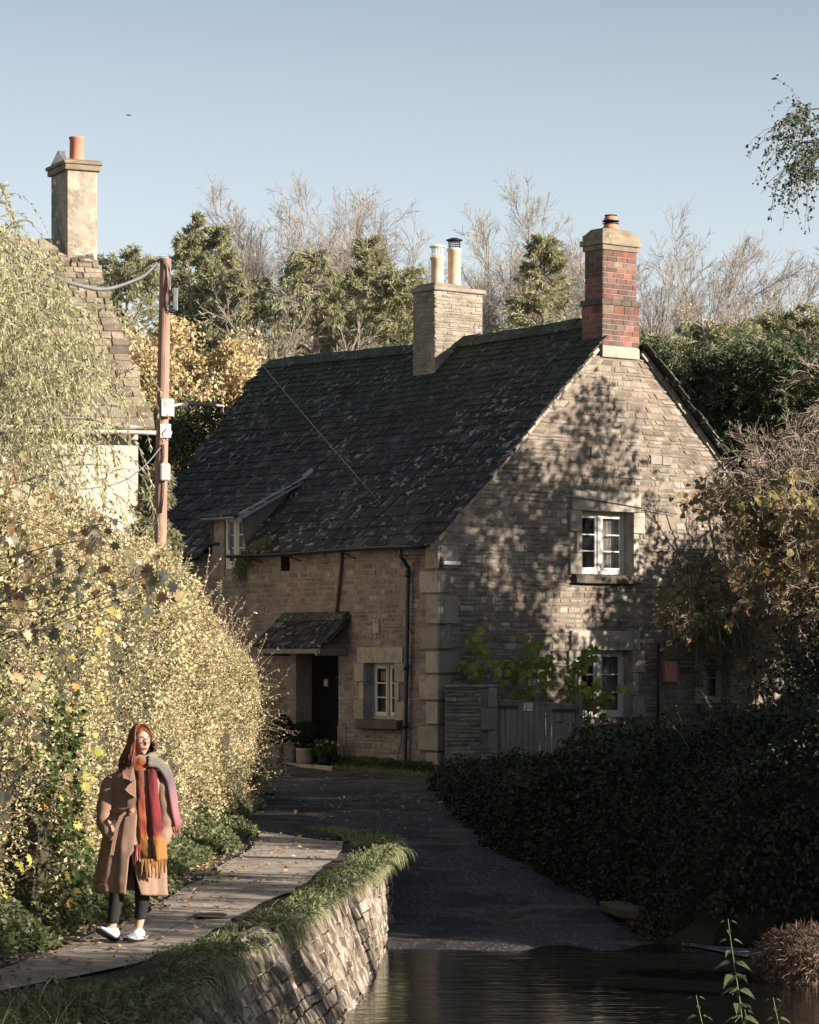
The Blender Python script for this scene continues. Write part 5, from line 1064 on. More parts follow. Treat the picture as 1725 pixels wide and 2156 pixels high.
# climber on the gable
cl_ = empty('climbing_plant', PG(8.0, .1, 0), 'trailing climber hanging down the right side of the gable wall', 'climber')
g, gl = G(), G(); N = 240; a = 5.75 + 2.2 * rng.random(N) ** .8; S = np.stack([PG(v, .08 + .3 * rng.random(), min(4.0 + .6 * rng.random() - .1 * abs(v - 7), 4.32 + .954 * (9.2 - v)) - 1.3 * rng.random() ** 2) for v in a])
P, D, Rr = grow(S, rng.normal(0, .5, (N, 3)) + A(0, 0, -.6), .8 + 1.3 * rng.random(N), np.full(N, .006), np.full(N, .003), 8, .1, -.25); g.tubes(P, Rr, 3)
tt = rng.random((N, 46)) * 8; j = np.minimum(tt.astype(int), 7); f = (tt - j)[..., None]; aa = np.arange(N)[:, None]; p = (P[aa, j] * (1 - f) + P[aa, j + 1] * f).reshape(-1, 3); n = len(p)
gl.leaves(p + rng.normal(0, .04, (n, 3)), rdir(n, -1.2), rdir(n, 0, A(.4, -.8, 0)), .05 + .04 * rng.random(n), .02 + .02 * rng.random(n))
g.tube([PG(8.3, .1, 0), PG(8.2, .12, 2), PG(7.9, .12, 4.2)], [.05, .04, .02], 7); g.build('stems', M['twig'], cl_); gl.build('foliage', M['climber'], cl_)

# ------------------------------------------------------------------ garden wall, gate, figs
gw = empty('garden_wall', (1.1, 55.7, 0), 'low rubble garden wall joining the cottage corner to the wooden gate', 'wall')
g = G(); zt = 1.78
rubble(g, A(.66, 55.55, 0), A(1, 0, 0), A(0, -1, 0), lambda z: [(0, .66)], -.3, zt, (.05, .1), (.1, .3), (.005, .04), rng, gap=.012)
g.bx(.66, 1.62, 55.56, 55.85, -.3, zt - .01, 1)
g.build('rubble_face', [M['gablestone'], M['mortar']], gw)
g = G()
for i, (a, b) in enumerate(((-.3, .55), (.56, .98), (.99, 1.4), (1.41, zt))): w_ = .16 if i % 2 else .30; g.bx(1.62 - w_, 1.62, 55.50, 55.88, a, b)
for i in range(4): g.bx(.66 + i * .245, .9 + i * .245, 55.5, 55.9, zt + .002, zt + .05 + .01 * (i % 2))
g.build('end_stones', M['greyashlar'], gw, bevel=.015)
gt_ = empty('wooden_gate', (2.35, 55.7, 0), 'weathered wooden plank gate in the garden wall', 'gate')
g = G(); x0, x1 = 1.66, 3.06; n = 13
for i in range(n):
    a = x0 + (x1 - x0) * i / n + .003; b = x0 + (x1 - x0) * (i + 1) / n - .003; e = rng.uniform(0, .004); zt_ = 1.53 - .09 * (i / n); g.bx(a, b, 55.60 - e, 55.63 - e, .05, zt_)
g.build('planks', M['gate'], gt_, bevel=.003)
g = G(); g.hexa([(x0 - .02, 55.58, 1.53), (x1 + .02, 55.58, 1.44), (x1 + .02, 55.66, 1.44), (x0 - .02, 55.66, 1.53), (x0 - .02, 55.58, 1.565), (x1 + .02, 55.58, 1.475), (x1 + .02, 55.66, 1.475), (x0 - .02, 55.66, 1.565)]); g.build('top_rail', M['gate'], gt_)
for a, b in ((x0 - .06, x0 + .36), (x1 - .42, x1 + .05)):
    g = G(); zz = 1.42 - (.0 if a < 2 else .06); g.bx(a, b, 55.57, 55.59, zz - .025, zz + .03); g.tube([A(a + (.0 if a < 2 else .47), 55.57, zz - .07), A(a + (.0 if a < 2 else .47), 55.57, zz + .08)], .025, 8); g.build('strap_hinge', M['black'], gt_)
for q_ in ((1.54, 1.64, 55.52, 55.66, 0, 1.6), (3.08, 3.2, 55.55, 55.7, 0, 1.55)): g = G(); g.bx(*q_); g.build('gate_post', M['fringetimber'], gt_)
g = G(); sx0, sx1 = 2.11, 2.28; g.bx(sx0, sx1, 55.575, 55.585, 1.35, 1.49); sg = g.build('warning_sign', M['whitebox'], gt_)
def text(body, size, loc, rot, mat, parent, name='lettering', bold=False):
    cu = bpy.data.curves.new('t', 'FONT'); cu.body = body; cu.size = size; cu.align_x = 'CENTER'; cu.align_y = 'CENTER'; cu.extrude = .001; cu.offset = .001 if bold else 0
    o = bpy.data.objects.new('t', cu); COL.objects.link(o); bpy.context.view_layer.update(); me = bpy.data.meshes.new_from_object(o.evaluated_get(bpy.context.evaluated_depsgraph_get())); COL.objects.unlink(o); bpy.data.objects.remove(o)
    mo = bpy.data.objects.new(name, me); COL.objects.link(mo); mo.data.materials.append(mat); mo.parent = parent; mo.location = Vector(A(*loc) - OFF[parent.name]); mo.rotation_euler = rot; return mo
redp = plain('red_sign_ink', (.6, .02, .03), .6); blk = plain('black_sign_ink', (.01, .01, .01), .6)
text('BEWARE', .036, (2.195, 55.572, 1.463), (R(90), 0, 0), blk, sg); text('OF THE', .026, (2.165, 55.572, 1.437), (R(90), 0, 0), blk, sg); text('DOG', .066, (2.225, 55.572, 1.405), (R(90), 0, 0), redp, sg, bold=True)
g = G(); g.prism([(2.135, 55.573, 1.36), (2.17, 55.573, 1.36), (2.165, 55.573, 1.40), (2.18, 55.573, 1.43), (2.165, 55.573, 1.428), (2.15, 55.573, 1.40), (2.14, 55.573, 1.385)], A(0, -.002, 0)); g.build('dog_mark', blk, sg)
for lab, Yb, pts in (('fig bush beside the cottage corner above the garden wall', 56.05, [(985, 1400), (1000, 1350), (1005, 1420), (1020, 1380), (995, 1440), (1045, 1400), (1035, 1430), (1010, 1345)]),
                     ('fig bush behind the left half of the wooden gate', 56.4, [(1085, 1420), (1100, 1460), (1120, 1350), (1135, 1370), (1110, 1400), (1140, 1420), (1090, 1395), (1125, 1455), (1150, 1410)]),
                     ('fig bush in front of the lower gable window', 56.6, [(1195, 1425), (1215, 1400), (1240, 1380), (1225, 1450), (1205, 1470), (1255, 1440), (1180, 1480), (1290, 1465), (1270, 1480), (1245, 1475), (1160, 1485)])):
    bx_, by_ = pts[0]; bs = at(sum(p[0] for p in pts) / len(pts), 1400, Yb); bs = A(bs[0], Yb, 0); f_ = empty('fig_bush', bs, lab, 'shrub', 'fig bushes behind the gate'); g, gl = G(), G()
    for x_, y_ in pts:
        e = at(x_, y_, Yb + rng.uniform(-.15, .1)); q_ = [(1 - t) ** 2 * (bs + A(rng.uniform(-.1, .1), 0, 0)) + 2 * t * (1 - t) * ((bs + e) / 2 + A(0, 0, .4)) + t * t * e for t in np.linspace(0, 1, 8)]; g.tube(q_, np.linspace(.018, .008, 8), 5)
        n = int(rng.integers(8, 13)); p = e + rng.normal(0, .10, (n, 3)); gl.lobed(p, nrm(rng.normal(0, .5, (n, 3)) + A(0, -.3, -.7)), nrm(rng.normal(0, .4, (n, 3)) + A(0, -1, .3)), .09 + .11 * rng.random(n), FG, curl=.3)
    g.build('stems', M['twig'], f_); gl.build('foliage', M['fig'], f_)

# ------------------------------------------------------------------ pots by the door
def pot_at(x, y, Y, w_px, h_px, name, label, mat, group=None, cat='plant pot'):
    c = at(x, y, Y); s_ = Y / F; h = h_px * s_; r = w_px * s_ / 2; t = empty(name, c, label, cat, group); g = G()
    lathe(g, c, [(r * .86, 0), (r * .98, h * .3), (r, h * .82), (r * 1.05, h * .86), (r * 1.05, h), (r * .9, h), (r * .88, h * .85), (0.01, h * .85)], 24); g.build('pot', mat, t, smooth=True); return t, c, h, r
def ball(t, c, r, N=9000):
    g = G(); lathe(g, c, [(.01, -r * .85)] + [(r * .85 * math.sin(a), -r * .85 * math.cos(a)) for a in np.linspace(.2, 2.9, 12)] + [(.01, r * .85)], 20); g.build('dark_core', plain('box_core', (.01, .012, .006), .95, bst=1, bsc=40), t)  # solid dark ball behind the leaves
    d = rdir(N); gl = G(); gl.leaves(c + d * r * (.86 + .16 * rng.random((N, 1))), nrm(d + rdir(N)), nrm(d + rdir(N) * .7), .022 + .014 * rng.random(N), .015 + .008 * rng.random(N)); gl.build('foliage', M['box'], t)
M['potstone'] = plain('pale_stoneware', (.26, .20, .15), .9, bst=.4, var=.25)
for x, y, Y, w_, h_, bx2, by2, br_, lab in ((581, 1606, 59.0, 33, 37, 586, 1534, 31, 'clipped round box bush in a pale pot, farther left of the door'), (642, 1611, 58.2, 37, 36, 641, 1548, 29, 'clipped round box bush in a pale pot, next to the front door')):
    t, c, h, r = pot_at(x, y, Y, w_, h_, 'potted_bush', lab, M['potstone'], 'potted box bushes', 'potted plant'); b_ = at(bx2, by2, Y); g = G(); g.tube([c + A(0, 0, h * .8), b_], .02, 6); g.build('stem', M['bark'], t); ball(t, b_, br_ * Y / F)
t, c, h, r = pot_at(616, 1604, 58.9, 15, 30, 'garden_pot', 'small dark grey pot between the two box bushes', M['lead'])
t, c, h, r = pot_at(683, 1612, 57.9, 30, 28, 'flower_pot', 'black pot of yellow and blue pansies beside the front door', M['black'], None, 'potted flowers')
gl = G(); N = 900; p = c + A(0, 0, h) + rng.normal(0, 1, (N, 3)) * A(.11, .1, .07) + A(0, 0, .08); gl.leaves(p, rdir(N, .4), rdir(N, 1), .04 + .02 * rng.random(N), .03 * np.ones(N)); gl.build('foliage', M['ivy'], t)
gf, gb_ = G(), G(); gp = G()
for i in range(13):
    q_ = c + A(rng.normal(.03, .08), -.08 + rng.normal(0, .04), h + .16 + rng.normal(0, .04)); G_ = gb_ if i < 4 else gf; q_[0] -= .1 * (i < 4)
    a = np.arange(5) * 2 * math.pi / 5; G_.leaves(np.repeat(q_[None], 5, 0), np.stack([np.cos(a), np.zeros(5) - .1, np.sin(a)], -1), np.tile(A(0, -1, .2), (5, 1)), .032, .03)
gf.build('yellow_flowers', M['yellowf'], t); gb_.build('blue_flowers', M['bluef'], t)
g = G(); pts = [at(555, 1600, 60.6), at(600, 1611, 59.2), at(650, 1622, 57.8), at(700, 1630, 57.0)]; P = []
for q_ in pts: z_ = .2; P.append([A(q_[0] - .16, q_[1] + .1, 0.02), A(q_[0] - .16, q_[1] + .1, z_ + .09), A(q_[0] + .0, q_[1] - .14, z_ + .09), A(q_[0], q_[1] - .14, 0.02)])
g.rings(P); kb = g.build('kerb', M['ashlar'], bevel=.015); tag(kb, kind='structure')
# grass strip under the cottage walls
g = G(); N = 9000; s_ = rng.random(N) * 3.6 - .1; dd_ = .03 + .5 * rng.random(N) ** 1.4; P = np.array([PF(a, b, 0) for a, b in zip(s_, dd_)]); P[:, 2] = hgt(P[:, 0], P[:, 1])
blades(g, P, np.stack([rng.normal(0, .6, N), rng.normal(0, .6, N), np.ones(N)], -1), .08 + .12 * rng.random(N), .008 + .005 * rng.random(N), 1 + rng.random(N))
N = 8000; v_ = rng.random(N) * 3; P = np.array([PG(a, b, 0) for a, b in zip(v_ - .4, .1 + 1.6 * rng.random(N))]); P[:, 2] = hgt(P[:, 0], P[:, 1]); blades(g, P, np.stack([rng.normal(0, .6, N), rng.normal(0, .6, N), np.ones(N)], -1), .1 + .15 * rng.random(N), .008 + .005 * rng.random(N), 1 + rng.random(N))
tag(g.build('wall_foot_grass', M['grass']), 'rough grass and weeds growing at the foot of the cottage wall', 'grass', kind='stuff')
g = G(); N = 5000; s_ = rng.random(N) * 3.2; P = np.array([PF(a, .05 + .25 * rng.random(), 0) for a in s_]); P[:, 2] = hgt(P[:, 0], P[:, 1]) + .25 * rng.random(N) ** 1.5; g.leaves(P, rdir(N, .2), rdir(N, 1), .03 + .03 * rng.random(N), .02 + .02 * rng.random(N))
tag(g.build('wall_foot_weeds', M['ivy']), 'small leafy weeds against the foot of the front wall', 'weeds', kind='stuff')
# young conifer spray against the front wall
g, gl = G(), G(); tv = empty('wall_creeper', PF(7.2, .1, 0), 'fern-like green spray growing up the front wall near the dormer', 'climber')
pts = [PF(fs(x), .18, fz(x, y)) for x, y in ((508, 1320), (520, 1250), (515, 1190), (545, 1165), (592, 1136))]; g.tube([PF(7.2, .1, 0)] + pts, [.02, .015, .012, .01, .007, .004], 6); P = np.array(pts); N = 900; t_ = rng.random(N) * 2.4 + 1.5; j = np.minimum(t_.astype(int), 3); f = (t_ - j)[:, None]
p = P[j] * (1 - f) + P[j + 1] * f; gl.leaves(p + rng.normal(0, .06, (N, 3)), rdir(N, 0, A(.6, -.4, .3)), rdir(N, 1), .09 + .07 * rng.random(N), .025 * np.ones(N)); g.build('stem', M['twig'], tv); gl.build('foliage', M['weed'], tv)

# ------------------------------------------------------------------ utility pole and cables
YP = 50.; pole = empty('utility_pole', (at(338, 1400, YP)[0], YP, 0), 'brown timber utility pole carrying junction boxes and a street light', 'utility pole')
g = G(); a, b = at(333, 1300, YP), at(349, 545, YP); a[2] = 0; a[0] -= .05; r_ = 13 * YP / F; g.tube([a, a + (b - a) * .5, b], [r_ * 1.12, r_ * 1.03, r_ * .92], 20); g.build('pole_shaft', M['pole'], pole, smooth=False)
def pbox(x0, y0, x1, y1, dy, dep, nm, mt, bv=.01):
    g = G(); p0, p1 = at(x0, y1, YP - dy), at(x1, y0, YP - dy); g.bx(p0[0], p1[0], YP - dy - dep, YP - dy, p0[2], p1[2]); return g.build(nm, mt, pole, bevel=bv)
jb = pbox(341, 841, 367, 878, .07, .16, 'junction_box', M['whitebox'], .015); pbox(338, 893, 360, 922, .08, .04, 'notice_plate', M['whitebox'], .004); pbox(338, 976, 359, 1013, .1, .1, 'meter_cover', M['greybox'], .03)
pbox(366, 608, 375, 655, -.02, .12, 'slim_metal_box', M['lead'], .008)
g = G(); pts = [at(x, y, YP - .1) for x, y in ((366, 854), (378, 852), (392, 852), (402, 852))]; g.tube(pts, .022, 8); arm = g.build('lamp_arm', M['whitebox'], pole, smooth=True)
g = G(); p0 = at(400, 850, YP - .1); g.box(p0 + A(.22, 0, -.01), (.46, 0, -.03), (0, .2, 0), (0, 0, .06)); g.tube([p0 + A(.40, 0, .03), p0 + A(.40, 0, .10)], .03, 10); lh = g.build('lamp_head', M['black'], arm, bevel=.015)
g = G(); g.box(p0 + A(.40, 0, -.03), (.34, 0, -.02), (0, .15, 0), (0, 0, .025)); g.build('lamp_glass', M['whitebox'], arm, bevel=.008)
def pcab(pts, r, nm, mt, dy=.12): g = G(); g.tube([at(x, y, YP - dy) for x, y in pts], r, 6); return g.build(nm, mt, pole, smooth=True)
pcab([(335, 548), (345, 549), (354, 560), (357, 580), (352, 610), (352, 640), (358, 655), (367, 656), (371, 648)], .012, 'pole_cable', M['cable'])
pcab([(333, 547), (343, 546), (356, 560), (360, 585), (355, 612), (355, 640), (360, 650), (368, 650)], .012, 'pole_cable', M['cable'])
pcab([(345, 935), (346, 960), (341, 985), (341, 1000), (346, 1018), (344, 1050), (340, 1080)], .012, 'pole_cable', M['cable'])
pcab([(352, 902), (343, 912), (350, 928), (358, 926)], .006, 'pole_cable', M['cable'], .13)
def cable(pts, r, nm, lab, mt, wob=0, tw=False):
    P = np.array(pts); k = 40; t = np.linspace(0, len(P) - 1, k); out = []
    for q in t:
        i = min(int(q), len(P) - 2); f = q - i; p0, p1, p2, p3 = P[max(i - 1, 0)], P[i], P[i + 1], P[min(i + 2, len(P) - 1)]
        out.append(.5 * (2 * p1 + (p2 - p0) * f + (2 * p0 - 5 * p1 + 4 * p2 - p3) * f ** 2 + (3 * p1 - p0 - 3 * p2 + p3) * f ** 3))
    g = G(); out = np.array(out)
    if tw:
        for ph in (0, math.pi):
            kk = 500; tt_ = np.linspace(0, k - 1, kk); o2 = np.stack([np.interp(tt_, np.arange(k), out[:, c]) for c in range(3)], -1); an = tt_ * 9 + ph
            o2 = o2 + np.stack([np.cos(an) * r * .3, np.sin(an) * r * .5, np.cos(an) * r * .6], -1) * .9; g.tube(o2, r * .62, 5)
    else: g.tube(out, r, 5)
    return tag(g.build(nm, mt, smooth=True), lab, 'cable')
cable([at(x, y, Yq) for x, y, Yq in ((-30, 470, 46), (40, 528, 46.8), (110, 580, 47.6), (180, 604, 48.4), (230, 608, 49), (290, 588, 49.5), (312, 574, 49.8), (334, 550, 49.95))], .034, 'overhead_cable', 'thick twisted grey cable sagging from the top left corner to the pole', M['palecable'], tw=True)
cable([at(x, y, Yq) for x, y, Yq in ((212, 602, 55.5), (250, 587, 53), (290, 573, 51.5), (315, 556, 50.5), (334, 549, 49.95))], .018, 'service_cable', 'black cable from the left cottage roof up to the pole', M['cable'])
cable([at(x, y, Yq) for x, y, Yq in ((300, 574, 51.2), (306, 560, 50.8), (320, 549, 50.3), (335, 552, 49.95))], .012, 'service_cable', 'short looping black cable beside the pole top', M['cable'])
cable([at(378, 558, 50), PF(fs(925), .5, fz(925, 1150)) * .5 + at(378, 558, 50) * .5 - A(0, 0, .06), PF(fs(925), .5, fz(925, 1150)), PF(fs(928), .1, fz(928, 1172))], .0035, 'telephone_wire', 'thin straight wire from the pole top down to the cottage corner', M['cable'])
cable([at(338, 942, 49.9), at(300, 985, 49.5), at(240, 1020, 48.8), at(120, 1030, 47.5), at(-20, 1005, 46)], .013, 'telephone_wire', 'slack grey wire drooping left from the middle of the pole', M['palecable'])

# ------------------------------------------------------------------ small things
g = G(); c = at(0, 0, 1); mc_ = atz(442, 1925, .05); th = np.arange(28) * 2 * math.pi / 28
g.rings([[A(mc_[0] + r * math.cos(a), mc_[1] + r * 1.6 * math.sin(a), z) for a in th] for r, z in ((.15, .045), (.15, .048), (.13, .05), (.01, .049))])
tag(g.build('manhole_cover', M['rust'], smooth=False), 'round dark iron cover set into the concrete path', 'manhole cover')
g = G(); N = 1500; Y = 14 + 26 * rng.random(N); sd_ = rng.random(N); x = np.where(sd_ < .75, pl(Y) - .25 + .3 * rng.normal(0, 1, N) ** 2 * .5, pl(Y) + (pr(Y) - pl(Y)) * rng.random(N)); k = x < xw(Y) - .1; x, Y = x[k], Y[k]; N = len(x)
g.leaves(np.stack([x, Y, hgt(x, Y) + .03 + .01 * rng.random(N)], -1), rdir(N) * A(1, 1, .15), rdir(N, 4), .04 + .04 * rng.random(N), .03 + .03 * rng.random(N))
N = 500; Y = 42 + 16 * rng.random(N); x = rl(Y) + (rr(Y) - rl(Y)) * rng.random(N) ** .5; g.leaves(np.stack([x, Y, hgt(x, Y) + .045], -1), rdir(N) * A(1, 1, .1), rdir(N, 4), .05 + .03 * rng.random(N), .04 + .02 * rng.random(N))
tag(g.build('fallen_leaves', M['litter']), 'brown fallen leaves scattered along the path and the lane', 'leaves', kind='stuff')
g = G(); N = 900; Y = 14 + 27 * rng.random(N); x = pl(Y) - .1 + .14 * rng.normal(0, 1, N); c3 = np.stack([x, Y, hgt(x, Y) + .03], -1)
for q_ in c3[:400]:
    r_ = rng.uniform(.01, .03); g.add(q_ + r_ * A([(1, 0, 0), (0, 1, 0), (-1, 0, 0), (0, -1, 0), (0, 0, .8), (0, 0, -.8)]) * rng.uniform(.6, 1.3, (6, 1)), [(0, 1, 4), (1, 2, 4), (2, 3, 4), (3, 0, 4)])
tag(g.build('path_grit', M['mortar']), 'loose crumbs of soil and grit along the left path edge', 'grit', kind='stuff')
lb = empty('stone_ledge', (2.9, 33.8, -.6), 'flat stone ledge on the bank just above the river', 'ledge')
g = G(); g.prism([A(2.2, 34.9, -.66), A(2.35, 33.9, -.66), A(2.86, 33.05, -.66), A(3.6, 33.4, -.66), A(4.0, 34.6, -.66)], A(0, 0, .12)); g.build('slab', M['sill'], lb, bevel=.03)
g = G(); rubble(g, A(2.45, 33.9, 0), nrm(A(.45, -.85, 0)), nrm(A(-.85, -.45, 0)), lambda z: [(0, .9)], -1.1, -.67, (.08, .14), (.15, .4), (.01, .05), rng); rubble(g, A(2.85, 33.1, 0), nrm(A(.9, .3, 0)), nrm(A(.3, -.9, 0)), lambda z: [(0, 3.0)], -1.1, -.67, (.08, .14), (.15, .4), (.01, .05), rng)
g.build('face_stones', [M['sill'], M['sill']], lb)
g = G(); N = 170; x = -.1 + 2.9 * rng.random(N); Y = 32.7 + 2.4 * rng.random(N) ** 1.5
for a_, b_ in zip(x, Y): r_ = rng.uniform(.008, .028); g.add(A(a_, b_, float(hgt(a_, b_)) + .03) + r_ * A([(1, 0, 0), (0, 1, 0), (-1, 0, 0), (0, -1, 0), (0, 0, .6), (0, 0, -.6)]) * rng.uniform(.6, 1.3, (6, 1)), [(0, 1, 4), (1, 2, 4), (2, 3, 4), (3, 0, 4)])
tag(g.build('ford_gravel', M['sill']), 'small stones and gravel lying where the lane meets the water', 'gravel', kind='stuff')
# dry root mass at the lower right
rt = empty('root_mass', (3.75, 28.5, -.8), 'mound of brown exposed roots at the water edge in the lower right', 'roots')
g = G(); N = 900; c = A(3.85, 28.6, -.62); d = rdir(N, .3); S = c + d * A(.5, .45, .30) * (.8 + .2 * rng.random((N, 1))); P, D, Rr = grow(S, d * .5 + A(-.2, -.3, -.3), .08 + .16 * rng.random(N), np.full(N, .006), np.full(N, .003), 5, .35, -.5); g.tubes(P, Rr, 3)
lathe(g, c - A(0, 0, .25), [(.5, -.2), (.48, .1), (.3, .35), (.02, .45)], 14); g.build('roots', plain('brown_roots', (.10, .065, .045), .95, var=.5), rt)
gl = G(); N = 5000; d = rdir(N, .5); gl.leaves(c + d * A(.6, .5, .34), nrm(rng.normal(0, .6, (N, 3)) - A(.1, .1, .5)), d, .05 + .05 * rng.random(N), .008 + .006 * rng.random(N)); gl.build('rootlets', M['strawroot'], rt)
# nettle in the foreground
for (x, y0, h_px, lab) in ((1545, 1935, 330, 'tall nettle stem rising over the dark water at the lower right'), (1478, 2095, 160, 'short nettle at the bottom edge left of the tall nettle'), (1640, 2100, 150, 'short nettle at the bottom edge right of the tall nettle'), (1580, 2125, 120, 'lowest nettle tip at the bottom edge')):
    Yn = 11.9; tp = at(x, y0, Yn); nt_ = empty('nettle', (tp[0] + .02, Yn, -.2), lab, 'nettle', 'nettles in the foreground'); g, gl = G(), G(); k = 12
    pts = [A(tp[0] + .03 * math.sin(q * 4) + .02 * (1 - q), Yn, .3 + (tp[2] - .3) * q) for q in np.linspace(0, 1, k)]; g.tube(pts, np.linspace(.005, .002, k), 6); z = tp[2]; i = 0
    while z > .45:
        q = (z - .3) / (tp[2] - .3); c = A(np.interp(q, np.linspace(0, 1, k), [p[0] for p in pts]), Yn, z); sz = .022 + .055 * min(1, (tp[2] - z) / .22)
        for s_ in (-1, 1):
            az = i * 1.5 + (0 if s_ > 0 else math.pi) + rng.uniform(-.3, .3); d = A(math.cos(az), math.sin(az) * .8, -.45)
            gl.lobed([c + d * .015, ], [d], [A(0, -.3, 1)], sz * rng.uniform(.9, 1.2), A([(0, 0), (.22, .08), (.30, .2), (.24, .24), (.28, .36), (.2, .42), (.22, .54), (.13, .6), (.13, .74), (.06, .82), (0, 1.05), (-.06, .82), (-.13, .74), (-.13, .6), (-.22, .54), (-.2, .42), (-.28, .36), (-.24, .24), (-.30, .2), (-.22, .08)]), curl=.25)
        if z < tp[2] - .12:
            for s_ in range(3): d = nrm(A(rng.normal(), rng.normal() * .4, -.5)); gl.leaves([c + d * .01 * j for j in range(4)], np.tile(d, (4, 1)), np.tile(A(0, -1, 0), (4, 1)), .014, .006)
        z -= .035 + .02 * min(1, (tp[2] - z) / .2); i += 1
    g.build('stem', M['weed'], nt_); gl.build('leaves', M['nettle'], nt_)
# drooping birch twigs at the top right
bi = empty('birch', (6.6, 30, 0), 'dark drooping twig ends entering from the upper right edge', 'tree'); g, gt, gl = G(), G(), G()
g.tube([A(6.6, 30, 0), A(6.5, 30, 4), A(6.3, 30, 8), A(6.0, 30, 10)], [.16, .13, .09, .04], 9)
for (x0, y0, x1, y1) in ((1830, 260, 1690, 232), (1840, 330, 1700, 300), (1830, 420, 1700, 360), (1850, 250, 1712, 262)):
    e = at(x1, y1, 30); s_ = at(x0, y0, 30); g.tube([A(6.3, 30, s_[2] - .6), s_, (s_ + e) / 2 + A(0, 0, .1), e], [.04, .025, .015, .006], 6)
N = 95; x = 1665 + 90 * rng.random(N); y = 225 + 150 * rng.random(N) ** 1.2 + np.abs(x - 1700) * .3; S = np.array([at(a, b, 30 + rng.normal(0, .3)) for a, b in zip(x, y)]); P, D, Rr = grow(S, np.stack([rng.normal(-.5, .6, N), rng.normal(0, .4, N), rng.normal(.1, .4, N)], -1), .25 + .45 * rng.random(N), np.full(N, .004), np.full(N, .002), 6, .15, -.3); gt.tubes(P, Rr, 3)
p = P.reshape(-1, 3); n = 1900; p = p[rng.integers(0, len(p), n)] + rng.normal(0, .015, (n, 3)); gl.leaves(p, rdir(n, -.8), rdir(n), .03 + .025 * rng.random(n), .02 + .012 * rng.random(n)); g.build('trunk', M['bark'], bi); c_ = gl.build('crown', M['birch'], bi); gt.build('twigs', M['bark'], c_)
# bird
b_ = at(271, 243, 140); g = G(); g.leaves([b_, b_], [A(-1, 0, .35), A(1, 0, .3)], [A(0, 1, .6), A(0, 1, .6)], .13, .07); g.tube([b_ - A(.02, .12, 0), b_, b_ + A(.02, .12, 0)], [.005, .03, .01], 6)
tag(g.build('bird', M['black']), 'tiny dark bird high in the clear sky', 'bird')

# ------------------------------------------------------------------ trees beyond the right edge: they shade the lane and dapple the gable
GS = 'trees on the bank outside the right edge'
for i, (c, rad, N, cl_n, lab) in enumerate((
    ((9.5, 31.9, 1.7), (1.6, 2.0, 2.4), 52000, 90, 'rounded bush outside the frame beside the ford'), ((9.6, 36.2, 1.9), (1.6, 2.2, 2.3), 44000, 100, 'rounded bush outside the frame beside the lane'),
    ((9.8, 40.5, 2.5), (1.7, 2.4, 2.8), 44000, 110, 'tall bush outside the frame opposite the hedge end'), ((10.5, 45.5, 3.1), (1.9, 2.6, 3.3), 28000, 120, 'dense tree outside the frame beyond the hazel'),
    ((11, 51, 3.7), (1.9, 3.0, 3.4), 34000, 130, 'dense tree outside the frame opposite the gable'), ((11.2, 57, 3.2), (1.9, 3.0, 3.0), 30000, 120, 'broad tree outside the frame beyond the gable'))):
    leaf_bush('riverside_tree', c, rad, N, 'ivy', lab, 'tree', GS, ls=.16, lw=.11, clumps=cl_n, shell=.2)
leaf_bush('riverside_tree', (8.2, 13.8, 3.4), (1.6, 3.8, 3.4), 15000, 'hazel', 'thin-leaved tree outside the frame beside the footpath', 'tree', GS, ls=.16, lw=.11, clumps=60, shell=.2)
leaf_bush('riverside_tree', (12, 51.6, 8.2), (2.2, 3.6, 3.2), 9500, 'hazel', 'thin-leaved tree outside the frame dappling the gable', 'tree', GS, ls=.17, lw=.12, clumps=62, shell=.3)
leaf_bush('riverside_tree', (8.0, 20.3, 3.2), (1.2, 1.8, 2.0), 1700, 'hazel', 'small thin sapling outside the frame by the water', 'tree', GS, ls=.16, lw=.11, clumps=30, shell=.2)
leaf_bush('riverside_tree', (5.8, 16.8, 1.2), (1.1, 4.4, 1.7), 20000, 'ivy', 'low bush outside the frame along the near bank', 'tree', GS, ls=.13, lw=.09, clumps=90, shell=.2)  # unseen bush added to put the near verge in shade
leaf_bush('riverside_tree', (8.5, 24.6, 3.4), (.8, 2.2, .6), 1500, 'hazel', 'low spreading sapling outside the frame streaking the path with shade', 'tree', GS, ls=.15, lw=.10, clumps=26, shell=.2)  # unseen sapling added so its leaves throw streaks of shadow on the path
leaf_bush('riverside_tree', (10.6, 33.9, 2.3), (1.5, 2.2, 2.3), 36000, 'ivy', 'dense bush outside the frame between two others by the ford', 'tree', GS, ls=.16, lw=.11, clumps=100, shell=.2)  # unseen, added to keep the sun off the shrub low over the water
leaf_bush('riverside_tree', (9.0, 29.9, 1.2), (1.3, 1.4, 1.5), 26000, 'ivy', 'lowest rounded bush outside the frame at the start of the ford', 'tree', GS, ls=.16, lw=.11, clumps=80, shell=.2)  # unseen, added to darken the bank and the lane end with its shadow

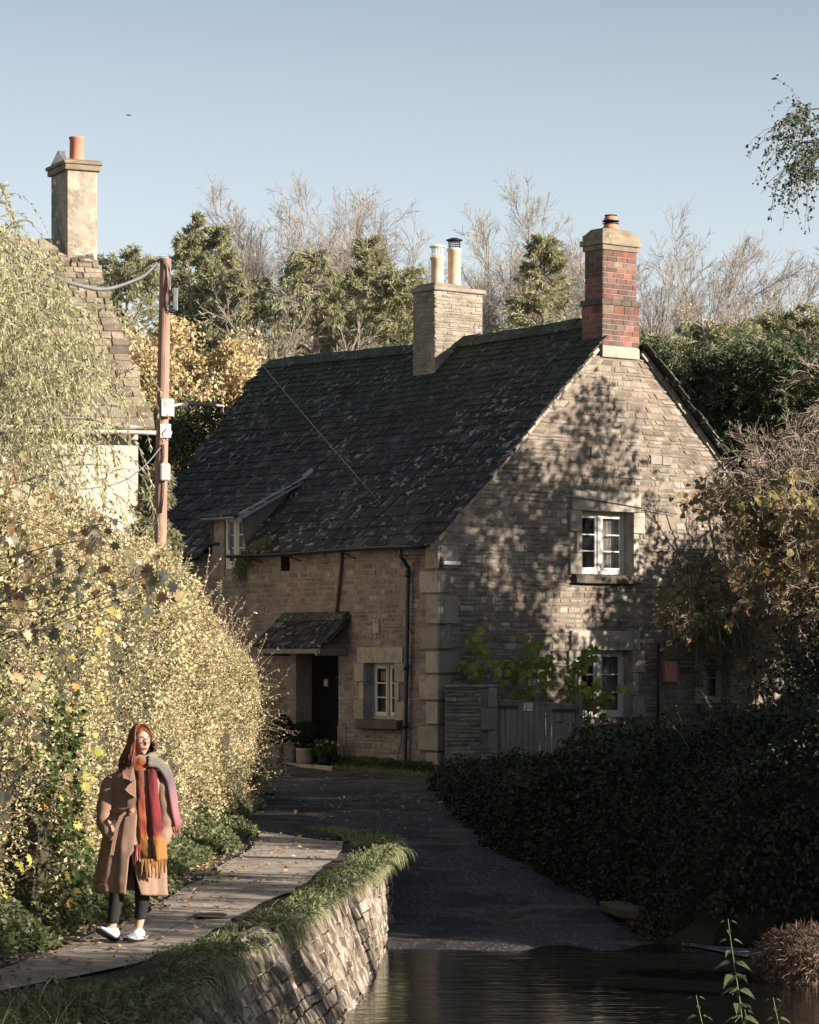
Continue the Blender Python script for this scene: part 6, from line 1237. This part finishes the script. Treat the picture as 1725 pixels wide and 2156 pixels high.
# ------------------------------------------------------------------ the walking woman
rng = np.random.default_rng(77)
YH = 23.65; SP = F / YH
def pp(x, y, d=0.): return at(x, y, YH) - A(0, d, 0)
wo = empty('person', (pp(268, 1400)[0], YH, .05), 'red-haired woman in a camel coat and long striped scarf walking on the path', 'person')
M['skin'] = tinted('skin', .5, bst=0, var=.06); M['wool'] = plain('camel_wool', (.235, .15, .108), .95, bst=.5, bsc=260, var=.1, nsc=60, spec=.15)
M['hair'] = wear('red_brown_hair', [(.07, .018, .009), (.14, .036, .016), (.10, .024, .011), (.20, .058, .025)], bsc=60, bst=.1, rough=.42, mott=.2, spec=.5)
M['scarf'] = tinted('woolly_scarf', .98, bst=.8, bsc=200, bd=.006, var=.35, nsc=120, sheen=.3)
M['trouser'] = plain('dark_trousers', (.012, .010, .010), .9, var=.2); M['shoe'] = plain('white_trainer', (.42, .43, .46), .6, var=.1, nsc=40)
M['sole'] = plain('dark_sole', (.02, .02, .022), .8); M['lens_frame'] = plain('thin_metal_frames', (.05, .045, .05), .3, metal=.6); M['eye'] = plain('eye_white', (.6, .58, .55), .3, var=.05); M['iris'] = plain('iris', (.05, .07, .08), .2)
HC = pp(297, 1562, .02); th = R(30)
Rh = A([[math.cos(th), -math.sin(th), 0], [math.sin(th), math.cos(th), 0], [0, 0, 1]]); tl = R(-6); Rt = A([[1, 0, 0], [0, math.cos(tl), -math.sin(tl)], [0, math.sin(tl), math.cos(tl)]]); RH = Rh @ Rt
def hl(p): return np.asarray(p, float) @ RH.T + HC
nu, nv = 96, 72; u_, v_ = np.meshgrid(np.arange(nu) * 2 * math.pi / nu, np.linspace(.02, math.pi - .02, nv)); x = np.sin(v_) * np.sin(u_) * .071; y = -np.sin(v_) * np.cos(u_) * .092; z = np.cos(v_) * .113
t = np.clip(-z / .113, 0, 1); x *= 1 - .30 * t ** 1.6; y = np.where(y > 0, y * (1 - .35 * t), y * (1 - .10 * t ** 3)); fr = np.clip(-y / .05, 0, 1)
ga = lambda a, s: np.exp(-(a / s) ** 2)
d = .026 * ga(x, .011) * ga(z + .020, .016) + .012 * ga(x, .009) * ga(z - .006, .018) - .009 * ga(np.abs(x) - .030, .013) * ga(z - .012, .010) + .004 * ga(z - .032, .008) * ga(x, .045) + .007 * ga(x, .020) * ga(z + .053, .0055) + .006 * ga(x, .018) * ga(z + .064, .005) - .004 * ga(x, .02) * ga(z + .075, .006) + .009 * ga(x, .02) * ga(z + .098, .014) + .005 * ga(np.abs(x) - .042, .016) * ga(z + .02, .018)
y -= d * fr; hp = hl(np.stack([x, y, z], -1))
g = G(); g.rings(hp); 
for s_ in (-1, 1): g.rings([[hl((s_ * (.066 + e), .012 + .018 * math.cos(a) * k, -.012 + .030 * math.sin(a) * k)) for a in np.linspace(0, 2 * math.pi, 13)[:-1]] for e, k in ((-.01, .8), (.006, 1), (.012, .7))])
nb = pp(292, 1622, -.02)
g.tube([hl((0, .012, -.04)), hl((0, .018, -.10)), nb, nb - A(0, 0, .1)], [.05, .048, .056, .09], 24)
tor = [(1622, 288, 26, .05), (1640, 288, 46, .085), (1670, 288, 46, .10), (1705, 285, 40, .09), (1745, 282, 47, .11), (1775, 280, 44, .10)]
g.rings([[pp(cx + hw * math.sin(a), yy, -dp * -math.cos(a) - .02) for a in np.linspace(0, 2 * math.pi, 29)[:-1]] for yy, cx, hw, dp in tor])
LA = [((262, 1770, 0), .082), ((254, 1845, .02), .056), ((244, 1905, .05), .044), ((239, 1942, .06), .036), ((236, 1960, .08), .03)]
LB = [((300, 1770, -.02), .082), ((301, 1855, .0), .056), ((298, 1905, -.04), .044), ((294, 1936, -.06), .036), ((290, 1958, -.05), .03)]
for Lg in (LA, LB): g.tube([pp(*q) for q, _ in Lg], [r for _, r in Lg], 20)
AR1 = [((240, 1642, 0), .05), ((228, 1695, .0), .045), ((226, 1728, .03), .037), ((243, 1752, .09), .03), ((254, 1765, .10), .03)]
AR2 = [((338, 1642, 0), .05), ((350, 1695, .0), .045), ((352, 1732, .03), .037), ((340, 1760, .09), .03), ((330, 1772, .10), .03)]
for Lg in (AR1, AR2): g.tube([pp(*q) for q, _ in Lg], [r for _, r in Lg], 16)
tmp = g.build('tmp', M['skin'], wo); md = tmp.modifiers.new('r', 'REMESH'); md.mode = 'VOXEL'; md.voxel_size = .0045; md2 = tmp.modifiers.new('s', 'SMOOTH'); md2.iterations = 2; md2.factor = .4
bpy.context.view_layer.update(); ev = tmp.evaluated_get(bpy.context.evaluated_depsgraph_get()); me = ev.to_mesh(); nV = len(me.vertices); co = np.empty(nV * 3); me.vertices.foreach_get('co', co); co = co.reshape(-1, 3) + OFF[wo.name]; fc = [tuple(p.vertices) for p in me.polygons]; ev.to_mesh_clear(); bpy.data.objects.remove(tmp)
lo = (co - HC) @ RH; col = np.tile(A(.43, .245, .18), (nV, 1))
lip = ((np.abs(lo[:, 0]) < .024) & (np.abs(lo[:, 2] + .059) < .0095 * (1 - (np.abs(lo[:, 0]) / .03) ** 2)) & (lo[:, 1] < -.06)); col[lip] = (.36, .11, .10)
ch = ga(np.abs(lo[:, 0]) - .042, .02) * ga(lo[:, 2] + .025, .02) * (lo[:, 1] < -.03) * (np.abs(lo[:, 2]) < .12); col = col * (1 - .25 * ch[:, None]) + A(.45, .15, .11) * .25 * ch[:, None]
brow = (np.abs(np.abs(lo[:, 0]) - .032) < .018) & (np.abs(lo[:, 2] - .034) < .0035) & (lo[:, 1] < -.05); col[brow] = (.25, .09, .04)
g = G(); g.add(co, fc, col=col); body = g.build('body', M['skin'], wo, smooth=True)
for s_ in (-1, 1):
    g = G(); ec = A(s_ * .031, -.0745, .012)
    g.rings([[hl(ec + .0125 * A(math.sin(b) * math.cos(a), -math.cos(b), math.sin(b) * math.sin(a))) for a in np.linspace(0, 2 * math.pi, 13)[:-1]] for b in np.linspace(.05, 3, 8)]); e_ = g.build('eye', M['eye'], body, smooth=True)
    g = G(); g.rings([[hl(ec + A(.001, -.0035, 0) + .010 * A(math.sin(b) * math.cos(a) * .62, -math.cos(b), math.sin(b) * math.sin(a) * .62)) for a in np.linspace(0, 2 * math.pi, 13)[:-1]] for b in np.linspace(.05, 1.5, 5)]); g.build('iris', M['iris'], body, smooth=True)
g = G(); g.rings([[hl(A(.017 * math.cos(a), -.0935, -.0585 + .0028 * math.sin(a))), hl(A(.017 * math.cos(a), -.085, -.0585 + .0028 * math.sin(a)))] for a in np.linspace(0, 2 * math.pi, 12)], closed=False); g.build('teeth', M['eye'], body)
g = G()
for s_ in (-1, 1):
    c = A(s_ * .033, -.103, .006); g.tube([hl(c + A(.024 * math.cos(a), abs(math.cos(a) - s_) * .0 + .008 * (s_ * math.cos(a) > .4), .021 * math.sin(a))) for a in np.linspace(0, 2 * math.pi, 25)], .0027, 6)
    g.tube([hl((s_ * .057, -.097, .012)), hl((s_ * .070, -.06, .012)), hl((s_ * .074, .01, .008))], .0018, 6)
g.tube([hl((-.010, -.106, .010)), hl((0, -.112, .013)), hl((.010, -.106, .010))], .0018, 6); g.build('glasses', M['lens_frame'], wo)

# hair: a cap and many locks
g = G(); nu2, nv2 = 48, 26
for ring in (0,):
    V = []; Fc = []
    for i in range(nv2):
        for j in range(nu2):
            a = j * 2 * math.pi / nu2; b = i / (nv2 - 1) * 2.0; k = 1 + .02 * float(vnoise(A([a * 4, b * 3, 1])))
            V.append(hl(A(math.sin(b) * math.sin(a) * .082 * k, .006 - math.sin(b) * math.cos(a) * .101 * k, .004 + math.cos(b) * .122 * k)))
    for i in range(nv2 - 1):
        for j in range(nu2):
            a = (j + .5) * 2 * math.pi / nu2; a = a if a < math.pi else a - 2 * math.pi; b = (i + .5) / (nv2 - 1) * 2.0
            if abs(a) < 1.05 and b > .62 + .25 * (1 - abs(a)): continue
            if abs(a) < 1.3 and b > 1.3: continue
            Fc.append((i * nu2 + j, i * nu2 + (j + 1) % nu2, (i + 1) * nu2 + (j + 1) % nu2, (i + 1) * nu2 + j))
    g.add(V, Fc)
NS = 900; P = []; Rr = []
for i in range(NS):
    a = rng.uniform(.78, 2 * math.pi - .95); am = a if a < math.pi else a - 2 * math.pi; px0 = rng.uniform(-.01, .02); side = math.sin(a)
    ln = rng.uniform(.17, .25) if side < .2 else rng.uniform(.06, .10); pts = []
    sw = 1.04 + rng.uniform(-.05, .09)
    for q in np.linspace(0, 1, 14):
        if q < .5:
            b = q / .5 * 1.5; ca = a; pts.append(A(px0 * (1 - q * 2) + math.sin(b) * math.sin(ca) * .083 * sw, .006 - math.sin(b) * math.cos(ca) * .102 * sw, .004 + math.cos(b) * .122 * sw))
        else:
            k = (q - .5) / .5; vl = max(0., -side); fl = 1 + (.34 + .75 * vl) * k - (.25 - .1 * vl) * k ** 4; fw = -.03 * k if abs(am) < 1.9 else 0
            pts.append(A(math.sin(a) * .083 * sw * fl + .010 * math.sin(i * 1.7 + k * 5) * k, .006 - math.cos(a) * .102 * sw * fl + fw, .012 - k * ln))
    P.append([hl(p) for p in pts]); Rr.append(np.interp(np.linspace(0, 1, 14), [0, .3, .8, 1], [.004, .0055, .005, .001]))
g.tubes(np.array(P), np.array(Rr), 5)
P = []; Rr = []
for i in range(110):   # swept fringe over the temples
    s_ = -1 if rng.random() < .62 else 1; b0 = rng.uniform(.35, .75); pts = []
    for q in np.linspace(0, 1, 9):
        a = s_ * (.05 + q * rng.uniform(1.15, 1.2)); b = b0 + q * .75; pts.append(hl(A(math.sin(b) * math.sin(a) * .088, .006 - math.sin(b) * math.cos(a) * .106, .004 + math.cos(b) * .122)))
    P.append(pts); Rr.append(np.linspace(.0045, .0025, 9))
g.tubes(np.array(P), np.array(Rr), 5); g.build('hair', M['hair'], wo, smooth=True)

# coat
prof = A([(1610, 291, 24, .075), (1618, 290, 34, .085), (1627, 290, 46, .10), (1638, 289, 55, .115), (1655, 289, 57, .125), (1680, 288, 54, .125), (1700, 286, 49, .118), (1706, 286, 48, .115), (1714, 284, 51, .12), (1740, 281, 59, .14), (1790, 278, 66, .165), (1840, 276, 71, .18), (1874, 275, 75, .19), (1879, 275, 75, .19)])
ys = np.concatenate([np.linspace(1610, 1700, 26), np.linspace(1703, 1879, 46)]); Rg = []
def coat_d(yy): return float(np.interp(yy, prof[:, 0], prof[:, 3]))
for yy in ys:
    cx, hw, dp = (np.interp(yy, prof[:, 0], prof[:, k]) for k in (1, 2, 3)); t = max(0, (yy - 1785) / 94); el, er = .06 * t - .16 * (1 - min(1, t * 6)), .36 * t
    an = np.linspace(er, 2 * math.pi - el, 150); fo = sm(A([(yy - 1706) / 120]))[0]
    rr_ = 1 + fo * (.055 * np.sin(5 * an + 1.2) + .035 * np.sin(9 * an + 2.3) + .015 * np.sin(17 * an)) + .035 * vnoise(np.stack([an * 2.4, an * 0 + yy * .022, an * 0], -1), 5) + .018 * vnoise(np.stack([an * 5, an * 0 + yy * .06, an * 0], -1), 9)
    rr_ = rr_ + .04 * np.exp(-((yy - 1718) / 9) ** 2) * np.sin(11 * an) * .6
    lap = np.where(an > 2 * math.pi - .35, .012, 0)
    y2 = yy + an * 0 + (fo * 5 * np.sin(an) if yy > 1860 else 0)
    Rg.append(np.stack([(cx + hw * rr_ * np.sin(an) - CX) / F * YH, YH + .0 - (dp * rr_ + lap) * np.cos(an), ZC + (HZ - y2) / F * YH], -1))
g = G(); g.rings(Rg, closed=False, cap=False)
def sleeve(pts, rad):
    pts = A([pp(*q) for q in pts]); k = 30; t = np.linspace(0, len(pts) - 1, k); C_ = np.stack([np.interp(t, np.arange(len(pts)), pts[:, c]) for c in range(3)], -1)
    for _ in range(3): C_[1:-1] = (C_[:-2] + C_[1:-1] * 2 + C_[2:]) / 4
    r = np.interp(t, np.arange(len(rad)), rad); T_ = nrm(np.gradient(C_, axis=0)); Rg = []
    for i in range(k):
        U_ = nrm(np.cross(T_[i], A(0, 1, 0))); W_ = np.cross(T_[i], U_); a = np.linspace(0, 2 * math.pi, 33)[:-1]
        rr_ = r[i] * (1 + .09 * np.sin(i * 1.1 + 1.8 * np.sin(a) * 1.0) * np.clip((i - 6) / 10, 0, 1) + .05 * vnoise(np.stack([a * 1.5, a * 0 + i * .3, a * 0], -1), 3))
        Rg.append(C_[i] + rr_[:, None] * (np.cos(a)[:, None] * U_ + np.sin(a)[:, None] * W_))
    return Rg
g.rings(sleeve([(250, 1638, -.01), (234, 1652, -.01), (224, 1695, .0), (221, 1728, .03), (232, 1752, .10), (243, 1762, .12)], [.05, .078, .070, .063, .052, .048]))
g.rings(sleeve([(330, 1638, -.01), (343, 1652, -.01), (351, 1695, .0), (353, 1735, .03), (344, 1764, .09), (337, 1775, .11)], [.05, .080, .078, .072, .058, .052]))
coat = g.build('coat', M['wool'], wo, smooth=True, solid=.008)
def flat(pts, th_, nm, mt=None, par=coat, bv=.003):
    P = A([pp(*q) for q in pts]); g = G(); g.prism(P, A(0, th_, 0)); return g.build(nm, mt or M['wool'], par, bevel=bv)
flat([(259, 1613, .13), (284, 1611, .15), (289, 1642, .17), (278, 1641, .175), (263, 1637, .165)], .018, 'collar')
flat([(290, 1640, .165), (290, 1678, .165), (280, 1671, .18), (267, 1661, .175), (276, 1650, .175)], .018, 'lapel')
g = G(); Rg = []
for an in np.linspace(0, 2 * math.pi, 60):
    r1 = 49 / SP + .010; r2 = .118 + .012; c = A((286 - CX) / F * YH + r1 * math.sin(an), YH - r2 * math.cos(an), ZC + (HZ - 1704 + 2.5 * math.sin(an)) / F * YH); o_ = A(math.sin(an), -math.cos(an), 0) * .006
    Rg.append([c - A(0, 0, .022) - o_, c - A(0, 0, .022) + o_, c + A(0, 0, .022) + o_, c + A(0, 0, .022) - o_])
g.rings(Rg, cap=False); g.tube([pp(284, 1700, .145), pp(280, 1706, .155), pp(276, 1712, .15)], [.02, .026, .02], 10); g.build('belt', M['wool'], coat, smooth=False, bevel=.003)
g = G(); g.rings([[pp(x - w_, yy, dd), pp(x + w_, yy, dd + .003), pp(x + w_, yy, dd + .011), pp(x - w_, yy, dd + .009)] for x, yy, w_, dd in ((272, 1706, 4, .15), (260, 1716, 4.5, .155), (252, 1735, 4, .165), (246, 1765, 4, .18), (240, 1798, 4, .185))]); g.build('belt_tail', M['wool'], coat, bevel=.002)
g = G(); g.tube([pp(222, 1748, .12), pp(238, 1733, .145), pp(246, 1728, .15)], .006, 6); g.build('pocket_edge', M['wool'], coat)
# scarf
RU, BU, OC, BE, PU, PK, BR = (.30, .075, .02), (.095, .010, .013), (.26, .115, .028), (.17, .145, .115), (.12, .08, .11), (.30, .13, .12), (.09, .028, .013)
def cmix(stops, t): p = [s for s, _ in stops]; return A([np.interp(t, p, [c[k] for _, c in stops]) for k in range(3)])
g = G(); Rg = []; Cc = []
for an in np.linspace(0, 2 * math.pi, 49)[:-1]:
    c = A((298 - CX) / F * YH + .098 * math.sin(an), YH - .01 - .095 * math.cos(an), ZC + (HZ - 1602 - 4 * math.cos(an) + 3 * math.sin(an)) / F * YH); o_ = A(math.sin(an), -math.cos(an), 0); ring = []; cc = []
    for b in np.linspace(0, 2 * math.pi, 21)[:-1]:
        w_ = 1 + .12 * float(vnoise(A([an * 2, b * 1.2, 0]), 6)) + .10 * math.sin(b * 3 + an * 2) ; ring.append(c + o_ * .040 * math.cos(b) * w_ + A(0, 0, .058 * math.sin(b) * w_))
        am = an if an < math.pi else an - 2 * math.pi; cc.append(cmix([(-2, BR), (-.9, RU), (.2, RU), (.55, BE), (1.6, BE), (3, RU)], am + .25 * math.sin(b)))
    Rg.append(ring); Cc.append(cc)
Rg.append(Rg[0]); Cc.append(Cc[0]); g.rings(Rg, col=Cc, cap=False)
path = A([pp(*q) for q in ((312, 1602, .09), (334, 1606, .07), (349, 1622, .035), (358, 1645, .02), (363, 1680, .03), (368, 1715, .045), (374, 1738, .05))]); k = 34; t = np.linspace(0, 6, k); C_ = np.stack([np.interp(t, np.arange(7), path[:, c]) for c in range(3)], -1)
for _ in range(3): C_[1:-1] = (C_[:-2] + C_[1:-1] * 2 + C_[2:]) / 4
T_ = nrm(np.gradient(C_, axis=0)); Rg = []; Cc = []
for i in range(k):
    U_ = nrm(np.cross(T_[i], A(0, 1, 0))); W_ = np.cross(T_[i], U_); q = i / (k - 1); wd_, dp_ = .042 - .008 * q, .075 - .02 * q; ring = []; cc = []
    for b in np.linspace(0, 2 * math.pi, 25)[:-1]: w_ = 1 + .14 * math.sin(b * 3 + q * 3) + .08 * float(vnoise(A([b, q * 6, 2]))); ring.append(C_[i] + U_ * wd_ * math.cos(b) * w_ + W_ * dp_ * math.sin(b) * w_); cc.append(cmix([(0, BE), (.3, (.14, .12, .105)), (.5, PU), (.68, (.22, .11, .13)), (.85, (.28, .11, .11)), (1, (.22, .07, .08))], q + .04 * math.sin(b * 2)))
    Rg.append(ring); Cc.append(cc)
g.rings(Rg, col=Cc)
ed_ = A([(1610, 283, 331), (1640, 286, 333), (1680, 288, 337), (1720, 290, 343), (1755, 293, 350), (1780, 298, 354), (1806, 303, 356)])
nyp, nxp = 60, 40; fr_, bk_, cf = [], [], []
for i in range(nyp):
    yy = 1606 + 201 * i / (nyp - 1); l_, r_ = np.interp(yy, ed_[:, 0], ed_[:, 1]), np.interp(yy, ed_[:, 0], ed_[:, 2]); row, cr_ = [], []
    for j in range(nxp):
        q = j / (nxp - 1); cre = math.exp(-((q - .47 - .02 * math.sin(i * .1)) / .07) ** 2); d = coat_d(yy) * (1 - .35 * (2 * q - .95) ** 2) + .030 + .014 * math.sin(q * 9 + i * .03) - .035 * cre + .006 * float(vnoise(A([q * 8, i * .25, 0]), 4)) + .02 * (yy > 1760) * q
        jag = .9 * float(vnoise(A([i * .8, 3, q > .5]))) * (q in (0., 1.)); row.append(pp(l_ + (r_ - l_) * q + jag, yy + 1.2 * math.sin(q * 12), d)); wb = .04 * float(vnoise(A([q * 3, i * .1, 7]))); v = i / (nyp - 1) + wb
        ca = cmix([(0, BR), (.4, (.15, .035, .016)), (.55, (.26, .065, .02)), (.66, (.17, .025, .015)), (.73, (.20, .05, .02)), (.80, OC), (1, OC)], v); cb = cmix([(0, BU), (.5, (.16, .012, .018)), (.68, (.08, .008, .01)), (.74, (.20, .03, .02)), (.80, OC), (1, OC)], v); f_ = np.clip((q - .44) / .06, 0, 1); cr_.append(ca * (1 - f_) + cb * f_)
    fr_.append(row); cf.append(cr_)
fr_ = np.array(fr_); cf = np.array(cf); bk_ = fr_ + A(0, .014, 0)
ring = np.concatenate([fr_, bk_[:, ::-1]], 1); rc = np.concatenate([cf, cf[:, ::-1]], 1); g.rings(ring, col=rc)
scarf = g.build('scarf', M['scarf'], wo, smooth=True)
g = G(); cols = []
def fringe(x0, x1, y0, ln, n, d, c, sp=4):
    for i in range(n):
        x = x0 + (x1 - x0) * (i + .5) / n + rng.uniform(-.6, .6); e = x + rng.normal(0, sp) - 1; l = ln * rng.uniform(.6, 1.1); b0 = g.n
        g.tube([pp(x, y0 - 3, d), pp(x + .3 * (e - x) + rng.normal(0, .5), y0 + l * .35, d + .008), pp(x + .7 * (e - x) + rng.normal(0, .8), y0 + l * .7, d + .004), pp(e, y0 + l, d - .004)], [.0075, .0085, .007, .004], 6); cols.append(np.tile(A(c) * rng.uniform(.75, 1.1), (g.n - b0, 1)))
fringe(303, 355, 1808, 36, 17, coat_d(1800) + .035, OC, 6); fringe(291, 302, 1778, 56, 3, coat_d(1800) + .012, (.22, .03, .015), 5); g.C = cols; g.build('fringe', M['scarf'], scarf, smooth=True); g = G(); cols = []; fringe(366, 382, 1737, 24, 8, .055, (.26, .09, .10), 2); fringe(366, 376, 1735, 14, 3, .08, OC, 2)
g.C = cols; g.build('fringe', M['scarf'], scarf, smooth=True)
# trousers and shoes
g = G()
for Lg in (LA, LB):
    q = [pp(*p) for p, _ in Lg[:4]]; P_ = A(q); t = np.linspace(0, 3, 24); C_ = np.stack([np.interp(t, np.arange(4), P_[:, c]) for c in range(3)], -1); r = np.interp(t, [0, 1, 2, 3], [.095, .068, .055, .046]); Rg = []
    for i in range(24): a = np.linspace(0, 2 * math.pi, 25)[:-1]; rr_ = r[i] * (1 + .05 * vnoise(np.stack([a * 1.3, a * 0 + i * .5, a * 0], -1), 2) + .04 * math.sin(i * 1.4) * (i > 15)); Rg.append(C_[i] + np.stack([rr_ * np.cos(a), rr_ * np.sin(a), a * 0], -1))
    g.rings(Rg)
g.build('trousers', M['trouser'], wo, smooth=True)
def shoe(heel, direc, pitch):
    f_ = nrm(A(direc[0], direc[1], 0)); s_ = A(-f_[1], f_[0], 0); up = A(0, 0, 1); c, s = math.cos(pitch), math.sin(pitch); f2 = f_ * c + up * s; u2 = up * c - f_ * s; H = A(*heel)
    st = A([(-.035, .020, .02, .050), (-.03, .032, .0, .085), (0, .036, 0, .105), (.05, .036, 0, .100), (.09, .039, 0, .085), (.13, .043, 0, .066), (.17, .047, 0, .054), (.205, .043, .002, .044), (.228, .030, .006, .034), (.238, .014, .012, .026)])
    Rg = []; Rs = []
    for x_, w_, z0, z1 in st:
        a = np.linspace(0, 2 * math.pi, 21)[:-1]; ca, sa = np.cos(a), np.sin(a); ww = np.sign(ca) * np.abs(ca) ** .7 * w_; tz = .022 + (z0 * .5) + (z1 - .022) * (.5 + .5 * np.sign(sa) * np.abs(sa) ** .8); ww = ww * np.where(sa > 0, 1 - .42 * sa ** 2, 1)
        Rg.append(H + f2 * x_ + ww[:, None] * s_ + tz[:, None] * u2)
        lift = max(0, x_ - .15) ** 2 * 2.0; w3 = w_ + .006; Rs.append([H + f2 * (x_ * 1.02) + s_ * sx * w3 + u2 * (zz + lift) for sx, zz in ((-.9, 0), (.9, 0), (1, .014), (1, .03), (-1, .03), (-1, .014))])
    g = G(); g.rings(Rg); sh = g.build('shoe', M['shoe'], wo, smooth=True)
    g = G(); g.rings([[q[2], q[3], q[4], q[5]] for q in Rs]); g.build('midsole', M['shoe'], sh)
    g = G(); g.rings([[q[0], q[1], q[2] - u2 * .001, q[5] - u2 * .001] for q in Rs]); g.build('outsole', M['sole'], sh)
    g = G()
    for i in range(4): xx = .055 + .024 * i; h = float(np.interp(xx, st[:, 0], st[:, 3])) + .004; g.tube([H + f2 * xx - s_ * .02 + u2 * (h - .004), H + f2 * xx + u2 * (h + .003), H + f2 * (xx + .012) + s_ * .02 + u2 * (h - .004)], .0032, 5)
    g.build('laces', M['whitebox'], sh)
h1 = pp(240, 1975, .02); h2 = pp(294, 1972, -.04); shoe((h1[0], h1[1], .036), (-.42, -.9), R(20)); shoe((h2[0], h2[1], .026), (-.36, -.93), R(3))
